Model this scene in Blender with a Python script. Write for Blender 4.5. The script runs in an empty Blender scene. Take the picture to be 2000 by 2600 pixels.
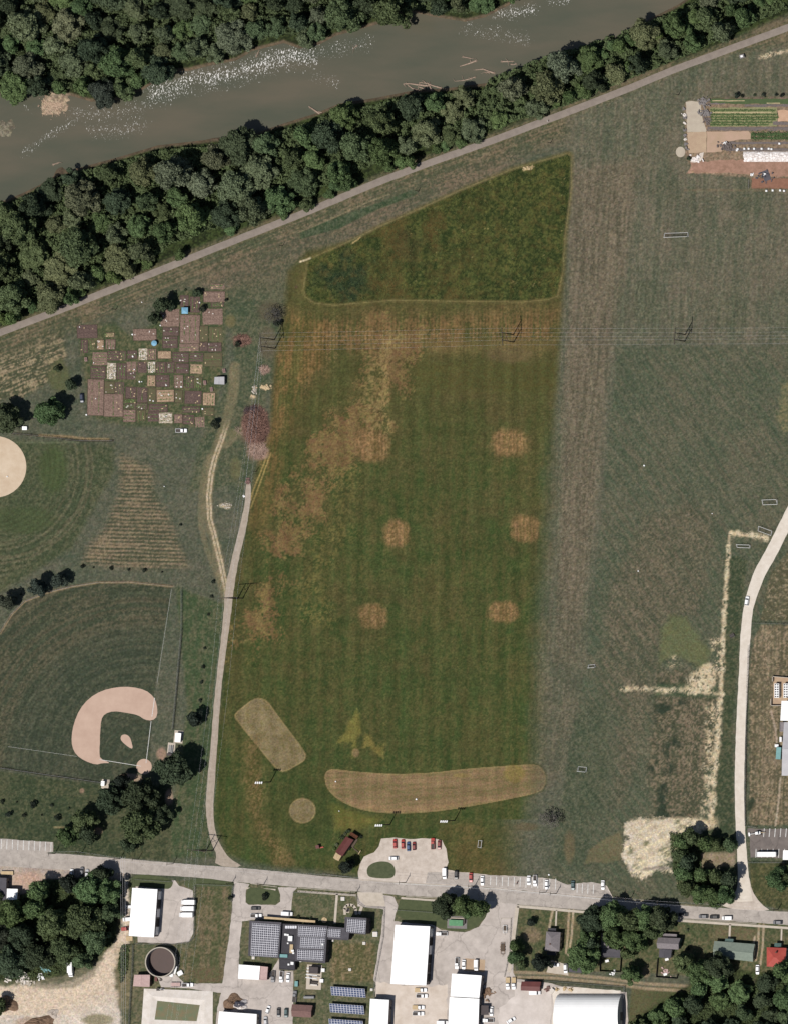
import bpy, bmesh, math, random
import numpy as np
from mathutils import Vector, Matrix
from mathutils.geometry import tessellate_polygon
# ---------------------------------------------------------------- camera, world, sun
SC = bpy.context.scene
COL = SC.collection
H = 4000.0                      # flying height over the fields (m)
CX, CY = 1300.0, -120.0         # the aircraft is east of the fields: tall things lean west
cam_d = bpy.data.cameras.new('camera'); cam = bpy.data.objects.new('camera', cam_d); COL.objects.link(cam)
cam.location = (CX, CY, H); cam.rotation_euler = (0, 0, 0)
cam_d.sensor_fit = 'HORIZONTAL'; cam_d.sensor_width = 36; cam_d.lens = 36*H/400.0
cam_d.shift_x = -CX/400.0; cam_d.shift_y = -CY/400.0
cam_d.clip_start = 100; cam_d.clip_end = 30000
SC.camera = cam
SUN_EL = 67.0; SUN_AZ = 208.0   # degrees, azimuth clockwise from north
wd = bpy.data.worlds.new('World'); SC.world = wd; wd.use_nodes = True
nt = wd.node_tree; sky = nt.nodes.new('ShaderNodeTexSky'); sky.sky_type = 'NISHITA'; sky.sun_disc = False
sky.sun_elevation = math.radians(SUN_EL); sky.sun_rotation = math.radians(SUN_AZ)
nt.links.new(sky.outputs[0], nt.nodes['Background'].inputs[0]); nt.nodes['Background'].inputs[1].default_value = 0.06
sd = bpy.data.lights.new('sun', 'SUN'); sd.energy = 4.6; sd.angle = math.radians(0.6); sd.color = (1.0, 0.955, 0.9)
sun = bpy.data.objects.new('sun', sd); COL.objects.link(sun)
_a, _e = math.radians(SUN_AZ), math.radians(SUN_EL)
sdir = Vector((math.sin(_a)*math.cos(_e), math.cos(_a)*math.cos(_e), math.sin(_e)))
sun.rotation_euler = sdir.to_track_quat('Z', 'Y').to_euler(); sun.location = (0, 0, 300)
SC.view_settings.view_transform = 'Standard'; SC.view_settings.look = 'None'
SC.view_settings.exposure = 0.0; SC.view_settings.gamma = 1.0
SC.cycles.max_bounces = 4; SC.cycles.diffuse_bounces = 2; SC.cycles.use_denoising = True
K = 1.62                        # sunlit white in scene-linear: albedo = seen colour / K
R = random.Random(7)
# ---------------------------------------------------------------- coordinates
S = 0.2                         # metres per photo pixel on the ground
def W(px, py, h=0.0):
    """ground plan position (m) of a point surveyed at height h"""
    x = (px-1000)*S; y = (1300-py)*S
    return (x+(CX-x)*h/H, y+(CY-y)*h/H)
TA, TB = W(-400, 1003), W(2400, -85)
def trail_y(px):                # trail centreline in photo px
    xs = [-500, 0, 168, 321, 446, 607, 786, 964, 1100, 1250, 1446, 1600, 1708, 2000, 2500]
    ys = [1036, 845, 782, 721, 671, 607, 536, 461, 410, 357, 283, 223, 178, 70, -120]
    return np.interp(px, xs, ys)
def gz(px, py, sb=None):
    """ground height (m) in photo coordinates, numpy friendly"""
    d = (py-trail_y(px))*0.93*S
    z = 1.3*np.exp(-(d/6.0)**2)
    rr = river_sd(px, py)
    return z-2.6*np.clip(rr/22.0+0.25, 0, 1)
NB = [(-400, 330), (-200, 262), (0, 235), (60, 228), (95, 240), (180, 242), (230, 257), (300, 252), (360, 228), (430, 182), (480, 178), (520, 168), (600, 152), (640, 128),
      (720, 108), (760, 122), (810, 112), (850, 90), (900, 76), (1000, 48), (1050, 30), (1095, 40), (1180, 54), (1230, 42), (1290, 12), (1330, -30), (1450, -90), (1700, -200)]
SB = [(-400, 650), (-200, 590), (0, 512), (60, 488), (100, 468), (150, 438), (200, 425), (300, 398), (400, 368), (540, 352), (620, 347), (720, 312), (800, 287), (860, 262), (960, 246), (1050, 228),
      (1140, 222), (1260, 206), (1330, 170), (1400, 135), (1530, 118), (1600, 82), (1650, 45), (1720, 10), (1780, -30), (1900, -100), (2200, -260)]
def river_sd(px, py):           # >0 inside the river (px)
    nb = np.interp(px, [p[0] for p in NB], [p[1] for p in NB]); sb = np.interp(px, [p[0] for p in SB], [p[1] for p in SB])
    return np.minimum(py-nb, sb-py)*0.9
# ---------------------------------------------------------------- noise (numpy)
def _h(ix, iy, seed):
    n = (ix.astype(np.int64)*374761393+iy.astype(np.int64)*668265263+seed*1442695041) & 0xffffffff
    n = ((n ^ (n >> 13))*1274126177) & 0xffffffff
    n = (n ^ (n >> 16)) & 0xffff
    return (n/65535.0).astype(np.float32)
def vn(u, v, seed=0):
    iu = np.floor(u); iv = np.floor(v); fu = (u-iu).astype(np.float32); fv = (v-iv).astype(np.float32)
    fu = fu*fu*(3-2*fu); fv = fv*fv*(3-2*fv)
    a = _h(iu, iv, seed); b = _h(iu+1, iv, seed); c = _h(iu, iv+1, seed); d = _h(iu+1, iv+1, seed)
    return (a+(b-a)*fu)*(1-fv)+(c+(d-c)*fu)*fv
def fbm(u, v, s, o=3, seed=0):
    r = 0; a = 1; t = 0
    for i in range(o):
        r = r+a*vn(u/s*(2**i), v/s*(2**i), seed+i*17); t += a; a *= 0.55
    return r/t
def sst(a, b, x):
    t = np.clip((x-a)/(b-a), 0, 1); return t*t*(3-2*t)
def lin(c):
    c = np.array(c, dtype=np.float32)/255.0
    return np.where(c < 0.04045, c/12.92, ((c+0.055)/1.055)**2.4)
def alb(r, g, b, k=None):
    return tuple(float(min(x, .92)) for x in lin((r, g, b))/(k or K))
# ---------------------------------------------------------------- materials
MATS = {}
def mat(name, c1, c2=None, scale=0.5, rough=0.85, spread=0.25, metal=0.0, crack=None, bump=0.0, objcol=False, spec=0.3):
    if name in MATS: return MATS[name]
    m = bpy.data.materials.new(name); m.use_nodes = True; n = m.node_tree.nodes; l = m.node_tree.links
    b = n['Principled BSDF']; b.inputs['Roughness'].default_value = rough; b.inputs['Metallic'].default_value = metal
    b.inputs['Specular IOR Level'].default_value = spec
    if c2 is None: c2 = tuple(x*(1-spread) for x in c1)
    tc = n.new('ShaderNodeNewGeometry')
    no = n.new('ShaderNodeTexNoise'); no.inputs['Scale'].default_value = scale; no.inputs['Detail'].default_value = 6; no.inputs['Roughness'].default_value = 0.7
    l.new(tc.outputs['Position'], no.inputs['Vector'])
    cr = n.new('ShaderNodeValToRGB'); cr.color_ramp.elements[0].position = 0.33; cr.color_ramp.elements[1].position = 0.67
    cr.color_ramp.elements[0].color = (*c2, 1); cr.color_ramp.elements[1].color = (*c1, 1)
    l.new(no.outputs['Fac'], cr.inputs['Fac']); out = cr.outputs['Color']
    if crack:
        vo = n.new('ShaderNodeTexVoronoi'); vo.feature = 'DISTANCE_TO_EDGE'; vo.inputs['Scale'].default_value = crack
        n2 = n.new('ShaderNodeTexNoise'); n2.inputs['Scale'].default_value = 0.4; n2.inputs['Detail'].default_value = 4
        l.new(tc.outputs['Position'], n2.inputs['Vector'])
        mx0 = n.new('ShaderNodeVectorMath'); mx0.operation = 'MULTIPLY_ADD'; mx0.inputs[1].default_value = (4, 4, 0)
        l.new(n2.outputs['Color'], mx0.inputs[0]); l.new(tc.outputs['Position'], mx0.inputs[2]); l.new(mx0.outputs[0], vo.inputs['Vector'])
        r2 = n.new('ShaderNodeMapRange'); r2.inputs[1].default_value = 0.0; r2.inputs[2].default_value = 0.02; r2.inputs[3].default_value = 0.72; r2.inputs[4].default_value = 1.0
        l.new(vo.outputs['Distance'], r2.inputs[0])
        mm = n.new('ShaderNodeVectorMath'); mm.operation = 'SCALE'; l.new(out, mm.inputs[0]); l.new(r2.outputs[0], mm.inputs['Scale']); out = mm.outputs[0]
    if objcol:
        oi = n.new('ShaderNodeObjectInfo'); mm = n.new('ShaderNodeVectorMath'); mm.operation = 'MULTIPLY'
        l.new(out, mm.inputs[0]); l.new(oi.outputs['Color'], mm.inputs[1]); out = mm.outputs[0]
    l.new(out, b.inputs['Base Color'])
    if bump:
        bp = n.new('ShaderNodeBump'); bp.inputs['Strength'].default_value = bump; bp.inputs['Distance'].default_value = 0.3
        l.new(no.outputs['Fac'], bp.inputs['Height']); l.new(bp.outputs[0], b.inputs['Normal'])
    MATS[name] = m; return m
M = dict(
 street=mat('weathered_concrete_street', alb(206, 196, 186), alb(174, 165, 157), 0.25, 0.9, crack=0.16),
 asphalt=mat('worn_asphalt', alb(140, 130, 124), alb(116, 108, 104), 0.2, 0.9, crack=0.1),
 trail=mat('asphalt_trail', alb(162, 150, 139), alb(142, 131, 122), 0.3, 0.9),
 drive=mat('gravel_drive', alb(196, 182, 166), alb(170, 156, 140), 0.5, 0.95),
 gravel=mat('pale_gravel', alb(230, 217, 204), alb(198, 184, 170), 0.3, 0.95),
 groad=mat('white_gravel', alb(246, 236, 222), alb(226, 214, 198), 0.3, 0.95),
 yard=mat('concrete_yard', alb(222, 211, 202), alb(186, 176, 168), 0.15, 0.95, crack=0.07),
 wgravel=mat('white_lime_gravel', alb(246, 238, 226), alb(222, 208, 194), 0.2, 0.95),
 conc=mat('pale_concrete', alb(222, 210, 194), alb(200, 188, 172), 0.4, 0.9),
 wconc=mat('bright_concrete', alb(252, 244, 236), alb(232, 222, 210), 0.3, 0.9),
 kerb=mat('kerb_concrete', alb(205, 195, 180), None, 0.8, 0.9),
 paint=mat('white_line_paint', (0.62, 0.62, 0.6), (0.35, 0.34, 0.32), 1.5, 0.7),
 clay=mat('infield_clay', alb(219, 190, 170), alb(203, 173, 154), 0.12, 0.95),
 clay2=mat('pale_infield_dirt', alb(232, 212, 186), alb(214, 190, 162), 0.15, 0.95),
 wroof=mat('white_roof_coating', (0.88, 0.88, 0.87), (0.82, 0.82, 0.81), 0.15, 0.6),
 wwall=mat('white_wall_panel', (0.55, 0.55, 0.54), (0.45, 0.45, 0.44), 0.5, 0.7),
 groof=mat('grey_roof_membrane', alb(100, 97, 104), alb(84, 82, 88), 0.4, 0.8),
 droof=mat('dark_roof_membrane', alb(78, 76, 82), alb(64, 62, 67), 0.5, 0.8),
 shingle=mat('grey_shingle', alb(158, 150, 152), alb(134, 128, 130), 1.2, 0.9),
 lgroof=mat('light_grey_metal_roof', alb(204, 202, 204), alb(184, 182, 186), 0.2, 0.5),
 pink=mat('pink_tile_roof', alb(222, 192, 186), alb(200, 170, 164), 0.8, 0.9),
 maroon=mat('maroon_metal_roof', alb(124, 72, 68), alb(108, 62, 60), 0.4, 0.6),
 brownroof=mat('brown_shingle_roof', alb(146, 114, 108), alb(126, 98, 92), 0.8, 0.9),
 red=mat('red_metal_roof', alb(204, 96, 84), alb(184, 82, 72), 0.3, 0.6),
 green=mat('green_shingle_roof', alb(152, 164, 150), alb(134, 146, 134), 0.8, 0.85),
 teal=mat('teal_metal_roof', alb(96, 122, 116), None, 0.8, 0.7),
 gwall=mat('grey_block_wall', alb(150, 144, 142), None, 0.6, 0.85),
 dwall=mat('dark_wall', alb(96, 88, 88), None, 0.6, 0.85),
 brick=mat('brown_brick_wall', alb(120, 92, 80), None, 1.5, 0.9),
 cream=mat('cream_siding', alb(214, 204, 188), None, 0.6, 0.8),
 glass=mat('dark_window_glass', (0.02, 0.024, 0.03), (0.015, 0.018, 0.022), 1, 0.12, spec=0.5),
 metal=mat('galvanised_metal', (0.24, 0.24, 0.24), None, 2, 0.6),
 steel=mat('dark_weathered_steel', (0.06, 0.05, 0.045), None, 2, 0.7),
 white=mat('white_enamel', (0.72, 0.72, 0.71), None, 1, 0.4, spread=0.1),
 black=mat('black_rubber', (0.015, 0.015, 0.016), None, 3, 0.8),
 wood=mat('weathered_pole_wood', (0.06, 0.05, 0.04), (0.04, 0.032, 0.026), 2, 0.9),
 timber=mat('bed_edging_timber', alb(112, 98, 84), alb(92, 80, 68), 1.5, 0.9),
 tan=mat('tan_boards', alb(226, 202, 162), alb(206, 180, 140), 0.8, 0.8),
 drift=mat('bleached_driftwood', alb(204, 180, 160), alb(150, 128, 112), 1.2, 0.9),
 bark=mat('tree_bark', (0.07, 0.055, 0.042), (0.045, 0.035, 0.028), 3, 0.95),
 tealc=mat('teal_container_paint', alb(128, 184, 184), None, 0.8, 0.5),
 blue=mat('pale_blue_plastic', alb(140, 196, 226), None, 0.8, 0.5, spread=0.08),
 cloth=mat('painted_shell', (0.9, 0.9, 0.9), (0.82, 0.82, 0.82), 1, 0.35, objcol=True, spec=0.5),
 panel=mat('solar_cells', alb(84, 84, 96), alb(72, 72, 84), 1.2, 0.25, spec=0.5),
 panel2=mat('blue_solar_cells', alb(92, 104, 136), alb(78, 88, 118), 1.2, 0.25, spec=0.5),
 backing=mat('panel_frame_aluminium', (0.62, 0.62, 0.66), None, 1, 0.4),
 sludge=mat('brown_tank_liquid', alb(92, 72, 66), alb(84, 66, 60), 0.2, 0.35),
 soilD=mat('dark_bed_soil', alb(126, 104, 96), alb(78, 64, 60), 1.6, 0.95),
 soilB=mat('brown_bed_soil', alb(166, 140, 126), alb(104, 84, 74), 1.5, 0.95),
 soilT=mat('tan_mulched_soil', alb(206, 178, 148), alb(136, 110, 90), 1.5, 0.95),
 soilS=mat('straw_and_board_mulch', alb(240, 228, 204), alb(120, 98, 78), 0.9, 0.95),
 soilG=mat('weedy_bed_soil', alb(104, 110, 76), alb(106, 88, 70), 1.0, 0.95),
 mulch=mat('grey_plastic_mulch', alb(132, 122, 118), alb(104, 94, 90), 1.0, 0.8),
 redsoil=mat('reddish_bare_soil', alb(188, 148, 128), alb(150, 118, 98), 0.35, 0.95),
 tansoil=mat('tan_bare_soil', alb(206, 182, 152), alb(186, 158, 134), 0.2, 0.95),
 pad=mat('crushed_stone_pad', alb(208, 196, 176), alb(194, 180, 162), 0.3, 0.95),
 fabric=mat('white_row_cover', (0.85, 0.82, 0.8), alb(190, 172, 160), 1.1, 0.7),
 earth=mat('brown_spoil_earth', alb(160, 132, 108), alb(126, 102, 84), 0.7, 0.95, bump=0.4),
 straw=mat('straw', alb(226, 208, 166), alb(186, 166, 128), 1.0, 0.95),
)
def leafmat(name, c1, c2):
    m = bpy.data.materials.new(name); m.use_nodes = True; n = m.node_tree.nodes; l = m.node_tree.links
    b = n['Principled BSDF']; b.inputs['Roughness'].default_value = 0.75; b.inputs['Specular IOR Level'].default_value = 0.15
    g = n.new('ShaderNodeNewGeometry'); no = n.new('ShaderNodeTexNoise'); no.inputs['Scale'].default_value = 0.45; no.inputs['Detail'].default_value = 5; no.inputs['Roughness'].default_value = 0.75
    l.new(g.outputs['Position'], no.inputs['Vector'])
    cr = n.new('ShaderNodeValToRGB'); cr.color_ramp.elements[0].position = 0.36; cr.color_ramp.elements[1].position = 0.64
    cr.color_ramp.elements[0].color = (*c2, 1); cr.color_ramp.elements[1].color = (*c1, 1)
    l.new(no.outputs['Fac'], cr.inputs['Fac'])
    oi = n.new('ShaderNodeObjectInfo'); mm = n.new('ShaderNodeVectorMath'); mm.operation = 'MULTIPLY'
    l.new(cr.outputs['Color'], mm.inputs[0]); l.new(oi.outputs['Color'], mm.inputs[1])
    l.new(mm.outputs[0], b.inputs['Base Color'])
    tr = n.new('ShaderNodeBsdfTranslucent'); l.new(mm.outputs[0], tr.inputs['Color'])
    mx = n.new('ShaderNodeMixShader'); mx.inputs[0].default_value = 0.18
    l.new(b.outputs[0], mx.inputs[1]); l.new(tr.outputs[0], mx.inputs[2]); l.new(mx.outputs[0], n['Material Output'].inputs['Surface'])
    return m
LEAF = leafmat('foliage', (0.185, 0.206, 0.126), (0.085, 0.10, 0.06))
# ---------------------------------------------------------------- object helpers
def link(o, parent=None):
    COL.objects.link(o)
    if parent is not None: o.parent = parent
    return o
def tag(o, label=None, cat=None, group=None, kind=None):
    if label: o['label'] = label
    if cat: o['category'] = cat
    if group: o['group'] = group
    if kind: o['kind'] = kind
    return o
def thing(name, label, cat, loc=(0, 0, 0), rz=0.0, group=None):
    o = bpy.data.objects.new(name, None); o.empty_display_size = 0.3; COL.objects.link(o)
    o.location = loc; o.rotation_euler = (0, 0, rz); return tag(o, label, cat, group)
class MB:
    """collects vertices and faces, then links them as one mesh object"""
    def __init__(s): s.v = []; s.f = []
    def add(s, vs, fs):
        k = len(s.v); s.v += [tuple(map(float, p)) for p in vs]; s.f += [tuple(i+k for i in f) for f in fs]; return s
    def box(s, cx, cy, z0, lx, ly, lz, rz=0.0, top=1.0):
        c, sn = math.cos(rz), math.sin(rz); vs = []
        for z, t in ((z0, 1), (z0+lz, top)):
            for a, b in ((-1, -1), (1, -1), (1, 1), (-1, 1)):
                x, y = a*lx/2*t, b*ly/2*t; vs.append((cx+x*c-y*sn, cy+x*sn+y*c, z))
        return s.add(vs, [(3, 2, 1, 0), (4, 5, 6, 7), (0, 1, 5, 4), (1, 2, 6, 5), (2, 3, 7, 6), (3, 0, 4, 7)])
    def prism(s, pts, z0, z1, shrink=None):
        n = len(pts); p2 = shrink or pts
        return s.add([(p[0], p[1], z0) for p in pts]+[(p[0], p[1], z1) for p in p2],
                     [tuple(range(n-1, -1, -1)), tuple(range(n, 2*n))]+[(i, (i+1) % n, (i+1) % n+n, i+n) for i in range(n)])
    def tube(s, pts, rads, n=6):
        pts = [Vector(p) for p in pts]; vs = []
        if not hasattr(rads, '__len__'): rads = [rads]*len(pts)
        for i, p in enumerate(pts):
            d = (pts[min(i+1, len(pts)-1)]-pts[max(i-1, 0)]).normalized()
            a = d.orthogonal().normalized(); b = d.cross(a)
            for k in range(n):
                t = 2*math.pi*k/n; q = p+(a*math.cos(t)+b*math.sin(t))*rads[i]; vs.append(tuple(q))
        fs = [(i*n+k, i*n+(k+1) % n, (i+1)*n+(k+1) % n, (i+1)*n+k) for i in range(len(pts)-1) for k in range(n)]
        fs += [tuple(range(n-1, -1, -1)), tuple(range((len(pts)-1)*n, len(pts)*n))]
        return s.add(vs, fs)
    def cyl(s, x, y, z0, z1, r, n=16, r2=None):
        r2 = r if r2 is None else r2
        return s.prism([(x+r*math.cos(2*math.pi*k/n), y+r*math.sin(2*math.pi*k/n)) for k in range(n)], z0, z1,
                       [(x+r2*math.cos(2*math.pi*k/n), y+r2*math.sin(2*math.pi*k/n)) for k in range(n)])
    def ball(s, x, y, z, r, n=8, sq=1.0):
        vs = []; fs = []
        m = n//2
        for i in range(m+1):
            ph = math.pi*i/m-math.pi/2
            for k in range(n):
                t = 2*math.pi*k/n; vs.append((x+r*math.cos(ph)*math.cos(t), y+r*math.cos(ph)*math.sin(t), z+r*sq*math.sin(ph)))
        for i in range(m):
            for k in range(n): fs.append((i*n+k, i*n+(k+1) % n, (i+1)*n+(k+1) % n, (i+1)*n+k))
        return s.add(vs, fs)
    def mesh(s, name, m):
        me = bpy.data.meshes.new(name); me.from_pydata(s.v, [], s.f); me.materials.append(m); me.update(); return me
    def build(s, name, m, parent=None, **kw):
        o = bpy.data.objects.new(name, s.mesh(name, m)); link(o, parent); return tag(o, **kw) if kw else o
def jitter_poly(pts, step=2.0, amp=0.25, rnd=R):
    out = []
    n = len(pts)
    for i in range(n):
        a = Vector(pts[i]); b = Vector(pts[(i+1) % n]); L = (b-a).length; k = max(1, int(L/step))
        for j in range(k):
            p = a.lerp(b, j/k)
            if j: p = p+Vector((rnd.uniform(-amp, amp), rnd.uniform(-amp, amp)))
            out.append((p.x, p.y))
    return out
def chaikin(pts, k=2, closed=True):
    for _ in range(k):
        out = []; n = len(pts)
        if not closed: out.append(pts[0])
        for i in range(n if closed else n-1):
            a = pts[i]; b = pts[(i+1) % n]
            out += [(a[0]*.75+b[0]*.25, a[1]*.75+b[1]*.25), (a[0]*.25+b[0]*.75, a[1]*.25+b[1]*.75)]
        if not closed: out.append(pts[-1])
        pts = out
    return pts
def sheet(name, px, z, m, smooth=0, jit=0.2, label=None, hole=None):
    """flat paved or bare area given by its outline in survey pixels"""
    if smooth: px = chaikin(px, smooth)
    pts = [W(*p) for p in px]
    if jit: pts = jitter_poly(pts, 2.0, jit)
    bm = bmesh.new(); vs = [bm.verts.new((p[0], p[1], z)) for p in pts]
    for tr_ in tessellate_polygon([[Vector((p[0], p[1], 0)) for p in pts]]):
        try: bm.faces.new([vs[i] for i in tr_])
        except ValueError: pass
    bm.normal_update()
    for f in bm.faces:
        if f.normal.z < 0: f.normal_flip()
    me = bpy.data.meshes.new(name); bm.to_mesh(me); bm.free(); me.materials.append(m)
    return tag(link(bpy.data.objects.new(name, me)), label=label, kind='structure')
def strip(name, cl, m, z=0.03, follow=False, jit=0.0, label=None, kind='structure'):
    """road strip: centreline points (px, py, width px)"""
    dense = []
    for i in range(len(cl)-1):
        a, b = cl[i], cl[i+1]; L = math.hypot(b[0]-a[0], b[1]-a[1]); k = max(1, int(L/12))
        for j in range(k):
            t = j/k; dense.append([a[q]*(1-t)+b[q]*t for q in range(3)])
    dense.append(list(cl[-1]))
    for _ in range(3):
        dense = [dense[0]]+[[(dense[i-1][q]+2*dense[i][q]+dense[i+1][q])/4 for q in range(3)] for i in range(1, len(dense)-1)]+[dense[-1]]
    vs = []; n = len(dense); cross = (-1, -.5, 0, .5, 1) if follow else (-1, 1)
    for i, p in enumerate(dense):
        a = dense[max(i-1, 0)]; b = dense[min(i+1, n-1)]; dx, dy = b[0]-a[0], b[1]-a[1]; L = math.hypot(dx, dy) or 1
        nx, ny = -dy/L, dx/L
        for c in cross:
            w = p[2]/2*c+(R.uniform(-jit, jit) if abs(c) == 1 else 0)
            q = (p[0]+nx*w, p[1]+ny*w); zz = z+(float(gz(q[0], q[1])) if follow else 0)
            x, y = W(*q); vs.append((x, y, zz))
    c = len(cross)
    fs = [(i*c+j, i*c+j+1, (i+1)*c+j+1, (i+1)*c+j) for i in range(n-1) for j in range(c-1)]
    o = MB().add(vs, fs).build(name, m); tag(o, label=label, kind=kind); return o
# ---------------------------------------------------------------- ground sheet (one grid to the horizon, soil and grass colours as an attribute)
def axis(lo, hi, st, far):
    c = np.arange(lo, hi+st/2, st); g = []; d = st; x = hi
    while x < far: d *= 1.5; x += d; g.append(x)
    g = np.array(g); return np.concatenate([-(g-hi)[::-1]+lo, c, g])
gx = axis(-207, 207, 0.5, 9000); gy = axis(-268, 268, 0.5, 9000)
X, Y = np.meshgrid(gx, gy); X = X.ravel(); Y = Y.ravel()
U = (X/S+1000).astype(np.float32); V = (1300-Y/S).astype(np.float32)
def psd(poly, pad=30):
    """signed distance (px, inside positive) near a polygon; far away = -pad"""
    p = np.array(poly, dtype=np.float32); out = np.full(U.shape, -float(pad), np.float32)
    m = (U > p[:, 0].min()-pad) & (U < p[:, 0].max()+pad) & (V > p[:, 1].min()-pad) & (V < p[:, 1].max()+pad)
    u = U[m]; v = V[m]; d = np.full(u.shape, 1e9, np.float32); ins = np.zeros(u.shape, bool); n = len(p)
    for i in range(n):
        ax, ay = p[i]; bx, by = p[(i+1) % n]; ex, ey = bx-ax, by-ay
        t = np.clip(((u-ax)*ex+(v-ay)*ey)/(ex*ex+ey*ey+1e-9), 0, 1)
        d = np.minimum(d, (u-ax-ex*t)**2+(v-ay-ey*t)**2)
        if ay != by:
            c = ((ay > v) != (by > v)) & (u < ex*(v-ay)/ey+ax); ins ^= c
    d = np.sqrt(d); out[m] = np.where(ins, d, -d); return out
def lsd(line, pad=60):
    """distance (px) to a polyline"""
    p = np.array(line, dtype=np.float32); out = np.full(U.shape, 1e4, np.float32)
    m = (U > p[:, 0].min()-pad) & (U < p[:, 0].max()+pad) & (V > p[:, 1].min()-pad) & (V < p[:, 1].max()+pad)
    u = U[m]; v = V[m]; d = np.full(u.shape, 1e9, np.float32)
    for i in range(len(p)-1):
        ax, ay = p[i]; bx, by = p[i+1]; ex, ey = bx-ax, by-ay
        t = np.clip(((u-ax)*ex+(v-ay)*ey)/(ex*ex+ey*ey+1e-9), 0, 1); d = np.minimum(d, (u-ax-ex*t)**2+(v-ay-ey*t)**2)
    out[m] = np.sqrt(d); return out
nf = vn(U/2.6, V/2.6, 1); nf2 = vn(U/4.5, V/4.5, 2); nm = fbm(U, V, 14, 3, 3); nl = fbm(U, V, 60, 3, 4); nx_ = fbm(U, V, 170, 3, 5); nb = fbm(U, V, 26, 4, 6)
spk = (nf-.5)*.85+(nf2-.5)*.8
wu = (fbm(U, V, 40, 2, 8)-.5)*20; nf3 = vn(U/9, V/9, 12)
def stripes(ang, w, seed, cut=0.5):
    """mower or plough rows: ang = direction across the rows (deg)"""
    a = math.radians(ang); t = U*math.cos(a)+V*math.sin(a)+wu*0.25; s = -U*math.sin(a)+V*math.cos(a)
    return 0.6*vn(t/w, s/90, seed)+0.4*vn(t/(w*.5), s/26, seed+3)
def rowp(ang, per, seed=0):
    """regular mower or combine rows with wandering contrast"""
    a = math.radians(ang); t = U*math.cos(a)+V*math.sin(a)+wu*.35; s = -U*math.sin(a)+V*math.cos(a)
    return (np.sin(t*math.tau/per)+.5*np.sin(t*math.tau/(per*2.3)+1))*.5*(vn(t/per/3, s/60, 900+seed)*.9+.1)
C = np.zeros((U.size, 3), np.float32)
def lay(mask, a, b=None, pat=None):
    global C
    mask = np.clip(mask, 0, 1)[:, None]; A = lin(a)
    if b is not None: A = A+(lin(b)-A)*np.clip(pat, 0, 1)[:, None]
    C = C+(A-C)*mask
def con(x, k=2.2, c=0.5): return np.clip((x-c)*k+.5, 0, 1)
# base meadow
LR = np.zeros_like(U)
lay(np.ones_like(U), (84, 92, 74), (102, 101, 84), con(nl*.6+nm*.4+spk*.35, 2.0))
# ---- land north of the river and the far edges
# ---- left part: lawns and ball fields
lay(sst(0, 20, psd([(-300, 1090), (300, 1120), (300, 1200), (190, 1400), (60, 1480), (-300, 1700)])), (74, 84, 60), (92, 94, 70), con(nl*.5+stripes(35, 9, 31)*.5+spk*.5, 2.6))
m = sst(-4, 10, psd([(-300, 940), (-300, 905), (0, 868), (155, 800), (172, 900), (140, 965), (60, 1010), (-300, 1060)]))
lay(m*.9, (82, 86, 64), (156, 140, 112), con(rowp(69, 8, 5)*.4+stripes(69, 5, 32)+spk*.7+(nm-.5)*.8, 2.4, .56))
m = sst(-12, 16, psd([(305, 1150), (385, 1185), (400, 1260), (440, 1330), (480, 1440), (400, 1450), (205, 1432), (222, 1390), (265, 1340), (300, 1250)]))
tr_ = np.sin((V-(U-300)*.03+wu*.2)*math.tau/9.5)
lay(m*.95, (82, 86, 66), (138, 122, 98), con(.46+tr_*.30+(stripes(88, 4.5, 33)-.5)*.8+spk*.4+(nl-.5)*.8, 1.7)); LR += m*tr_*.05
m = sst(0, 12, psd([(-300, 1100), (150, 1120), (250, 1125), (240, 1300), (140, 1400), (0, 1480), (-300, 1500)]))
rr = np.hypot(U+12, V-1185)
lay(m*.5*sst(160, 220, rr), (70, 80, 58), (112, 106, 84), con(vn(rr/6, nl*3, 41)+spk*.4+(nm-.5)*.3, 2.4, .6)); LR += m*np.sin(rr*math.tau/13+wu*.2)*.07*sst(110, 150, rr)
ofp = [(-200, 1800), (-60, 1700), (0, 1612), (30, 1562), (62, 1530), (115, 1508), (180, 1492), (250, 1480), (330, 1479), (437, 1490), (395, 1738), (380, 1960), (290, 1986), (0, 1948), (-300, 1900)]
m = sst(-1, 3, psd(ofp)); rr = np.hypot(U-366, V-1947)
lay(m, (68, 76, 60), (86, 88, 70), con(nl*.5+nm*.3+spk*.4+(vn(rr/6, nx_*4, 42)-.5)*.5, 2.0)); LR += m*(np.sin(rr*math.tau/11+wu*.25)*.05+.03*np.sin(rr*math.tau/27))*sst(150, 260, rr)
lay(m*sst(320, 380, rr)*.32, (72, 78, 58), (112, 100, 78), con(vn(rr/5, nx_*4, 43)+spk*.5, 3, .6))
lay(sst(-2, 6, psd([(-300, 1905), (0, 1956), (290, 1995), (440, 1990), (440, 2190), (-300, 2130)])), (64, 76, 54), (88, 90, 66), con(nl*.5+nm*.4+spk*.5, 2.4))
lay(sst(0, 12, psd([(440, 1480), (575, 1530), (552, 1770), (528, 2050), (550, 2185), (420, 2185), (440, 1990), (470, 1800)])), (72, 88, 60), (98, 98, 74), con(stripes(5, 8, 35)*.5+nm*.5+spk*.4, 2.6, .58))
lay(sst(0, 14, psd([(590, 1240), (470, 1260), (500, 1120), (560, 1000), (590, 900), (560, 740), (700, 640), (770, 640), (720, 800), (660, 1160), (610, 1280)])), (76, 88, 66), (100, 100, 78), con(nl*.6+nm*.4+spk*.5, 2.6))
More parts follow.
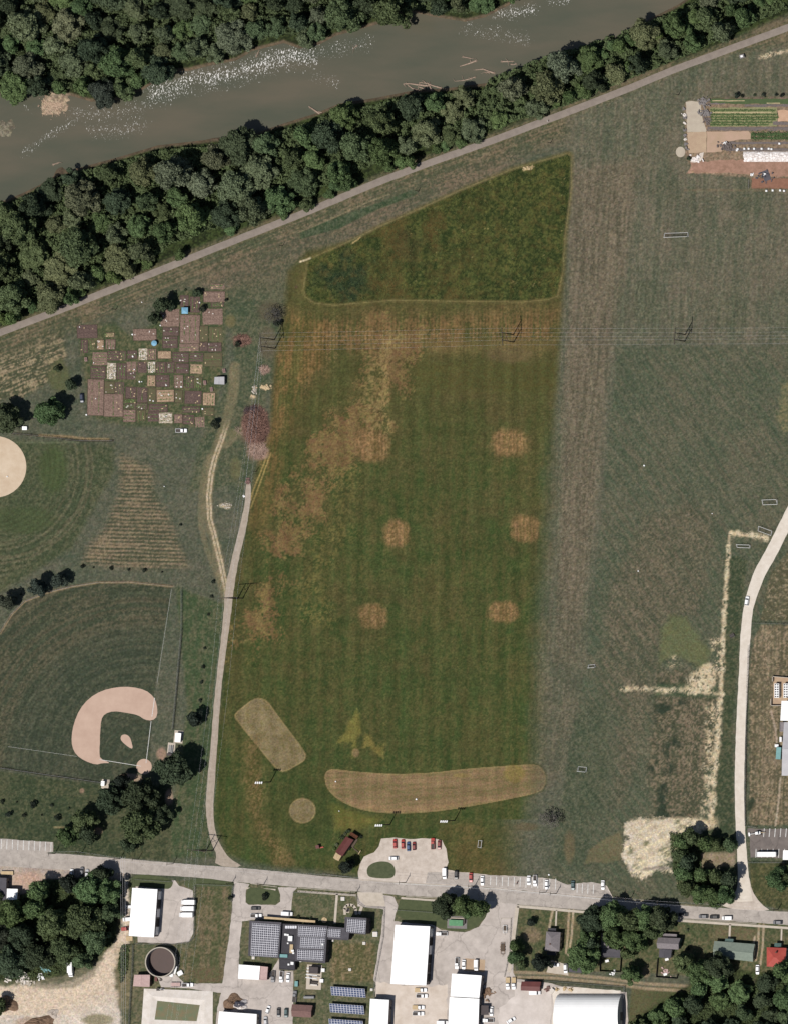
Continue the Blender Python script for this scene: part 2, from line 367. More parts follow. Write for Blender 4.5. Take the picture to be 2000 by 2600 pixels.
# ---- levee sides: dry mown rows along the trail
ty = trail_y(U).astype(np.float32); td = (V-ty)*0.93
rows = vn((td+wu*.15)/4.5, (U*.93+V*-.36)/130, 50)*.6+vn((td+wu*.15)/2.6, (U*.93-V*.36)/40, 51)*.4
lay(sst(80, 20, np.abs(td-10))*(td < 95)*(U > -600), (84, 88, 66), (120, 108, 86), con(rows+np.sin(td*.9)*.12+spk*.5+(nl-.5)*.8, 2.3, .56))
lay(sst(16, 11, np.abs(td))*.6, (96, 96, 66), (116, 106, 84), con(nm+spk, 2.5))
m = sst(0, 40, td-20)*sst(470, 330, np.abs(U-900))*sst(170, 60, td)
lay(m*.8, (92, 92, 72), (124, 108, 88), con(nl*.6+rows*.5+spk*.5, 2.6, .55))
# ---- right part: mown strip, cut meadow, practice field
rp = [(1446, 380), (1440, 300), (1800, 150), (2600, 0), (2600, 870), (1560, 875), (1520, 1300), (1480, 1700), (1445, 1950), (1350, 2030), (1340, 1900), (1400, 1300), (1425, 760)]
m = sst(-16, 14, psd(rp, 40))
lay(m, (91, 96, 77), (116, 109, 91), con(stripes(3, 9, 60)*.6+nl*.4+spk*.3, 1.9)); LR += m*(rowp(2.5, 10, 1)*.13+(stripes(2.5, 14, 160)-.5)*.16)
lay(m*sst(0, 30, psd([(1440, 420), (1640, 380), (1600, 700), (1560, 900), (1500, 1500), (1470, 1700), (1390, 1700), (1425, 900), (1432, 600)]))*.75, (100, 94, 76), (126, 114, 95), con(stripes(4, 6, 61)*.9+.05+spk*.4, 2.0, .5))
lay(m*sst(1450, 1650, V)*.55, (88, 90, 72), (108, 103, 84), con(nl+spk*.6, 2.4))
pf = [(1565, 880), (2600, 872), (2600, 2400), (1350, 2400), (1420, 2050), (1450, 1850), (1485, 1700), (1525, 1300)]
m = sst(-4, 8, psd(pf))
lay(m, (82, 92, 72), (106, 102, 83), con(stripes(-36, 5, 62)*.6+nl*.4+nx_*.2+spk*.35, 2.0, .62)); LR += m*(rowp(-36, 8.5, 3)*.12+(stripes(-36, 6, 163)-.5)*.14)
lay(m*sst(0, 40, psd([(1620, 1300), (1760, 1250), (1830, 1300), (1800, 1560), (1700, 1600), (1690, 1700), (1600, 2050), (1530, 2100), (1560, 1850), (1500, 1750), (1520, 1500)], 60))*.42, (84, 84, 66), (128, 112, 93), con(stripes(-36, 5, 63)+spk*.5, 2.0, .52))
lay(m*sst(0, 50, psd([(1430, 1800), (1560, 1730), (1580, 1950), (1540, 2100), (1500, 2230), (1380, 2230), (1400, 2000)], 60))*.7, (72, 84, 64), (90, 94, 74), con(nl*.6+nm*.4+spk*.6, 2.4))
lay(sst(-12, 16, psd([(1560, 700), (1700, 720), (1690, 850), (1560, 855)]))*.3, (84, 92, 72))
for e in [(1850, 790, 60, 70), (1640, 760, 40, 60), (1900, 500, 60, 40), (1690, 480, 50, 40)]:
    lay(sst(1.2, .5, np.hypot((U-e[0])/e[2], (V-e[1])/e[3]))*.5, (82, 90, 70), (98, 98, 78), con(nm+spk))
# lush square, sallow patch, ragged meadow by the practice field
lay(sst(-8, 10, (nm-.5)*16+spk*5+psd([(1672, 1690), (1676, 1600), (1700, 1562), (1740, 1566), (1770, 1612), (1800, 1650), (1800, 1700), (1760, 1690), (1730, 1668), (1700, 1672)])), (112, 114, 80), (98, 104, 74), con(nm+spk*.6))
m = sst(-8, 24, (nl-.5)*30+(nm-.5)*16+psd([(1660, 1700), (1840, 1700), (1822, 1780), (1815, 1900), (1790, 2100), (1650, 2090), (1640, 1950), (1655, 1790)]))
lay(m, (86, 88, 68), (124, 112, 92), con(stripes(4, 6, 64)*.6+nl*.4+spk*.9, 2.6, .55))
lay(m*con(fbm(U, V, 30, 3, 66), 6, .62)*sst(1760, 1720, U), (56, 66, 52))
lay(sst(-4, 8, psd([(1665, 1735), (1820, 1735), (1830, 1775), (1660, 1770)]))*.8, (72, 88, 64))
lay(sst(-6, 14, (nm-.5)*20+psd([(2010, 950), (1978, 985), (1970, 1050), (1975, 1100), (2010, 1100)]))*.8, (108, 112, 84), (128, 120, 88), con(nm+spk))
lay(sst(-2, 6, psd([(1480, 2200), (1492, 2160), (1530, 2130), (1575, 2110), (1585, 2150), (1575, 2185), (1540, 2195), (1500, 2192)]))*.8, (128, 116, 88), (104, 102, 74), con(nm+spk))
# verge by the white road, compound lawn to its east
lay(sst(0, 8, psd([(1835, 1400), (1900, 1420), (1885, 1560), (1862, 1850), (1865, 2100), (1870, 2250), (1700, 2080), (1800, 2090), (1830, 1850)])), (68, 80, 58), (92, 92, 70), con(nm*.5+nl*.3+spk*.7, 2.4))
m = sst(0, 5, psd([(1912, 1620), (1930, 1585), (2600, 1590), (2600, 2098), (1900, 2098), (1900, 1700)]))
lay(m, (100, 96, 74), (144, 128, 104), con(rowp(2, 9, 7)*.4+stripes(2, 7, 67)*.6+nm*.3+spk*.8, 2.4, .56))
lay(m*sst(1975, 1960, U)*sst(1912, 1922, U)*.25*con(stripes(2, 5, 68)), (165, 146, 120))
lay(sst(0, 8, psd([(1925, 1580), (1950, 1460), (2010, 1380), (2600, 1380), (2600, 1580)])), (96, 94, 72), (140, 126, 102), con(nl*.6+spk*.9, 2.4, .55))
lay(sst(-2, 4, psd([(1895, 2040), (1912, 2020), (1918, 2035), (1905, 2060), (1895, 2062)])), (62, 70, 54))
lay(sst(0, 5, psd([(1900, 2190), (2600, 2190), (2600, 2320), (1985, 2312), (1930, 2300), (1905, 2260)])), (76, 82, 54), (100, 96, 66), con(nm+spk*.8))
lay(sst(3, 1.2, lsd([(1899, 1660), (1895, 1800), (1893, 2000), (1890, 2100)]))*.8, (70, 66, 54))
lay(sst(3.5, 1.5, lsd([(1957, 1806), (1968, 1850), (1972, 1890)]))*.9, (176, 158, 138))
lay(sst(3, 1.5, lsd([(1981, 1975), (1977, 2030), (1968, 2097)]))*.9, (186, 170, 146))
lay(sst(1, -2, np.hypot((U-1965)/16, (V-1935)/12)-1)*.8, (176, 156, 134), (140, 120, 100), con(nm))
# ---- south side of the street: lawns and lots
lay(sst(0, 4, psd([(-300, 2240), (590, 2235), (590, 2700), (-300, 2700)])), (92, 98, 72), (116, 110, 86), con(nm*.6+nl*.4+spk*.6, 2.4))
lay(sst(0, 4, psd([(500, 2246), (592, 2250), (570, 2490), (500, 2500), (460, 2505), (450, 2420), (490, 2400), (497, 2300)])), (88, 94, 64), (120, 108, 84), con(stripes(3, 8, 70)*.6+nm*.4+spk*.5, 2.4, .55))
lay(sst(0, 10, psd([(470, 2455), (565, 2450), (565, 2500), (500, 2500)])), (120, 104, 80), (96, 96, 68), con(nm+spk))
lay(sst(0, 4, psd([(612, 2230), (1310, 2290), (1310, 2700), (605, 2700)])), (90, 98, 70), (114, 109, 85), con(nm*.6+nl*.4+spk*.6, 2.4))
lay(sst(0, 12, psd([(840, 2390), (960, 2390), (955, 2500), (830, 2500)])), (96, 96, 64), (140, 122, 94), con(stripes(4, 9, 71)*.6+nl*.4+spk*.5, 2.4, .58))
lay(sst(0, 4, psd([(1312, 2305), (2600, 2380), (2600, 2480), (1750, 2480), (1590, 2470), (1312, 2470)])), (78, 90, 60), (108, 102, 76), con(nm*.6+nl*.4+spk*.5, 2.4))
lay(sst(0, 6, psd([(1815, 2350), (1925, 2358), (1925, 2395), (1810, 2388)])), (122, 110, 84), (98, 98, 70), con(nm+spk))
lay(sst(0, 6, psd([(1600, 2505), (1760, 2505), (1740, 2620), (1590, 2620)])), (104, 100, 72), (84, 90, 60), con(nl+spk))
for e in [(1350, 2375, 26, 24), (1640, 2470, 12, 18)]:
    lay(sst(1.1, .6, np.hypot((U-e[0])/e[2], (V-e[1])/e[3]))*.55, (150, 128, 106))
# alley tracks
for off in (-6, 6):
    lay(sst(6, 2, lsd([(1300, 2476+off), (1400, 2478+off), (1530, 2490+off), (1640, 2505+off), (1760, 2512+off)]))*.8, (188, 168, 140), (150, 132, 106), con(nm+spk))
lay(sst(5, 2, lsd([(1325, 2488), (1380, 2492), (1500, 2500), (1585, 2508)]))*.7, (66, 72, 54))
for l in ([(1444, 2310), (1440, 2380), (1436, 2420)], [(1455, 2312), (1450, 2380), (1442, 2425)], [(1926, 2350), (1924, 2400), (1918, 2440)], [(1938, 2350), (1936, 2400), (1930, 2450)],
          [(1916, 2380), (1912, 2400)], [(1922, 2475), (1910, 2500)], [(1406, 2300), (1398, 2330), (1393, 2360)]):
    lay(sst(4, 1.5, lsd(l))*.9, (204, 186, 160), (170, 150, 122), con(nm+spk))
# ---- the greener hay meadow in the middle
gp = [(780, 640), (735, 690), (722, 800), (700, 900), (690, 1080), (660, 1160), (632, 1300), (606, 1430), (578, 1540), (562, 1760), (546, 1900), (541, 2080), (575, 2170), (630, 2192), (900, 2222),
      (917, 2230), (1560, 2260), (1500, 2200), (1330, 2190), (1335, 2050), (1362, 1900), (1362, 1700), (1392, 1300), (1408, 1000), (1425, 760), (1446, 395), (1446, 388), (1300, 430), (1100, 515), (960, 578), (893, 614)]
gs = psd(gp, 40)
ge_ = sst(1300, 1345, U)*sst(900, 1250, V)
MG = (sst(-14, 12, gs)*(1-ge_)+sst(-38, 42, gs+(nl-.5)*24)*ge_)*sst(1420, 1280, U+(V > 2060)*60)**(0.0+1.0*(V > 2080))
lay(MG, (66, 82, 44), (86, 86, 50), con(nl*.5+nm*.3+.1+spk*.35+(stripes(2, 8, 80)-.5)*.5, 2.2, .52)); LR += MG*(np.sin((U+wu*.3)*math.tau/44)*.045+(stripes(1.5, 14, 180)-.5)*.20+(stripes(91, 12, 181)-.5)*.12+rowp(1.5, 10, 9)*.06)
lay(MG*con(fbm(U, V, 22, 4, 81), 3.2, .56)*.25, (94, 86, 54))
def ell(x, y, a, b, f=.25): return sst(1+f, 1-f, np.hypot((U-x)/a, (V-y)/b)+(nm-.5)*.25)
rowsV = stripes(1, 4.6, 82)*.8+rowp(1, 8.2, 8)*.3+.1
lay(MG*sst(1250, 930, V)*.45, (100, 88, 54), (84, 82, 48), con(nl+spk*.5))
lay(MG*con(fbm(U, V, 50, 3, 182), 3, .58)*.3*sst(1900, 1500, V), (104, 86, 58))
# rows under the uncut patch
m = MG*sst(-25, 45, (nl-.5)*30+psd([(740, 790), (1425, 780), (1425, 905), (1000, 900), (880, 900), (800, 980), (690, 1110), (700, 900)]))
lay(m*.8, (86, 86, 50), (132, 104, 70), con(rowsV+spk*.5+(nl-.5)*1.0, 1.8, .54)); LR += m*np.sin((U+wu*.2)*math.tau/9)*.08
lay(MG*sst(0, 16, psd([(745, 800), (840, 810), (830, 930), (760, 980), (715, 960), (725, 860)]))*.5, (104, 88, 50), (142, 110, 70), con(rowsV+spk*.4, 2.0, .5))
lay(MG*sst(0, 30, psd([(1060, 850), (1420, 850), (1420, 900), (1080, 910)]))*.45, (150, 122, 80), (92, 92, 56), con(rowsV+spk*.5, 2.6, .5))
lay(MG*sst(905, 935, V)*sst(1010, 980, V)*sst(1000, 1100, U)*.6, (96, 90, 50), (76, 80, 44), con(nm+spk))
# weedy brown diagonal
bd = lsd([(1040, 850), (1000, 900), (955, 1000), (850, 1100), (800, 1180), (760, 1260), (720, 1350), (700, 1430), (660, 1540), (640, 1620)], 130)
m = sst(120, 5, bd+(fbm(U, V, 80, 3, 84)-.5)*190)*MG*(.72+.5*con(fbm(U, V, 40, 3, 184), 3))
fw = fbm(U, V, 7, 3, 85)*.75+nf*.25
q_ = m*.52+fbm(U, V, 26, 4, 186)*.40+fw*.34+nf3*.10
lay(sst(.78, .94, q_+spk*.22)*.85, (134, 103, 74), (110, 92, 58), con(nf3*.4+nf2*.6, 2.0))
lay(sst(.0, .15, m*.5+fbm(U, V, 6, 3, 86)-.94)*.55, (132, 120, 74))
lay(sst(.84, 1.02, m*.6+fbm(U, V, 44, 3, 87)*.5+nf2*.1)*.28, (122, 88, 66))
lay(sst(60, 10, lsd([(880, 1230), (860, 1330), (820, 1400), (790, 1500), (800, 1560)], 70)+(nl-.5)*60)*con(fw, 5, .56)*.6, (122, 112, 66))
lay(MG*sst(45, 10, lsd([(990, 860), (960, 950), (950, 1040), (970, 1080)], 60)+(nl-.5)*50)*con(fw, 5, .52)*.7, (146, 128, 84))
# rows on the far left edge of the meadow, along the drive
lay(MG*sst(55, 15, np.abs(U-(745-(V-900)*.22)))*sst(1420, 1250, V)*sst(760, 840, V)*.6, (88, 90, 50), (128, 102, 64), con(stripes(8, 6, 90)+spk*.4+(nl-.5), 2.2))
# round bale stands of dry rows
for (x, y, a, b, st) in [(943, 1133, 46, 42, 1.0), (1292, 1125, 50, 37, .95), (1006, 1354, 35, 36, .95), (1333, 1342, 39, 37, .9), (946, 1564, 37, 33, .85), (1277, 1554, 39, 29, .95)]:
    mm = sst(1.25, .72, np.maximum(np.hypot((U-x)/a, (V-y)/b), np.maximum(abs(U-x)/a, abs(V-y)/b)*1.08)+(nm-.5)*.35)
    lay(mm*st*.9, (116, 98, 62), (154, 121, 85), con(rowsV+spk*.4, 1.9, .5)); LR += mm*np.sin(U*math.tau/9)*.06
# uncut triangular patch
up = [(786, 657), (800, 655), (893, 614), (964, 579), (1100, 518), (1179, 482), (1304, 432), (1440, 393), (1447, 398), (1444, 493), (1429, 600), (1424, 690), (1411, 748), (1389, 756), (1321, 762), (1107, 759), (1000, 757), (850, 770), (800, 765), (779, 750), (775, 735), (784, 671)]
us = psd(up, 20)
lay(sst(8, 3, np.abs(us+5))*.3, (118, 106, 66)); lay(sst(1.8, .6, np.abs(us+4.5)+(nf-.5)*1.5)*.55, (144, 132, 88))
m = sst(-1.5, 1.5, us+spk*2)
un = fbm(U, V, 34, 4, 91)
lay(m, (54, 66, 34), (86, 90, 48), con(un*.45+nf3*.3+nm*.3+spk*.9, 1.9, .52))
lay(m*con(fbm(U, V, 48, 4, 92), 4, .52)*sst(900, 980, U)*sst(1300, 1100, U)*.65, (112, 92, 54), (80, 72, 42), con(nm+spk))
lay(m*sst(90, 25, np.hypot((U-870), (V-700)*1.1)+(un-.5)*120)*.85, (34, 50, 36), (50, 64, 44), con(nm+spk*.8, 3))
lay(m*sst(60, 20, np.hypot((U-1040), (V-640))+(un-.5)*80)*.5, (64, 56, 38))
lay(m*(nf > .965)*sst(960, 1050, U)*.8, (150, 136, 92)); lay(m*con(fbm(U, V, 12, 3, 192), 5, .6)*.45, (96, 84, 48)); lay(m*con(fbm(U, V, 16, 3, 193), 5, .62)*.5, (46, 60, 32))
lay(sst(3, 1, lsd([(762, 664), (775, 660), (788, 655)]))*.9, (214, 196, 160)); lay(sst(2.6, 1, lsd([(893, 618), (905, 610), (915, 602)]))*.7, (196, 172, 120))
lay(sst(6, 1, lsd([(1330, 428), (1350, 424)])+(nf-.5)*8)*.9, (210, 186, 140))
lay(sst(6, 2, np.hypot(U-752, V-728)), (92, 76, 56))
# young strip of planting along the levee
lay(sst(-2, 1, psd([(760, 592), (840, 558), (960, 515), (1050, 480), (1060, 488), (1050, 497), (960, 530), (860, 580), (765, 605)])+spk*3), (66, 82, 58), (84, 92, 70), con(nm+spk*.9, 3))
lay(sst(2.2, .8, lsd([(758, 590), (840, 556), (940, 510), (990, 492)]))*.6, (150, 138, 108))
# tilled plots in the south of the meadow
def curve(p, k=2): return chaikin(p, k)
for poly in ([(598, 1812), (610, 1800), (643, 1775), (660, 1772), (680, 1780), (700, 1810), (777, 1912), (777, 1925), (770, 1935), (722, 1962), (705, 1955), (690, 1940), (600, 1828), (596, 1820)],
             [(768+34*math.cos(t/16*math.tau), 2059+32*math.sin(t/16*math.tau)) for t in range(16)],
             [(824, 1970), (830, 1958), (845, 1953), (900, 1960), (1000, 1967), (1100, 1963), (1180, 1953), (1250, 1948), (1350, 1941), (1372, 1947), (1384, 1968), (1383, 1995), (1370, 2012), (1300, 2028), (1180, 2050), (1090, 2063), (1000, 2066), (930, 2060), (880, 2043), (845, 2020), (828, 1998)]):
    cp = curve(poly, 1); s_ = psd(cp)
    big = max(p[0] for p in poly) > 1300; cw = .92*(1-.55*sst(1330, 1370, U)) if big else .92
    lay(sst(4, 1, np.abs(s_+2.5))*.4, (74, 76, 42))
    lay(sst(-1.2, 1.2, s_)*cw, (152, 126, 94) if big else (148, 132, 100), (118, 106, 72), con((stripes(86, 5, 93) if big else nm)+spk*.9, 2.2, .55))
    lay(sst(2.2, .6, np.abs(s_-1))*.45*cw, (180, 156, 108))
    if big: lay(sst(0, 10, s_)*sst(18, 4, s_)*sst(2020, 2045, V)*.4, (178, 142, 104))
lay(ell(1305, 1965, 26, 22)*.45, (140, 124, 60)); lay(ell(1170, 1970, 20, 6)*.4, (140, 130, 66))
lay(sst(-8, 12, (nm-.5)*14+spk*3+psd([(832, 2045), (842, 2040), (920, 2068), (985, 2080), (935, 2100), (900, 2110), (850, 2110), (845, 2080)]))*.8, (124, 114, 62), (98, 100, 50), con(nm+spk*.7))
lay(sst(-5, 7, (nm-.5)*8+spk*3+psd([(905, 1800), (912, 1812), (918, 1860), (905, 1880), (905, 1920), (893, 1922), (895, 1885), (855, 1888), (872, 1860), (890, 1830)]))*.8, (126, 120, 64))
lay(sst(-5, 7, (nm-.5)*8+spk*3+psd([(925, 1860), (945, 1875), (955, 1895), (975, 1890), (972, 1925), (955, 1915), (940, 1898), (920, 1898)]))*.8, (130, 118, 66)); lay(ell(903, 1912, 9, 11)*.8, (150, 126, 92))
lay(MG*sst(40, 5, lsd([(640, 1900), (650, 2000), (645, 2060), (690, 2140), (720, 2185)], 60)+(nl-.5)*50)*.6, (96, 90, 50), (132, 108, 74), con(stripes(25, 5, 94)+spk*.8, 2.6))
lay(MG*sst(2075, 2110, V)*sst(1100, 1180, U)*.55, (92, 88, 52), (110, 92, 58), con(nl+stripes(78, 6, 95)*.4+spk*.5, 2.6, .7))
lay(sst(34, 8, np.abs(np.hypot(U-770, V-2060)-62))*.4*MG, (60, 72, 38))
# ---- dirt tracks and trodden ground in the gardens
for l, w in (([(596, 930), (594, 980), (585, 1030), (572, 1075), (558, 1120), (543, 1160), (533, 1200), (526, 1258), (529, 1318), (541, 1362), (557, 1431), (570, 1496), (577, 1530)], 7),
             ([(530, 1160), (517, 1200), (510, 1270), (512, 1340), (524, 1390), (548, 1450), (564, 1500)], 4), ([(574, 1130), (600, 1105), (630, 1080)], 5)):
    d = lsd(l); lay(sst(w*2.4, w, d+(nm-.5)*w*1.2)*(.7 if w > 4 else .55), (152, 138, 108), (110, 106, 80), con(nm+spk))
    if w > 5:
        for o in (-4, 4): lay(sst(3.6, 1.4, np.abs(d-0)+(nf-.5)*1.5 if o < 0 else lsd([(p[0]+8, p[1]) for p in l]))*.85*sst(1050, 1130, V), (226, 206, 176), (180, 160, 128), con(nf2+spk))
for l in ([(688, 1150), (670, 1200), (654, 1245), (637, 1290)], [(680, 1150), (662, 1200), (645, 1240), (636, 1270)]):
    lay(sst(2.6, 1, lsd(l))*.8, (168, 146, 92))
lay(sst(1, -1, psd([(0, 0)])) if False else np.zeros_like(U), (0, 0, 0))
for (x, y, a, b, c) in [(616, 864, 20, 12, (150, 118, 100)), (672, 938, 10, 8, (150, 124, 108)), (648, 1090, 34, 56, (128, 104, 88)), (655, 1150, 26, 18, (186, 152, 134)), (672, 984, 10, 6, (216, 194, 160)), (647, 988, 5, 9, (204, 186, 160)),
                        (642, 1008, 7, 5, (210, 190, 156)), (571, 1283, 14, 6, (206, 190, 160)), (578, 1287, 9, 6, (196, 178, 146)), (680, 870, 22, 40, (112, 104, 84)), (688, 790, 34, 26, (104, 98, 78)), (220, 810, 14, 8, (118, 110, 84)), (590, 1100, 14, 10, (128, 124, 92)),
                        (598, 1190, 14, 28, (120, 118, 84)), (1335, 2100, 30, 10, (116, 106, 80)), (1445, 2150, 14, 40, (122, 112, 84)), (1290, 900, 60, 20, (118, 104, 70)), (585, 815, 14, 16, (132, 124, 86)), (150, 955, 26, 40, (104, 108, 74)), (390, 1010, 150, 5, (92, 104, 66)),
                        (135, 1190, 34, 60, (84, 98, 62)), (60, 1320, 80, 34, (84, 96, 64)), (410, 1915, 12, 16, (196, 162, 140)), (430, 2025, 10, 20, (190, 164, 144)), (330, 1975, 28, 10, (206, 176, 152)), (250, 2110, 10, 9, (176, 148, 124)), (208, 2009, 6, 6, (178, 148, 124)),
                        (150, 2101, 14, 3, (160, 148, 108)), (1660, 2190, 1, 1, (0, 0, 0)), (640, 1140, 10, 30, (120, 108, 88))]:
    lay(ell(x, y, a, b, .3)*.85, c, tuple(q*.8 for q in c), con(nm+spk*.8))
gp2 = [(195, 830), (290, 820), (330, 850), (380, 830), (420, 780), (450, 740), (575, 735), (570, 900), (540, 1080), (500, 1085), (320, 1080), (230, 1060), (215, 960)]
lay(sst(-10, 10, psd(gp2))*.85, (76, 88, 58), (104, 100, 72), con(nm+spk*.8, 2.4, .6))
# ---- chalky straw tracks round the practice field
sn = fbm(U, V, 9, 3, 97)
def chalk(mask, thr=.45, st=.95):
    lay(mask*con(sn*.6+nf*.4+(nm-.5)*.3, 5, thr)*st, (238, 222, 188), (204, 184, 150), con(nm+spk))
for l, w, thr in (([(1872, 1355), (1855, 1353), (1850, 1362), (1846, 1440), (1842, 1500), (1836, 1600), (1834, 1700), (1830, 1770)], 5, .38), ([(1945, 1366), (1900, 1358), (1855, 1355)], 6, .36),
                  ([(1575, 1749), (1620, 1748), (1680, 1753), (1740, 1753), (1830, 1762)], 6, .42), ([(1828, 1775), (1822, 1850), (1820, 1900), (1814, 1960), (1806, 2060), (1800, 2100)], 7, .38),
                  ([(1806, 1790), (1800, 1900), (1796, 2000), (1790, 2070)], 12, .56), ([(1930, 145), (1990, 130), (2020, 120)], 5, .45)):
    chalk(sst(w*1.7, w*.2, lsd(l)+(nm-.5)*w*1.5+(nf3-.5)*w), thr)
chalk(sst(-6, 8, psd([(1740, 1750), (1742, 1720), (1775, 1700), (1800, 1680), (1812, 1690), (1820, 1730), (1800, 1760)])+(nm-.5)*16), .38)
chalk(sst(-4, 8, psd([(1686, 1670), (1720, 1660), (1730, 1690), (1700, 1700)])), .6, .7); chalk(sst(-4, 8, psd([(1800, 1620), (1840, 1620), (1838, 1720), (1815, 1720)])), .6)
chalk(sst(20, 3, np.abs(V-2096+(U-1600)*.02)+(nm-.5)*14)*sst(1590, 1620, U)*sst(1830, 1808, U), .28)
m = sst(-6, 8, (nl-.5)*60+(nm-.5)*34+(nf-.5)*12+psd([(1582, 2130), (1590, 2095), (1640, 2085), (1790, 2088), (1800, 2100), (1730, 2125), (1708, 2160), (1708, 2215), (1690, 2224), (1586, 2220), (1577, 2190)], 90))
lay(m, (238, 226, 204), (198, 182, 156), con(nl*.5+nm*.5+spk*.7, 2.6)); lay(m*con(fbm(U, V, 20, 4, 98), 5, .62)*.8, (104, 108, 74)); lay(m*con(stripes(62, 6, 99)+spk*.5, 4, .66)*.7, (238, 222, 184))
lay(m*sst(2196, 2204, V)*sst(2214, 2206, V)*con(nm, 3, .4)*.8, (138, 126, 118))
lay(sst(0, 12, psd([(1770, 2160), (1870, 2160), (1872, 2205), (1775, 2208)]))*.9, (176, 156, 134), (140, 128, 100), con(nm+spk*.6))
lay(sst(8, 5, np.hypot(U-1725, V-2240)), (212, 194, 160))
# ---- farm plots in the north east
def bare(p, a, b, seed=0, f=1.5, k=1.0): lay(sst(-f, f, psd(p)+spk*2)*k, a, b, con(fbm(U, V, 12, 3, 110+seed)+spk*.6, 3))
bare([(1738, 262), (1745, 255), (1790, 258), (2700, 246), (2700, 455), (1975, 452), (1845, 446), (1790, 440), (1762, 440), (1740, 400)], (150, 126, 104), (170, 142, 118), 1, 3, .6)
bare([(1742, 440), (1760, 415), (2700, 408), (2700, 446), (1960, 448), (1850, 438), (1760, 438)], (192, 154, 134), (164, 132, 108), 2)
bare([(1908, 452), (2700, 452), (2700, 478), (1908, 478)], (160, 116, 94), (140, 102, 84), 3)
bare([(1735, 478), (2000, 481), (2700, 484), (2700, 488), (1735, 485)], (140, 120, 96), (110, 104, 80), 4, 2, .5)
bare([(1800, 246), (2700, 234), (2700, 246), (1800, 256)], (128, 112, 98), (90, 88, 66), 5)
# ---- bare yards in the south west
yn = fbm(U, V, 40, 4, 120)
yard = [(-300, 2500), (20, 2505), (60, 2500), (150, 2498), (200, 2482), (240, 2460), (265, 2425), (288, 2398), (312, 2360), (314, 2290), (318, 2240), (330, 2215), (325, 2240), (332, 2300), (326, 2395), (300, 2440), (290, 2470), (306, 2560), (308, 2700), (-300, 2700)]
m = sst(-5, 7, psd(yard)+(nm-.5)*14)
lay(m, (238, 224, 206), (212, 199, 184), con(yn*.6+nm*.2+(stripes(130, 9, 121)-.5)*.6+.25+spk*.3, 2.6)); lay(m*sst(120, 40, lsd([(0, 2520), (130, 2510), (250, 2460), (300, 2390)]))*.5, (230, 204, 172))
lay(m*ell(250, 2590, 40, 14)*.8, (140, 132, 98)); lay(m*ell(80, 2600, 40, 18)*.6, (168, 140, 118))
m = sst(-4, 5, psd([(-300, 2150), (0, 2165), (330, 2185), (335, 2222), (300, 2236), (180, 2226), (120, 2240), (60, 2280), (30, 2262), (-300, 2240)])+(nm-.5)*8)
lay(m, (198, 182, 166), (172, 158, 148), con(yn+spk*.4, 2.4)); lay(m*ell(70, 2235, 40, 22, .5)*.7, (206, 170, 148))
lay(sst(-3, 6, psd([(170, 2470), (260, 2440), (240, 2480), (190, 2510), (120, 2515), (60, 2505)]))*.6, (120, 116, 96))
lay(sst(30, 8, lsd([(305, 2420), (312, 2470), (320, 2540)])+(nl-.5)*30)*.4, (150, 134, 104))
# bare verge under fences, mown edges
for l, c, w in (([(30, 1100), (80, 1104), (150, 1112), (200, 1119), (288, 1119)], (60, 54, 42), 2.0), ([(100, 1105), (180, 1109), (215, 1114), (275, 1115)], (150, 130, 98), 3.0), ([(0, 1609), (30, 1560), (62, 1528), (115, 1506), (180, 1490), (250, 1479), (330, 1478), (437, 1489)], (158, 138, 108), 2.6),
                ([(-200, 1922), (0, 1950), (130, 1970), (262, 1988)], (48, 48, 36), 2.4), ([(463, 1600), (455, 1690), (447, 1780), (441, 1850)], (62, 64, 48), 2.0), ([(40, 1123), (120, 1124), (200, 1122)], (104, 110, 84), 1.6),
                ([(0, 2175), (300, 2183), (500, 2199), (815, 2226), (917, 2234)], (70, 70, 50), 2.4), ([(1385, 2262), (1560, 2282), (1770, 2304)], (150, 140, 118), 3), ([(338, 2400), (336, 2470), (333, 2520), (328, 2600)], (70, 74, 54), 3)):
    lay(sst(w*1.6, w*.5, lsd(l))*.85, c)
# woodland floor
wood = [(-400, 700), (-200, 600), (0, 500), (300, 395), (620, 340), (960, 245), (1260, 205), (1400, 130), (1600, 78), (1750, -40), (2600, -400), (2600, -300), (2000, 30), (1800, 118), (1600, 190), (1400, 272), (1250, 330), (1100, 385), (964, 436), (786, 512), (607, 582), (446, 645), (321, 700), (168, 762), (0, 822), (-400, 990)]
lay(sst(-14, 4, psd(wood, 30)), (44, 52, 32), (66, 78, 44), con(nm+spk))
lay((V < np.interp(U, [p[0] for p in NB], [p[1] for p in NB])-6)*1.0, (44, 52, 32), (66, 76, 44), con(nm+spk))
rs = river_sd(U, V)
lay(sst(-10, -3, rs)*sst(25, 5, rs), (120, 104, 84), (100, 88, 72), con(nm))
lay(sst(-3, 4, psd([(-300, 2300), (60, 2270), (120, 2230), (180, 2236), (290, 2236), (300, 2300), (295, 2390), (240, 2440), (160, 2480), (60, 2490), (-300, 2500)]))*.9, (48, 56, 34), (70, 80, 48), con(nm+spk))
lay(sst(-4, 8, psd([(1745, 2500), (1790, 2450), (1960, 2470), (2600, 2440), (2600, 2800), (1570, 2800), (1590, 2600), (1680, 2540)]))*.9, (48, 56, 34), (70, 82, 48), con(nm+spk))
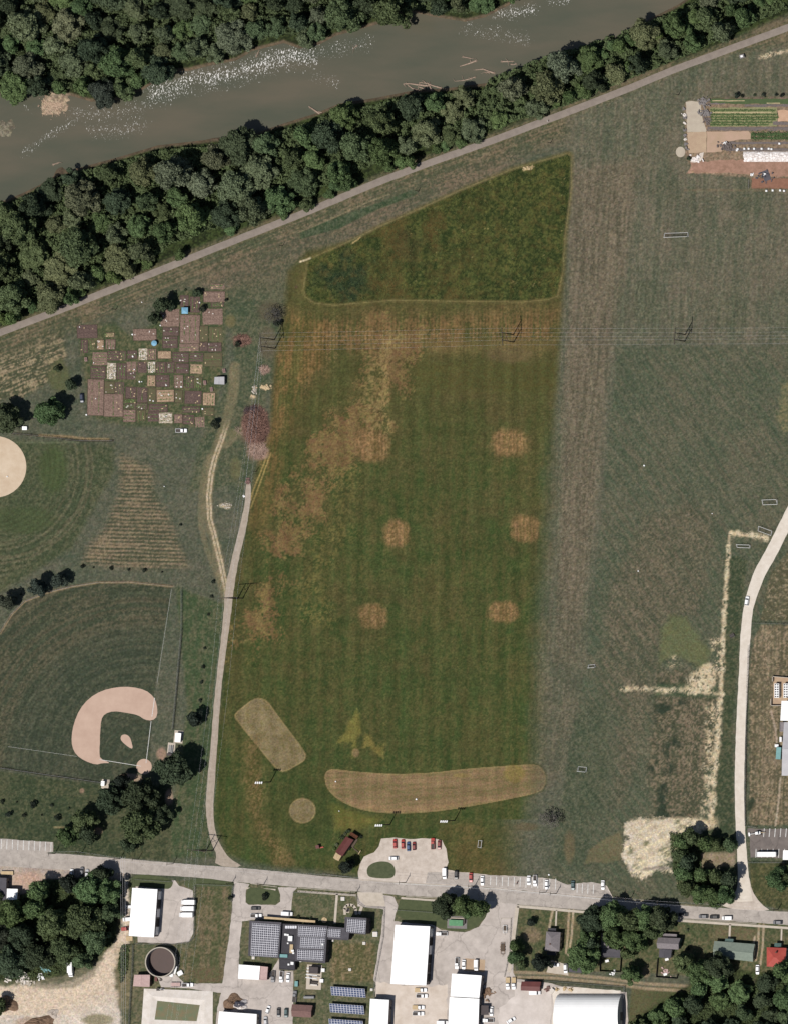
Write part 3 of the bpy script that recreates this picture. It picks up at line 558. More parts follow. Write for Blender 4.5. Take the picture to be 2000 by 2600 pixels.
# sand bars
for e in [(135, 262, 42, 40, (196, 174, 148)), (8, 320, 60, 40, (146, 138, 118)), (150, 470, 16, 10, (170, 140, 122))]:
    lay(sst(1.3, .8, np.hypot((U-e[0])/e[2], (V-e[1])/e[3])+(nm-.5)*.7), e[4], tuple(q*.74 for q in e[4]), con(nm+spk*1.3, 3))
Z = gz(U, V)
for e in [(135, 270, 44, 32, 1.45), (8, 322, 52, 34, 1.3), (150, 425, 14, 26, .9), (590, 352, 60, 5, .6)]:
    Z = Z+np.where(rs > -10, e[4]*1.6*sst(1.35, .5, np.hypot((U-e[0])/e[2], (V-e[1])/e[3])+(nm-.5)*.6), 0)
Z = Z+(fbm(X, Y, 9, 2, 130)-.5)*0.16*(rs < -6)*0
dry = sst(8, -8, rs)
C = C*np.exp(((spk*.46+(nm-.5)*.08+(nf3-.5)*.06+LR*1.5)*dry)[:, None])
C = np.clip(C/K, 0.004, 0.9)
nxg, nyg = len(gx), len(gy)
idx = np.arange(nxg*nyg).reshape(nyg, nxg)
F = np.stack([idx[:-1, :-1], idx[:-1, 1:], idx[1:, 1:], idx[1:, :-1]], -1).reshape(-1, 4)
me = bpy.data.meshes.new('ground'); me.vertices.add(U.size); me.loops.add(F.size); me.polygons.add(len(F))
me.vertices.foreach_set('co', np.stack([X, Y, Z], 1).astype(np.float32).ravel())
me.loops.foreach_set('vertex_index', F.ravel().astype(np.int32)); me.polygons.foreach_set('loop_start', np.arange(0, F.size, 4, dtype=np.int32))
me.update(calc_edges=True)
at = me.attributes.new('soil_and_grass', 'FLOAT_COLOR', 'POINT'); at.data.foreach_set('color', np.concatenate([C, np.ones((U.size, 1), np.float32)], 1).ravel())
gm = bpy.data.materials.new('meadow_soil'); gm.use_nodes = True; n = gm.node_tree.nodes; l = gm.node_tree.links
a = n.new('ShaderNodeAttribute'); a.attribute_name = 'soil_and_grass'
g = n.new('ShaderNodeNewGeometry'); no = n.new('ShaderNodeTexNoise'); no.inputs['Scale'].default_value = 1.15; no.inputs['Detail'].default_value = 5; no.inputs['Roughness'].default_value = 0.75
l.new(g.outputs['Position'], no.inputs['Vector'])
mr = n.new('ShaderNodeMapRange'); mr.inputs[1].default_value = 0.3; mr.inputs[2].default_value = 0.7; mr.inputs[3].default_value = 0.62; mr.inputs[4].default_value = 1.38; l.new(no.outputs['Fac'], mr.inputs[0])
n3 = n.new('ShaderNodeTexNoise'); n3.inputs['Scale'].default_value = 0.55; n3.inputs['Detail'].default_value = 4; n3.inputs['Roughness'].default_value = 0.8; l.new(g.outputs['Position'], n3.inputs['Vector'])
hv = n.new('ShaderNodeVectorMath'); hv.operation = 'MULTIPLY_ADD'; hv.inputs[1].default_value = (0.5, 0.25, 0.5); hv.inputs[2].default_value = (0.75, 0.875, 0.75); l.new(n3.outputs['Color'], hv.inputs[0])
m0 = n.new('ShaderNodeVectorMath'); m0.operation = 'MULTIPLY'; l.new(a.outputs['Color'], m0.inputs[0]); l.new(hv.outputs[0], m0.inputs[1])
mm = n.new('ShaderNodeVectorMath'); mm.operation = 'SCALE'; l.new(m0.outputs[0], mm.inputs[0]); l.new(mr.outputs[0], mm.inputs['Scale'])
l.new(mm.outputs[0], n['Principled BSDF'].inputs['Base Color']); n['Principled BSDF'].inputs['Roughness'].default_value = 0.95; n['Principled BSDF'].inputs['Specular IOR Level'].default_value = 0.1
me.materials.append(gm)
tag(link(bpy.data.objects.new('ground', me)), kind='structure')
# ---------------------------------------------------------------- river water
wx = np.arange(-500, 2300, 3.0); rows_ = 90
nbv = np.interp(wx, [p[0] for p in NB], [p[1] for p in NB])-8; sbv = np.interp(wx, [p[0] for p in SB], [p[1] for p in SB])+8
T = np.linspace(0, 1, rows_)[:, None]; WU = np.broadcast_to(wx, (rows_, wx.size)); WV = nbv*(1-T)+sbv*T
U2, V2 = WU.ravel().astype(np.float32), WV.ravel().astype(np.float32)
def ld2(line):
    d = np.full(U2.shape, 1e9, np.float32)
    for i in range(len(line)-1):
        ax, ay = line[i]; bx, by = line[i+1]; ex, ey = bx-ax, by-ay
        t = np.clip(((U2-ax)*ex+(V2-ay)*ey)/(ex*ex+ey*ey), 0, 1); d = np.minimum(d, np.hypot(U2-ax-ex*t, V2-ay-ey*t))
    return d
painted_glint = np.zeros_like(U2)  # sun glints over the rapids, painted as white flecks into the water colour
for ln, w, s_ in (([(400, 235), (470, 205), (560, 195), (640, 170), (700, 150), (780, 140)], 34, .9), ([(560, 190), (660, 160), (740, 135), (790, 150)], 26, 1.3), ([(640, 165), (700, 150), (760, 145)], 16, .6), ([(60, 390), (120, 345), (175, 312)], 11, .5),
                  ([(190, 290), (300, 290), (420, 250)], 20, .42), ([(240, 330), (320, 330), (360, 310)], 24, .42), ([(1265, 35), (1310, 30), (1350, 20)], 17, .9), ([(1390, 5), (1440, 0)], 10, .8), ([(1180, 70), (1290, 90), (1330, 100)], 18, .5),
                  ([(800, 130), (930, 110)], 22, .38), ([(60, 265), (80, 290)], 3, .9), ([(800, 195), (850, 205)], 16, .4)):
    painted_glint = np.maximum(painted_glint, min(s_, 1.0)*sst(w*1.25, 0, ld2(ln)+(vn(U2/9, V2/9, 9)-.5)*w*.7))
wm = MB(); wp = [W(u, v) for u, v in zip(WU.ravel(), WV.ravel())]
c = wx.size; wme = bpy.data.meshes.new('river')
wi = np.arange(rows_*c).reshape(rows_, c); WF = np.stack([wi[1:, :-1], wi[1:, 1:], wi[:-1, 1:], wi[:-1, :-1]], -1).reshape(-1, 4)
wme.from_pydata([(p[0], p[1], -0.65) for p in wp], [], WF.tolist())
at = wme.attributes.new('painted_glints', 'FLOAT', 'POINT'); at.data.foreach_set('value', painted_glint.astype(np.float32))
wmat = bpy.data.materials.new('muddy_river_water'); wmat.use_nodes = True; n = wmat.node_tree.nodes; l = wmat.node_tree.links; b = n['Principled BSDF']
g = n.new('ShaderNodeNewGeometry'); big = n.new('ShaderNodeTexNoise'); big.inputs['Scale'].default_value = 0.03; big.inputs['Detail'].default_value = 5; mb_ = n.new('ShaderNodeMapping'); mb_.inputs['Rotation'].default_value[2] = math.radians(-22); mb_.inputs['Scale'].default_value = (.45, 1.6, 1); l.new(g.outputs['Position'], mb_.inputs[0]); l.new(mb_.outputs[0], big.inputs['Vector'])
cr = n.new('ShaderNodeValToRGB'); cr.color_ramp.elements[0].position = .38; cr.color_ramp.elements[1].position = .62
cr.color_ramp.elements[0].color = (*alb(108, 102, 86), 1); cr.color_ramp.elements[1].color = (*alb(90, 93, 78), 1); l.new(big.outputs['Fac'], cr.inputs['Fac'])
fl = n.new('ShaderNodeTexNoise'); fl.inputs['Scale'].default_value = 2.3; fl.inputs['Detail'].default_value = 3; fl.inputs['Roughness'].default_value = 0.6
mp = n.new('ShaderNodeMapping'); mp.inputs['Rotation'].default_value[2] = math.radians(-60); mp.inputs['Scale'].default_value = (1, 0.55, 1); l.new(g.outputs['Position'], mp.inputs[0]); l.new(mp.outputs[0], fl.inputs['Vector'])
aa = n.new('ShaderNodeAttribute'); aa.attribute_name = 'painted_glints'
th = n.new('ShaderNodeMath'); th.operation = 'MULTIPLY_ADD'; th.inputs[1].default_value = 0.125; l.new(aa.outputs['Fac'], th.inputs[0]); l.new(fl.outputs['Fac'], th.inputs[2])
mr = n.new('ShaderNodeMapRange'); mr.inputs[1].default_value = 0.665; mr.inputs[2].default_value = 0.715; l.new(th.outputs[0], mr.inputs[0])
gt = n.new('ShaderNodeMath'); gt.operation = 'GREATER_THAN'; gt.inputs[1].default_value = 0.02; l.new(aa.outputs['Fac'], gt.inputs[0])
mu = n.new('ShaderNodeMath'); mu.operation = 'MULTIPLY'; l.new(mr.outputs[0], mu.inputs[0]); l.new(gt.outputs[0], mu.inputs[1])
mix = n.new('ShaderNodeMixRGB'); l.new(mu.outputs[0], mix.inputs[0]); l.new(cr.outputs[0], mix.inputs[1]); mix.inputs[2].default_value = (0.62, 0.61, 0.58, 1); l.new(mix.outputs[0], b.inputs['Base Color'])  # pale glint flecks mixed into the base colour
b.inputs['Roughness'].default_value = 0.22; b.inputs['Specular IOR Level'].default_value = 0.3
rip = n.new('ShaderNodeTexNoise'); rip.inputs['Scale'].default_value = 0.8; rip.inputs['Detail'].default_value = 4; l.new(g.outputs['Position'], rip.inputs['Vector'])
bp = n.new('ShaderNodeBump'); bp.inputs['Strength'].default_value = 0.12; bp.inputs['Distance'].default_value = 0.2; l.new(rip.outputs['Fac'], bp.inputs['Height']); l.new(bp.outputs[0], b.inputs['Normal'])
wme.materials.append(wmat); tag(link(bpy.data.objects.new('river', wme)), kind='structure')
# ---------------------------------------------------------------- roads, drives and lots
tr = [(-500, 1036)]+[(x, float(trail_y(x))) for x in (-200, 0, 90, 168, 250, 321, 390, 446, 520, 607, 700, 786, 870, 964, 1100, 1180, 1250, 1350, 1446, 1520, 1600, 1708, 1850, 2000, 2200)]
strip('riverside_trail', [(p[0], p[1], 17.5) for p in tr], M['trail'], 0.05, True, jit=0.3)
sheet('street', [(-300, 2148), (0, 2166), (110, 2166), (150, 2168), (300, 2180), (500, 2197), (620, 2205), (815, 2225), (917, 2233), (1000, 2240), (1223, 2253), (1500, 2277), (1768, 2303), (2000, 2316), (2300, 2336),
                 (2300, 2372), (2000, 2350), (1926, 2344), (1720, 2332), (1440, 2308), (1315, 2297), (1113, 2279), (1030, 2275), (902, 2264), (756, 2253), (595, 2240), (500, 2229), (440, 2225), (327, 2219), (0, 2200), (-300, 2182)], 0.02, M['street'], jit=.12)
sheet('park_drive', chaikin([(630, 1226), (637, 1226), (638, 1262), (634, 1290), (628, 1333), (606, 1422), (594, 1496), (587, 1560), (568, 1700), (560, 1774), (553, 1879), (545, 1998), (541, 2057), (547, 2117), (562, 2150), (582, 2180), (622, 2204),
                 (545, 2199), (551, 2170), (540, 2150), (530, 2117), (522, 2057), (525, 1998), (537, 1879), (544, 1774), (553, 1700), (569, 1550), (572, 1496), (588, 1422), (610, 1333), (622, 1282), (624, 1232)], 1), 0.04, M['drive'], jit=.15)
gr = [(2080, 1160, 30), (2040, 1240, 30), (1998, 1322, 30), (1957, 1405, 30), (1927, 1456, 30), (1907, 1514, 26), (1898, 1546, 24), (1892, 1614, 26), (1888, 1698, 24), (1880, 1850, 24), (1876, 2000, 24), (1879, 2100, 23), (1886, 2219, 26), (1890, 2290, 40)]
strip('gravel_road', gr, M['groad'], 0.04, jit=.5)
sheet('gravel_road_mouth', [(1873, 2220), (1900, 2220), (1908, 2262), (1930, 2295), (1960, 2316), (1826, 2306), (1856, 2285), (1872, 2255)], 0.03, M['gravel'], 1)
sheet('street_parking_bay', [(-300, 2118), (0, 2130), (135, 2139), (135, 2163), (110, 2168), (0, 2168), (-300, 2150)], 0.045, M['street'])
sheet('farm_parking_lot', [(912, 2236), (909, 2215), (914, 2195), (924, 2176), (950, 2165), (962, 2150), (968, 2130), (1000, 2127), (1040, 2131), (1100, 2129), (1122, 2134), (1132, 2155), (1138, 2190), (1131, 2208), (1160, 2214), (1250, 2223), (1345, 2227), (1405, 2233), (1440, 2247), (1500, 2240), (1540, 2250), (1556, 2281), (1500, 2277), (1223, 2253), (1000, 2241)], 0.045, M['gravel'])
sheet('street_side_parking', [(1150, 2214), (1250, 2223), (1345, 2228), (1405, 2234), (1440, 2247), (1500, 2240), (1538, 2250), (1553, 2280), (1500, 2276), (1223, 2252), (1120, 2246), (1080, 2243), (1085, 2216)], 0.06, M['street'])
sheet('grass_island', chaikin([(933, 2225), (931, 2205), (945, 2192), (968, 2187), (990, 2190), (1003, 2203), (1003, 2224), (990, 2232), (948, 2230)], 2), 0.09, mat('island_grass', alb(96, 102, 72), alb(74, 84, 56), 0.6))
ys = M['yard']
sheet('plant_driveway', [(595, 2239), (634, 2246), (625, 2262), (624, 2292), (632, 2298), (700, 2299), (712, 2290), (712, 2272), (706, 2254), (756, 2254), (745, 2266), (739, 2320), (735, 2332), (640, 2336), (615, 2340), (610, 2390), (605, 2470), (688, 2470), (708, 2435), (710, 2465), (745, 2466), (745, 2540), (743, 2640), (545, 2640), (552, 2560), (562, 2522), (500, 2514), (480, 2510), (410, 2508), (395, 2470), (440, 2470), (470, 2498), (565, 2498), (574, 2430), (582, 2380), (590, 2310)], 0.05, ys)
sheet('east_service_yard', [(1236, 2288), (1312, 2297), (1310, 2330), (1302, 2470), (1310, 2486), (1390, 2496), (1430, 2508), (1590, 2520), (1600, 2700), (960, 2700), (985, 2530), (960, 2500), (948, 2490), (966, 2380), (974, 2310), (908, 2302), (908, 2266), (945, 2266), (1000, 2278), (1010, 2300), (1000, 2340), (1100, 2350), (1120, 2362), (1180, 2368), (1215, 2354), (1232, 2330), (1238, 2310)], 0.05, ys)
sheet('gravel_yard', [(952, 2492), (1000, 2500), (1085, 2506), (1135, 2500), (1134, 2700), (950, 2700)], .07, mat('sandy_yard_gravel', alb(244, 231, 218), alb(212, 196, 180), .12, .95), jit=.6)
sheet('gravel_yard', [(1312, 2494), (1400, 2508), (1392, 2700), (1262, 2700), (1266, 2560), (1306, 2530)], .08, mat('pinkish_yard_gravel', alb(240, 229, 221), alb(210, 199, 190), .12, .95), jit=.6)
sheet('dome_apron', [(1400, 2508), (1430, 2506), (1575, 2516), (1570, 2700), (1385, 2700), (1405, 2560)], 0.07, M['wgravel'])
sheet('gravel_apron', [(908, 2266), (972, 2268), (978, 2302), (930, 2303), (912, 2285)], 0.07, M['conc'])
sheet('warehouse_lot', [(398, 2232), (445, 2236), (455, 2250), (490, 2262), (494, 2300), (491, 2370), (480, 2392), (440, 2398), (350, 2394), (345, 2250)], 0.05, ys)
sheet('school_parking_lot', [(1897, 2104), (2300, 2112), (2300, 2184), (1905, 2178), (1903, 2128), (1897, 2122)], 0.05, M['asphalt'])
sheet('house_parking_pad', [(1394, 2438), (1442, 2452), (1442, 2478), (1386, 2470)], 0.06, M['conc'])
sheet('garage_stalls', [(1180, 2434), (1231, 2438), (1229, 2470), (1178, 2466)], 0.07, M['tansoil'], jit=0)
for nm_, cl, w in (('sidewalk', [(1018, 2281), (1115, 2288)], 5), ('sidewalk', [(756, 2264), (905, 2274)], 5), ('sidewalk', [(1312, 2302), (1450, 2314), (1500, 2318)], 6), ('sidewalk', [(1718, 2338), (2300, 2378)], 6),
                   ('sidewalk', [(1313, 2302), (1300, 2400), (1292, 2470)], 9), ('footpath', [(856, 2270), (850, 2346)], 6), ('footpath', [(1853, 2348), (1851, 2384)], 5), ('footpath', [(1412, 2312), (1410, 2352)], 4), ('footpath', [(1984, 2360), (1983, 2390)], 4), ('footpath', [(623, 2256), (700, 2260)], 4), ('footpath', [(920, 2300), (912, 2322)], 7)):
    strip(nm_, [(p[0], p[1], w) for p in cl], M['conc'], 0.08)
# white lines
def lines(name, segs, z, w=0.35):
    mb = MB()
    for (x0, y0, x1, y1) in segs:
        a, b = W(x0, y0), W(x1, y1); mb.box((a[0]+b[0])/2, (a[1]+b[1])/2, z, math.hypot(b[0]-a[0], b[1]-a[1]), w, 0.012, math.atan2(b[1]-a[1], b[0]-a[0]))
    mb.build(name, M['paint'], kind='structure')
lines('parking_bay_lines', [(x, 2131+x*.06, x-1, 2156+x*.05) for x in range(4, 134, 14)], 0.05)
lines('roadside_parking_lines', [(x, 2226+(x-1245)*.035, x-1, 2248+(x-1245)*.07) for x in range(1245, 1420, 15)]+[(x, 2243+(x-1440)*.06, x-1, 2266+(x-1440)*.08) for x in (1465, 1478, 1492, 1506)], 0.065)
lines('school_lot_lines', [(1940+14*k, 2104, 1940+14*k-2, 2126) for k in range(6)]+[(1919+14.5*k, 2156, 1918+14.5*k, 2178) for k in range(6)], 0.055)
lines('street_edge_line', [(1000, 2243, 1250, 2257), (1250, 2257, 1500, 2281), (1500, 2281, 1700, 2299)], 0.03, .2)
# kerbs
def kerb(pts, w=0.3):
    mb = MB()
    for a, b in zip(pts[:-1], pts[1:]):
        a, b = W(*a), W(*b); mb.box((a[0]+b[0])/2, (a[1]+b[1])/2, 0, math.hypot(b[0]-a[0], b[1]-a[1]), w, 0.13, math.atan2(b[1]-a[1], b[0]-a[0]))
    mb.build('kerb', M['kerb'], kind='structure')
for k in ([(636, 2244), (704, 2253)], [(757, 2255), (902, 2266)], [(1030, 2277), (1113, 2281)], [(1317, 2298), (1440, 2310)], [(1560, 2284), (1768, 2304)], [(1000, 2242), (1120, 2248)], [(1722, 2334), (1920, 2346)], [(920, 2235), (1000, 2241)],
          [(1272, 2332), (1297, 2332), (1294, 2420), (1281, 2482)], [(1272, 2332), (1268, 2350)]):
    kerb(k)
for isl in ([(333, 2232), (345, 2222), (370, 2221), (420, 2228), (441, 2238), (436, 2254), (425, 2259), (345, 2250), (331, 2255)], [(467, 2243), (480, 2234), (520, 2230), (590, 2240), (594, 2252), (500, 2252), (480, 2256), (470, 2250)],
            [(628, 2258), (640, 2253), (704, 2261), (710, 2272), (708, 2290), (690, 2298), (632, 2296), (624, 2286)], [(1012, 2290), (1020, 2284), (1115, 2290), (1225, 2310), (1230, 2330), (1214, 2350), (1190, 2363), (1150, 2365), (1112, 2355), (1095, 2345), (1008, 2335)]):
    sheet('lawn_island', chaikin(isl, 1), 0.10, mat('lawn', alb(92, 100, 66), alb(74, 84, 54), 0.5), jit=.1)
# ball field dirt
inf = [(1340, 300), (1310, 230), (1240, 175), (1120, 148), (1000, 150), (870, 180), (760, 245), (680, 340), (630, 460), (610, 570), (615, 660), (650, 730), (720, 780), (820, 815), (870, 800), (950, 800), (855, 765), (848, 700), (855, 560), (862, 430), (895, 378), (970, 355), (1080, 370), (1180, 390), (1235, 430), (1300, 438), (1345, 400)]
sheet('ball_field_infield', chaikin([(x/3.36, 1700+y/3.36) for x, y in inf], 1), 0.03, M['clay'], jit=.12)
sheet('pitching_dirt', chaikin([(306, 1873), (310, 1866), (321, 1865), (330, 1872), (334, 1884), (338, 1902), (328, 1899), (308, 1882)], 1), 0.03, M['clay'])
sheet('home_plate_dirt', chaikin([(366+20*math.cos(t*math.tau/14), 1947+20*math.sin(t*math.tau/14)) for t in range(14)], 1), 0.03, M['clay'])
sheet('west_infield', [(-12+79*math.cos(t*math.tau/40), 1185+78*math.sin(t*math.tau/40)) for t in range(40)], 0.03, M['clay2'], jit=.15)
lines('ball_field_lines', [(384, 1832, 371, 1938), (358, 1946, 253, 1929)], 0.05, .25)
lines('faded_foul_line', [(195, 1921, 20, 1896), (436, 1495, 399, 1735)], 0.02, .07)
lines('baseline_chalk', [(393, 1772, 386, 1820)], 0.05, .3)
# ---------------------------------------------------------------- trees
def crown_mesh(name, rad, ht, nl, n, ls, seed, low=0.25, lobe=(0.34, 0.5), flat=1.0):
    rg = np.random.default_rng(seed); vs = []; lobes = []
    for i in range(nl):
        a = rg.uniform(0, math.tau); q = rg.uniform(0, 1)**.6; zz = rg.uniform(low, 1)
        w = math.sqrt(max(0, 1-((zz-.45)/.62)**2)); r = q*w*.72
        lr = rg.uniform(*lobe)*(1.1-.35*q); lobes.append((math.cos(a)*r*rad, math.sin(a)*r*rad, (zz*.8+.08)*ht, lr*rad))
    L = np.array(lobes); per = rg.choice(nl, n, p=(L[:, 3]**2)/(L[:, 3]**2).sum())
    d = rg.normal(size=(n, 3)); d[:, 2] = np.abs(d[:, 2])*.8+d[:, 2]*.35; d /= np.linalg.norm(d, axis=1)[:, None]
    rr_ = L[per, 3]*(1+rg.normal(size=n)*.1)*rg.choice([1, .9, .72, 1.12], n, p=[.5, .25, .15, .1])
    P = L[per, :3]+d*rr_[:, None]*np.array([1, 1, .85*flat])
    keep = np.ones(n, bool)
    for k in range(nl):
        dd = (P-L[k, :3])/np.array([1, 1, .85*flat]); keep &= ~((np.linalg.norm(dd, axis=1) < L[k, 3]*.62) & (per != k))
    P = P[keep]; d = d[keep]; n = len(P)
    P[:, 2] = np.maximum(P[:, 2], ht*.12)
    N = d*1.0+rg.normal(size=(n, 3))*.55; N /= np.linalg.norm(N, axis=1)[:, None]
    A = np.cross(N, rg.normal(size=(n, 3))); A /= np.linalg.norm(A, axis=1)[:, None]; B = np.cross(N, A)
    s = ls*rg.uniform(.55, 1.25, n)[:, None]
    q = []
    for (a, b) in ((-1, -.6), (.2, -1), (1, .3), (.1, 1)):
        q.append(P+A*s*a*rg.uniform(.7, 1.1, (n, 1))+B*s*b*rg.uniform(.7, 1.1, (n, 1))+N*s*.2*rg.normal(size=(n, 1)))
    V_ = np.stack(q, 1).reshape(-1, 3); me = bpy.data.meshes.new(name)
    me.vertices.add(n*4); me.loops.add(n*4); me.polygons.add(n); me.vertices.foreach_set('co', V_.astype(np.float32).ravel())
    me.loops.foreach_set('vertex_index', np.arange(n*4, dtype=np.int32)); me.polygons.foreach_set('loop_start', np.arange(0, n*4, 4, dtype=np.int32))
    me.update(calc_edges=True); me.materials.append(LEAF); return me, lobes
def trunk_mesh(ht, rad, lobes, r0, seed):
    rg = random.Random(seed); mb = MB(); top = (rg.uniform(-.3, .3), rg.uniform(-.3, .3), ht*.75)
    mb.tube([(0, 0, -.4), (0.05*rad, 0, ht*.25), (top[0]*.6, top[1]*.6, ht*.5), top], [r0*1.3, r0, r0*.75, r0*.3], 7)
    for b in lobes[:7]:
        z0 = ht*rg.uniform(.22, .5); mb.tube([(0, 0, z0), (b[0]*.5, b[1]*.5, (z0+b[2])/2+.3), (b[0]*.9, b[1]*.9, b[2])], [r0*.5, r0*.33, r0*.1], 5)
    return mb.mesh('trunk', M['bark'])
TREE = {}
def proto(kind, k):
    key = (kind, k)
    if key not in TREE:
        if kind == 'huge': c, lb = crown_mesh('crown', 9.5, 17, 46, 13000, .47, 600+k, .15, (.15, .30)); t = trunk_mesh(17, 9.5, lb, .5, k)
        elif kind == 'big': c, lb = crown_mesh('crown', 7.0, 14, 32, 7600, .43, 100+k, .15, (.18, .34)); t = trunk_mesh(14, 7, lb, .42, k)
        elif kind == 'mid': c, lb = crown_mesh('crown', 4.5, 10.5, 15, 3000, .40, 200+k, .2, (.3, .46)); t = trunk_mesh(10.5, 4.5, lb, .26, k)
        elif kind == 'small': c, lb = crown_mesh('crown', 2.2, 4.6, 8, 900, .27, 300+k, .25, (.36, .52)); t = trunk_mesh(4.6, 2.2, lb, .12, k)
        elif kind == 'shrub': c, lb = crown_mesh('crown', 1.3, 1.9, 6, 420, .18, 400+k, .1, (.4, .55)); t = trunk_mesh(1.9, 1.3, lb, .07, k)
        elif kind == 'bare': c, lb = crown_mesh('crown', 5.0, 7, 20, 1500, .17, 500+k, .2, (.22, .36)); t = trunk_mesh(7, 5, lb, .3, k)
        TREE[key] = (c, t, {'huge': (9.5, 17), 'big': (7, 14), 'mid': (4.5, 10.5), 'small': (2.2, 4.6), 'shrub': (1.3, 1.9), 'bare': (5, 7)}[kind])
    return TREE[key]
TONE = {'olive': (.95, .98, .84), 'green': (.74, .98, .66), 'dark': (.46, .55, .50), 'grey': (1.0, 1.0, 1.0), 'bright': (.85, 1.08, .66), 'black': (.26, .29, .34), 'blue': (.5, .54, .66), 'twig': (.95, .78, 1.15), 'mid': (.72, .86, .66)}
def tree(px, py, rpx, tone, label, group=None, name='tree', kind=None, cat='tree', k=None, hs=1.0):
    rm = rpx*S*1.12
    if kind is None: kind = 'huge' if rm > 8.2 else 'big' if rm > 5.6 else 'mid' if rm > 3.1 else 'small' if rm > 1.5 else 'shrub'
    nk = {'huge': 7, 'big': 7, 'mid': 6, 'small': 4, 'shrub': 3, 'bare': 2}[kind]
    c, t, (r0, h0) = proto(kind, R.randrange(nk) if k is None else k)
    s = rm/r0; hz = s*hs*R.uniform(.9, 1.12); x, y = W(px, py, h0*hz*.55); g0 = float(gz(np.float32(x/S+1000), np.float32(1300-y/S)))
    o = thing(name, label, cat, (x, y, g0), R.uniform(0, math.tau), group); o.scale = (s, s, hz)
    tn = TONE[tone]; j = R.uniform(.8, 1.18); w = R.uniform(-.07, .07)
    cr = link(bpy.data.objects.new('crown', c), o); cr.color = (tn[0]*j*(1+w), tn[1]*j, tn[2]*j*(1-w), 1)
    link(bpy.data.objects.new('trunk', t), o); return o
# woods: spaced scatter inside outlines, tall and low crowns mixed
def inside(poly, x, y):
    c = False; n = len(poly)
    for i in range(n):
        ax, ay = poly[i]; bx, by = poly[(i+1) % n]
        if (ay > y) != (by > y) and x < (bx-ax)*(y-ay)/(by-ay)+ax: c = not c
    return c
def scatter(poly, rmin, rmax, n, rnd, gap=.78, pts=None):
    pts = pts if pts is not None else []; out = []; xs = [p[0] for p in poly]; ys = [p[1] for p in poly]; t = 0
    while len(out) < n and t < 40000:
        t += 1; x = rnd.uniform(min(xs), max(xs)); y = rnd.uniform(min(ys), max(ys))
        if not inside(poly, x, y): continue
        r = rmin+(rmax-rmin)*rnd.random()**1.6
        if all((x-a)**2+(y-b)**2 > ((r+c)*gap)**2 for a, b, c in pts): pts.append((x, y, r)); out.append((x, y, r))
    return out
rw = random.Random(21)
TN = {'olive': 'olive green', 'green': 'fresh green', 'dark': 'dark green', 'grey': 'grey-green', 'bright': 'bright light-green', 'mid': 'mid green'}
def wood_trees(poly, n, where, group, rmin=20, rmax=42, tones=('olive', 'olive', 'green', 'mid', 'dark', 'grey', 'mid'), cuts=(), pts=None, gap=.72):
    for x, y, r in scatter(poly, rmin, rmax, n, rw, gap, pts):
        # a broad patchwork of species: tone drifts over the wood
        q = float(vn(np.array([x/90.]), np.array([y/90.]), 77)[0]); tone = tones[int((q*.65+rw.random()*.35)*len(tones)) % len(tones)]
        sz = 'large' if r > 38 else 'medium' if r > 24 else 'small'
        if cuts:
            seg = [nm for (lim, nm) in cuts if x < lim][0]
        else: seg = ''
        tree(x, y, r, tone, hs=rw.choice((.72, .9, 1.0, 1.15, 1.4)), label=f"{sz} {TN[tone]} tree {where}{seg}", group=group+seg+' '+sz+' '+TN[tone])
nwood = [(-30, -30), (-30, 225), (20, 215), (90, 230), (130, 215), (180, 225), (225, 238), (300, 235), (365, 205), (430, 162), (520, 148), (600, 132), (650, 105), (720, 85), (765, 92), (815, 88), (850, 68), (900, 56), (1000, 30), (1040, 20), (1100, 26), (1180, 34), (1220, 22), (1260, -5), (1290, -30)]
npts = [(170, 60, 46), (590, 95, 50), (70, 165, 42)]
for (x, y, r), lb in zip(npts, ('big pale crown high in the wood at the upper left', 'big silvery crown just above the rapids', 'big pale crown left of the gravel bar')): tree(x, y, r, 'grey', lb)
wood_trees(nwood, 65, 'in the north bank wood', 'trees of the north bank wood', 27, 54, cuts=((330, ', far left stretch'), (640, ', left of the rapids'), (900, ', behind the rapids'), (2000, ', right stretch')), pts=npts)
# river corner trees seen on their own
tree(262, 235, 40, 'blue', 'blue-green rounded tree overhanging the river from the north bank beside the gravel bar')
tree(350, 205, 24, 'green', 'green tree on the spur of the north bank jutting into the river')
tree(150, 220, 18, 'green', 'green tree standing right at the head of the gravel bar')
tree(775, 100, 26, 'olive', 'olive tree leaning over the top of the rapids')
spts = []
for (x, y, r, tn, lb, hs_) in ((205, 505, 50, 'grey', 'big pale grey-green cottonwood on the south bank above the brown log tangle', 1.2), (440, 440, 50, 'grey', 'big pale cottonwood throwing the longest shadow over the river', 1.5), (195, 625, 56, 'mid', 'broad dull grey-green tree in the belt right above the ploughed rows', 1.0),
    (1428, 165, 46, 'grey', 'silvery grey-green tree at the river edge of the narrow belt', 1.3), (1300, 224, 36, 'grey', 'pale tree right of the driftwood group at the river edge', 1.1), (835, 345, 44, 'dark', 'dark tree behind the broken trunk on the south bank', 1.3), (1045, 270, 40, 'dark', 'dark tree just behind the driftwood jam', 1.2)):
    tree(x, y, r, tn, lb, hs=hs_); spts.append((x, y, r))
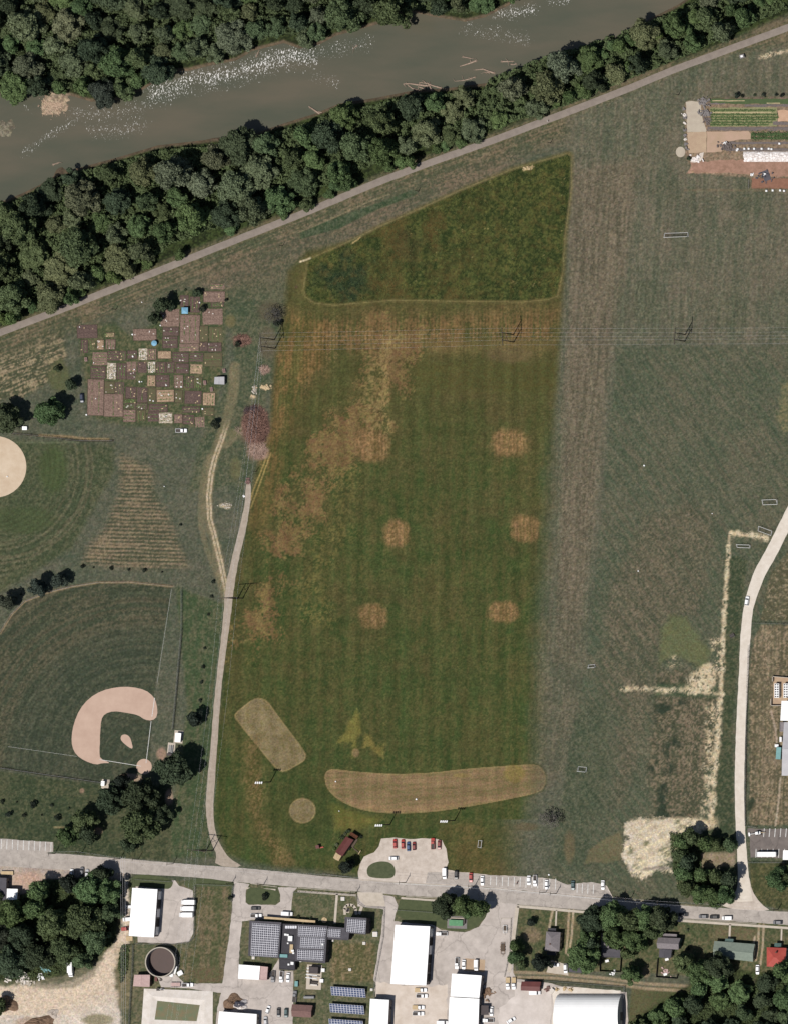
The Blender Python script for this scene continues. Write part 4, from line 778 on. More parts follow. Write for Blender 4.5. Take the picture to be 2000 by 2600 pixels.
swood = [(-30, 525), (0, 530), (60, 505), (120, 470), (160, 450), (250, 425), (300, 412), (400, 385), (470, 375), (560, 372), (640, 362), (720, 332), (800, 308), (860, 282), (960, 264), (1040, 246), (1140, 240), (1250, 225), (1330, 190), (1400, 155), (1530, 136), (1600, 100), (1660, 62), (1740, 25), (1800, -20), (1900, -30), (1940, 10), (1850, 70), (1760, 110), (1700, 140), (1600, 180), (1520, 212), (1440, 245), (1350, 285), (1240, 320), (1160, 352), (1080, 372), (1000, 402), (920, 430), (850, 462), (760, 498), (680, 530), (600, 560), (520, 592), (440, 620), (380, 662), (300, 690), (200, 735), (100, 772), (40, 795), (-30, 820)]
wood_trees(swood, 72, 'in the riverside belt', 'trees of the riverside belt', 27, 54, ('mid', 'dark', 'olive', 'green', 'mid', 'dark', 'grey'),
           cuts=((300, ', at its far left end'), (620, ', above the allotments'), (960, ', above the planted strip'), (1300, ', by the driftwood'), (3000, ', at its narrow right end')), pts=spts)
wood_trees([(1250, 215), (1330, 185), (1400, 150), (1600, 95), (1740, 25), (1960, -30), (1980, 30), (1850, 85), (1700, 150), (1600, 195), (1480, 240), (1350, 295), (1240, 332)], 14, 'along the narrow right end of the riverside belt', 'low bright trees of the belt', 15, 24, ('bright', 'green', 'olive'), pts=spts, gap=.6)
wood_trees([(0, 800), (100, 765), (200, 725), (320, 690), (450, 640), (600, 575), (760, 510), (900, 450), (1100, 375), (1240, 325), (1240, 345), (1100, 392), (900, 470), (760, 528), (600, 590), (450, 650), (320, 708), (200, 758), (100, 795), (0, 828)], 22, 'fringing the grass shoulder of the trail', 'low fringe trees along the trail', 14, 21, ('bright', 'green', 'mid'), pts=spts, gap=.5)
# singled-out trees
TL = [
 (125, 1043, 40, 'green', 'round tree with pale green crown on the lawn left of the black car'), (16, 1058, 42, 'dark', 'big dark tree cut by the left edge above the pale infield circle'),
 (178, 975, 16, 'dark', 'narrow dark tree at the left edge of the allotments'), (145, 935, 9, 'dark', 'small dark tree at the corner of the ploughed rows'),
 (409, 771, 22, 'dark', 'dark tree at the top left of the allotments'), (428, 776, 15, 'dark', 'smaller dark tree touching the right side of the allotment tree'), (393, 806, 17, 'dark', 'dark green tree just below the allotment tree, beside a brown plot'),
 (500, 742, 12, 'dark', 'small dark tree at the top of the garden plots'), (514, 783, 9, 'black', 'black-green bush between two garden plots below the blue canopy row'), (546, 1076, 11, 'black', 'dark spiky bush at the lower right corner of the allotments'),
 (575, 760, 5, 'black', 'tiny dark bush at the right edge of the pale top plot'), (445, 741, 4, 'dark', 'tiny bush above the allotment tree, left one of two'), (470, 735, 4, 'dark', 'tiny bush above the allotment tree, right one of two'),
 (664, 868, 1, 'dark', ''), (603, 874, 8, 'black', 'dark bush on the brush heap by the power line pylon'),
 (19, 1530, 22, 'blue', 'blue-grey round tree on the outfield fence, leftmost of three'), (95, 1493, 26, 'blue', 'blue-grey round tree on the outfield fence, middle and largest of three'), (150, 1475, 20, 'blue', 'blue-grey round tree on the outfield fence, rightmost of three'),
 (500, 1824, 21, 'black', 'lone dark round tree beside the park drive'),
 (440, 1955, 50, 'dark', 'large dark tree below the dugout'), (352, 2022, 50, 'dark', 'large dark tree in the middle of the park grove behind home plate'), (278, 2030, 42, 'dark', 'dark tree at the upper left of the park grove'), (312, 1986, 20, 'black', 'small black-green tree at the top of the park grove'),
 (352, 2092, 52, 'mid', 'largest tree at the bottom of the park grove'), (412, 2070, 28, 'dark', 'dark tree on the right flank of the park grove'), (212, 2085, 34, 'mid', 'mid green tree at the left of the park grove'), (173, 2124, 30, 'green', 'green tree nearest the street parking bay'), (225, 2118, 24, 'dark', 'dark tree between the two left grove trees and the street'), (325, 2147, 20, 'dark', 'low dark tree by the street below the park grove'),
 (175, 2242, 25, 'black', 'blackish round tree beside the row of parked cars'), (232, 2260, 42, 'green', 'light green tree in front of the parked cars'), (278, 2262, 30, 'green', 'light green tree nearest the dirt drive'), (262, 2218, 24, 'dark', 'dark-leaved tree overhanging the parked cars'), (100, 2268, 30, 'green', 'green tree behind the small white roofed building'),
 (30, 2320, 40, 'green', 'light green tree at the left edge below the small white roofed building'), (95, 2310, 32, 'green', 'green tree in the second row of the corner wood'), (140, 2350, 44, 'mid', 'mid green tree in the heart of the corner wood'), (215, 2340, 48, 'mid', 'broad tree in the heart of the corner wood, nearer the warehouse'), (60, 2380, 40, 'dark', 'dark tree low in the corner wood'),
 (240, 2385, 36, 'mid', 'tree at the lower right of the corner wood'), (165, 2412, 38, 'mid', 'tree above the white box truck in the yard'), (100, 2430, 36, 'dark', 'dark tree above the debris heaps'), (30, 2440, 44, 'dark', 'dark tree at the lower left of the corner wood'), (5, 2380, 34, 'black', 'very dark tree at the left edge of the corner wood'), (282, 2320, 26, 'mid', 'tree on the right flank of the corner wood by the dirt drive'), (0, 2275, 14, 'dark', 'small tree against the grey building at the left edge'),
 (-5, 2560, 24, 'mid', 'tree in the bottom left corner of the dirt yard'), (210, 2442, 24, 'mid', 'small tree right of the box truck, lowest in the corner wood'),
 (670, 2279, 9, 'black', 'small dark tree in the lawn island before the solar-roofed plant'), (586, 2280, 7, 'black', 'dark shrub at the driveway fence'),
 (881, 2198, 20, 'black', 'sparse near-black tree below the maroon-roofed barn'), (883, 2112, 6, 'dark', 'round shrub at the top corner of the barn'), (869, 2126, 6, 'dark', 'dark shrub on the left side of the barn'), (916, 2125, 5, 'black', 'dark round shrub right of the barn deck'), (861, 2131, 4, 'bright', 'bright green shrub beside the barn'), (848, 2157, 5, 'bright', 'bright green shrub near the barn porch'), (886, 2153, 6, 'black', 'dark shrub under the barn walkway'), (855, 2146, 5, 'grey', 'pale grey shrub along the barn wall'), (876, 2117, 5, 'grey', 'pale shrub above the barn'),
 (1128, 2302, 32, 'dark', 'dark tree left of the green-roofed kiosk'), (1178, 2296, 28, 'green', 'green tree above the green-roofed kiosk'), (1214, 2306, 22, 'green', 'light green tree right of the green-roofed kiosk'), (1190, 2322, 16, 'green', 'small green tree between kiosk and curve'),
 (1348, 2340, 12, 'black', 'small dark tree on the lawn left of the grey-roofed house'), (1312, 2402, 18, 'green', 'bushy tree at the lawn edge, upper of two by the sidewalk'), (1308, 2430, 20, 'green', 'bushy tree at the lawn edge, lower of two by the sidewalk'), (1320, 2454, 13, 'mid', 'small bush at the alley corner below the two bushy trees'), (1373, 2445, 25, 'black', 'black-green round tree behind the grey-roofed house'),
 (1476, 2430, 42, 'green', 'large green tree over the long dark trailer roof'), (1505, 2335, 38, 'dark', 'dark green tree touching the street east of the first house'), (1496, 2375, 26, 'green', 'green tree below the dark street tree'), (1558, 2330, 38, 'green', 'green street tree over the half-hidden white car'), (1600, 2340, 34, 'mid', 'green street tree, second of the big cluster'), (1640, 2335, 34, 'green', 'green street tree near the centre of the big cluster'), (1680, 2335, 36, 'dark', 'dark street tree at the right end of the big cluster'),
 (1560, 2380, 32, 'green', 'green tree over the flat grey house roof'), (1608, 2385, 34, 'green', 'green tree beside the flat grey house'), (1655, 2365, 24, 'mid', 'tree beside the two-part grey house roof'), (1593, 2420, 18, 'mid', 'small tree at the right edge of the flat grey house'), (1500, 2400, 22, 'dark', 'dark tree at the left of the flat grey house'),
 (1603, 2476, 25, 'green', 'round tree by the alley between the two fenced yards'), (1736, 2448, 28, 'mid', 'round mid green tree right of the second fenced yard'), (1745, 2410, 6, 'black', 'small black-green shrub behind the two-part grey house'), (1745, 2362, 4, 'dark', 'tiny dark bush on the lawn between two houses'),
 (1735, 2135, 22, 'green', 'tree at the top of the thicket beside the straw lot'), (1757, 2128, 24, 'mid', 'mid green tree in the top row of the thicket'), (1790, 2140, 22, 'green', 'green tree in the middle of the top row of the thicket'), (1822, 2145, 16, 'mid', 'low tree in the top row of the thicket near the white road'), (1855, 2144, 20, 'mid', 'tree at the right end of the top row beside the white road'),
 (1727, 2172, 22, 'mid', 'tree on the left side of the thicket, upper'), (1745, 2190, 24, 'dark', 'dark tree on the left side of the thicket, middle'), (1735, 2212, 24, 'green', 'green tree on the left side of the thicket, lower'), (1780, 2222, 20, 'green', 'small tree in the middle row of the thicket, left'), (1815, 2225, 20, 'mid', 'small tree in the middle row of the thicket, centre'), (1850, 2228, 22, 'dark', 'dark tree in the middle row by the white road'),
 (1745, 2255, 24, 'mid', 'tree at the lower left of the thicket near the round stone pad'), (1780, 2272, 26, 'green', 'green tree in the bottom row of the thicket, left'), (1815, 2280, 26, 'green', 'green tree in the bottom row of the thicket, centre'), (1842, 2272, 24, 'green', 'green tree in the bottom row of the thicket by the road mouth'),
 (1975, 2232, 30, 'green', 'green tree below the school parking lot'), (2005, 2225, 28, 'mid', 'tree cut by the right edge below the school parking lot'),
 (1820, 2455, 36, 'dark', 'dark tree below the long green-roofed house'), (1775, 2475, 36, 'green', 'green tree left of the dark tree below the green-roofed house'),
 (220, 2021, 1, 'dark', ''),
 (84, 2044, 9, 'black', 'young dark tree on the park lawn, upper row, largest'), (5, 2036, 6, 'black', 'young dark tree at the left edge of the park lawn'), (130, 2045, 5, 'black', 'young dark tree on the park lawn, upper row, right one'), (43, 2037, 3, 'black', 'tiny sapling on the park lawn between the first two young trees'),
 (20, 2067, 8, 'black', 'young dark tree on the park lawn, lower row, leftmost'), (60, 2071, 6, 'black', 'young dark tree on the park lawn, lower row, second'), (105, 2070, 3, 'black', 'tiny sapling on the park lawn, lower row'), (146, 2077, 8, 'black', 'young dark tree on the park lawn, lower row, rightmost'), (174, 2053, 4, 'dark', 'small green sapling nearest the park grove'),
 (210, 1438, 6, 'black', 'sapling behind the outfield fence, first from the left'), (238, 1441, 3, 'black', 'sapling behind the outfield fence, second from the left'), (281, 1443, 6, 'black', 'sapling behind the outfield fence, third from the left'), (327, 1446, 4, 'black', 'sapling behind the outfield fence, fourth from the left'), (367, 1448, 6, 'black', 'sapling behind the outfield fence, fifth from the left'), (412, 1452, 3, 'black', 'sapling behind the outfield fence, sixth from the left'),
 (53, 1510, 3, 'black', 'tiny sapling between the two left fence trees'), (458, 1332, 4, 'black', 'sapling alone at the corner of the striped field'), (540, 1476, 6, 'black', 'sapling left of the drive fork'), (537, 1515, 5, 'black', 'sapling just below the drive fork'), (529, 1560, 4, 'black', 'sapling beside the drive, third down'), (520, 1646, 4, 'black', 'sapling beside the drive, fourth down'), (511, 1733, 5, 'black', 'sapling beside the drive, sixth down'), (516, 1694, 5, 'black', 'sapling beside the drive, fifth down'), (508, 1779, 5, 'black', 'sapling beside the drive, just above the round tree'),
 (1868, 242, 7, 'black', 'dark round shrub in the farm hedge row, leftmost'), (1883, 242, 5, 'black', 'dark shrub in the farm hedge row, second'), (1915, 240, 4, 'dark', 'small shrub in the farm hedge row, third'), (1938, 240, 6, 'black', 'dark shrub in the farm hedge row, fourth'), (1970, 240, 5, 'black', 'dark shrub in the farm hedge row, fifth'), (1985, 240, 6, 'black', 'dark shrub in the farm hedge row, sixth'),
 (1748, 402, 6, 'dark', 'dark bush beside the round stone circle'), (757, 2457+0, 1, 'dark', ''),
 (755, 2330, 5, 'dark', 'round bush before the long pale canopy, left'), (788, 2333, 5, 'dark', 'round bush before the long pale canopy, right'), (760, 728, 1, 'dark', ''),
]
for (x, y, r, tn, lb) in TL:
    if not lb: continue
    nm_ = 'shrub' if r <= 7 and 'tree' not in lb and 'sapling' not in lb else 'sapling' if 'sapling' in lb else 'tree'
    tree(x, y, r*(1.1 if y > 2225 and r > 20 else 1), tn, lb, name=nm_, cat=nm_, hs=1.2 if r > 12 else 1.0)
tree(1395, 2086, 33, 'twig', 'half-bare grey tree alone in the meadow above the street parking', kind='bare', k=0, name='bare_tree')
tree(692, 800, 26, 'twig', 'half-bare grey thicket tree beside the left pylon', kind='bare', k=1, name='bare_tree'); tree(703, 818, 10, 'black', 'dark bush at the foot of the grey thicket tree by the pylon', name='shrub', cat='shrub')
sew = [(1770, 2500), (1830, 2480), (1870, 2500), (1920, 2500), (1950, 2470), (2000, 2450), (2040, 2450), (2040, 2640), (1600, 2640), (1640, 2610), (1700, 2560), (1730, 2540)]
wood_trees(sew, 24, 'in the wood at the bottom right corner', 'trees of the bottom right wood', 24, 40, ('mid', 'dark', 'green', 'mid'), cuts=((1800, ', left part'), (3000, ', right part')), gap=.66)
wood_trees([(1585, 2600), (1640, 2590), (1720, 2600), (1720, 2640), (1585, 2640)], 4, 'at the bottom edge right of the dome hall', 'trees by the dome hall', 18, 24, ('dark', 'mid'))
# undergrowth: nobody could count it
def leaves_obj(name, polys, n, zlo, zhi, ls, label, cat, color, seed, dens=None):
    rg = np.random.default_rng(seed); pts = []
    rnd = random.Random(seed)
    for poly, k in polys:
        xs = [p[0] for p in poly]; ys = [p[1] for p in poly]; c_ = 0
        while c_ < k:
            x = rnd.uniform(min(xs), max(xs)); y = rnd.uniform(min(ys), max(ys))
            if inside(poly, x, y): pts.append((x, y)); c_ += 1
    P = np.array(pts, dtype=np.float32); n = len(P); hgt = fbm(P[:, 0], P[:, 1], 12, 2, seed)
    z = gz(P[:, 0], P[:, 1])+zlo+(zhi-zlo)*np.clip(hgt*2-.5, 0, 1)*rg.uniform(.5, 1, n)
    Q = np.stack([(P[:, 0]-1000)*S, (1300-P[:, 1])*S, z], 1)
    N = rg.normal(size=(n, 3))*.7+np.array([0, 0, 1]); N /= np.linalg.norm(N, axis=1)[:, None]; A = np.cross(N, rg.normal(size=(n, 3))); A /= np.linalg.norm(A, axis=1)[:, None]; B = np.cross(N, A)
    s = ls*rg.uniform(.6, 1.3, (n, 1)); V_ = np.stack([Q-A*s, Q-B*s*.8, Q+A*s, Q+B*s*.8], 1).reshape(-1, 3); me = bpy.data.meshes.new(name)
    me.vertices.add(n*4); me.loops.add(n*4); me.polygons.add(n); me.vertices.foreach_set('co', V_.astype(np.float32).ravel())
    me.loops.foreach_set('vertex_index', np.arange(n*4, dtype=np.int32)); me.polygons.foreach_set('loop_start', np.arange(0, n*4, 4, dtype=np.int32)); me.update(calc_edges=True); me.materials.append(LEAF)
    o = link(bpy.data.objects.new(name, me)); o.color = color; return tag(o, label, cat, kind='stuff')
leaves_obj('undergrowth', [(swood, 120000), ([(1240, 330), (1240, 200), (1400, 140), (1700, 40), (1960, -30), (2000, 20), (1900, 66), (1750, 140), (1600, 200), (1420, 275)], 40000)], 0, .2, 7.0, .46, 'bright low brush filling the riverside belt down to the trail shoulder', 'undergrowth', (.66, .78, .56, 1), 5)
leaves_obj('undergrowth', [(nwood, 90000)], 0, .2, 7.5, .45, 'low brush beneath the trees of the north bank wood', 'undergrowth', (.62, .72, .54, 1), 6)
leaves_obj('undergrowth', [([(0, 2300), (60, 2275), (120, 2235), (290, 2235), (300, 2300), (290, 2380), (230, 2440), (100, 2490), (0, 2490)], 12000), ([(1700, 2115), (1870, 2130), (1860, 2160), (1780, 2165), (1780, 2205), (1860, 2215), (1860, 2290), (1730, 2265), (1708, 2210)], 9000), (sew, 12000), ([(310, 2400), (330, 2400), (325, 2460), (310, 2500), (300, 2450)], 900)], 0, .1, 2.5, .36, 'low brush beneath the corner wood, the thicket and the bottom right wood', 'undergrowth', (.5, .6, .42, 1), 7)
leaves_obj('tall_grass', [(up, 9000)], 0, .05, .6, .22, 'tall uncut grass and weeds standing in the dark wedge of the meadow', 'grass', (.55, .62, .36, 1), 8)
# ---------------------------------------------------------------- vehicles
def loft(secs):
    """closed body from cross sections (x, half width, z low, z high, chamfer)"""
    mb = MB(); vs = []
    for x, w, z0, z1, c in secs: vs += [(x, -w, z0), (x, w, z0), (x, w, z1-c), (x, w-c*1.2, z1), (x, -w+c*1.2, z1), (x, -w, z1-c)]
    n = len(secs); fs = [(5, 4, 3, 2, 1, 0), tuple((n-1)*6+i for i in range(6))]
    for i in range(n-1):
        for k in range(6): fs.append((i*6+k, i*6+(k+1) % 6, (i+1)*6+(k+1) % 6, (i+1)*6+k))
    return mb.add(vs, fs)
VP = {}
def wheel_parts(xs, w, r, P):
    for x in xs:
        for s in (-1, 1):
            mb = MB(); n = 12; vs = []
            for q in (0, 1):
                for k in range(n):
                    t = math.tau*k/n; vs.append((x+r*math.cos(t), s*(w-.02-q*.22), r+r*math.sin(t)))
            mb.add(vs, [tuple(range(n)), tuple(range(2*n-1, n-1, -1))]+[(k, (k+1) % n, (k+1) % n+n, k+n) for k in range(n)])
            P.append(('wheel', mb.mesh('wheel', M['black']), False))
def vehicle_parts(kind):
    if kind in VP: return VP[kind]
    P = []; pc = M['cloth']
    def part(n_, mb, m, paint=False): P.append((n_, mb.mesh(n_, m), paint))
    if kind in ('sedan', 'suv', 'hatch'):
        L, w, hh = {'sedan': (4.8, .92, 1.45), 'suv': (4.7, .95, 1.75), 'hatch': (4.2, .88, 1.5)}[kind]; b = hh*.6
        part('body', loft([(-L/2, w*.82, .35, b*.85, .08), (-L/2+.15, w*.95, .3, b, .1), (0, w, .28, b+.03, .1), (L/2-.9, w*.98, .3, b-.04, .12), (L/2-.12, w*.86, .33, b*.8, .12), (L/2, w*.7, .38, b*.68, .08)]), pc, True)
        x0, x1 = (-L/2+.55, L/2-1.15) if kind == 'sedan' else (-L/2+.15, L/2-1.05)
        g = MB(); g.add([(x0, -w*.86, b-.02), (x1, -w*.86, b-.02), (x1, w*.86, b-.02), (x0, w*.86, b-.02), (x0+.55, -w*.68, hh-.06), (x1-.75, -w*.68, hh-.06), (x1-.75, w*.68, hh-.06), (x0+.55, w*.68, hh-.06)], [(3, 2, 1, 0), (4, 5, 6, 7), (0, 1, 5, 4), (1, 2, 6, 5), (2, 3, 7, 6), (3, 0, 4, 7)])
        part('window_band', g, M['glass'])
        part('roof', MB().box((x0+x1)/2-.1, 0, hh-.07, (x1-x0)-1.15, w*1.42, .07, 0, .96), pc, True); wheel_parts((-L/2+.8, L/2-.9), w, .33, P)
    elif kind in ('pickup', 'flatbed'):
        L, w = (5.8, .98); part('body', loft([(-.1, w, .4, 1.0, .1), (1.6, w, .4, 1.05, .1), (L/2-.15, w*.92, .42, .98, .12), (L/2, w*.8, .45, .85, .08)]), pc, True)
        g = MB(); g.add([(-.1, -w*.9, 1.0), (1.55, -w*.9, 1.0), (1.55, w*.9, 1.0), (-.1, w*.9, 1.0), (.1, -w*.74, 1.78), (1.0, -w*.74, 1.78), (1.0, w*.74, 1.78), (.1, w*.74, 1.78)], [(3, 2, 1, 0), (4, 5, 6, 7), (0, 1, 5, 4), (1, 2, 6, 5), (2, 3, 7, 6), (3, 0, 4, 7)]); part('window_band', g, M['glass'])
        part('roof', MB().box(.55, 0, 1.77, 1.2, w*1.5, .07), pc, True)
        if kind == 'pickup':
            bd = MB(); bd.box(-1.5, -w+.06, .45, 2.7, .12, .62); bd.box(-1.5, w-.06, .45, 2.7, .12, .62); bd.box(-2.84, 0, .45, .1, 2*w-.26, .6); part('bed_side', bd, pc, True)
            part('bed_floor', MB().box(-1.5, 0, .42, 2.6, 2*w-.3, .2), M['steel'])
        else:
            part('flat_bed', MB().box(-1.65, 0, .8, 3.1, 2.15, .14), M['tan']); part('headboard', MB().box(-.16, 0, .95, .06, 2.1, .8), M['steel'])
        wheel_parts((-1.9, 1.75), w, .38, P)
    elif kind in ('van', 'boxtruck', 'bus', 'minivan'):
        L, w, hh, cabx = {'van': (5.6, 1.0, 2.1, 1.2), 'boxtruck': (7.4, 1.2, 3.2, 2.2), 'bus': (10.5, 1.25, 3.0, 0.6), 'minivan': (5.1, .98, 1.8, 1.2)}[kind]
        if kind == 'boxtruck':
            part('cargo_box', MB().box(-1.0, 0, .8, L-2.0, 2*w, hh-.8), pc, True); part('body', loft([(L/2-2.0, w*.9, .5, 2.2, .15), (L/2-1.0, w*.9, .5, 2.2, .2), (L/2-.5, w*.88, .5, 1.4, .12), (L/2, w*.84, .5, 1.2, .12)]), pc, True)
            part('windscreen', MB().add([(L/2-.98, -w*.78, 2.1), (L/2-.98, w*.78, 2.1), (L/2-.48, w*.8, 1.45), (L/2-.48, -w*.8, 1.45)], [(0, 1, 2, 3)]), M['glass']); part('chassis', MB().box(-.6, 0, .5, L-2.2, 1.0, .29), M['steel'])
        else:
            part('body', loft([(-L/2, w*.92, .4, hh-.06, .1), (-L/2+.2, w, .38, hh, .12), (L/2-cabx-.5, w, .38, hh, .15), (L/2-cabx+.1, w*.97, .4, hh*.72, .12), (L/2-.15, w*.9, .42, hh*.55, .1), (L/2, w*.8, .45, hh*.45, .08)]), pc, True)
            a0, a1 = L/2-cabx-.46, L/2-cabx+.06
            part('windscreen', MB().add([(a0, -w*.8, hh+.005), (a0, w*.8, hh+.005), (a1, w*.82, hh*.72+.06), (a1, -w*.82, hh*.72+.06)], [(0, 1, 2, 3)]), M['glass'])
            for s in (-1, 1): part('side_window', MB().box(-.2, s*(w+.008), hh*.58, L*.72, .012, hh*.22), M['glass'])
        wheel_parts((-L/2+1.2, L/2-1.0), w, .4, P)
        if kind == 'bus': part('roof_hatch', MB().box(-2.5, 0, hh, .8, .8, .08), M['white']); part('roof_hatch', MB().box(1.6, 0, hh, .8, .8, .08), M['white'])
    elif kind == 'motorcycle':
        part('frame', MB().tube([(-.7, 0, .35), (-.2, 0, .55), (.5, 0, .6), (.8, 0, .35)], .12, 6), M['steel']); part('fuel_tank', MB().ball(.15, 0, .85, .24, 8, .7), pc, True); part('seat', MB().box(-.35, 0, .78, .7, .3, .12), M['black']); part('handlebar', MB().box(.5, 0, 1.0, .06, .8, .05), M['steel'])
        for x in (-.75, .8):
            mb = MB(); mb.tube([(x, -.08, .33), (x, .08, .33)], .33, 12); part('wheel', mb, M['black'])
    VP[kind] = P; return P
COLR = {'white': (.86, .86, .86), 'silver': (.5, .5, .51), 'grey': (.16, .16, .17), 'black': (.02, .02, .022), 'red': (.36, .035, .025), 'darkred': (.2, .03, .025), 'blue': (.03, .07, .16), 'navy': (.018, .028, .06), 'teal': (.03, .08, .085), 'tan': (.5, .42, .3)}
def vehicle(px, py, ang, kind, color, label, group=None):
    nm_, cat, hh = {'sedan': ('parked_car', 'car', 1.2), 'hatch': ('parked_car', 'car', 1.2), 'suv': ('parked_car', 'car', 1.4), 'pickup': ('pickup_truck', 'pickup truck', 1.2), 'flatbed': ('flatbed_truck', 'flatbed truck', 1.2), 'van': ('parked_van', 'van', 1.9), 'minivan': ('parked_van', 'van', 1.6),
                    'boxtruck': ('box_truck', 'truck', 2.8), 'bus': ('parked_bus', 'bus', 2.8), 'motorcycle': ('motorcycle', 'motorcycle', .8)}[kind]
    x, y = W(px, py, hh); o = thing(nm_, label, cat, (x, y, .1), math.radians(ang), group)
    for n_, me_, paint in vehicle_parts(kind):
        c = link(bpy.data.objects.new(n_, me_), o)
        if paint: c.color = (*COLR[color], 1)
    return o
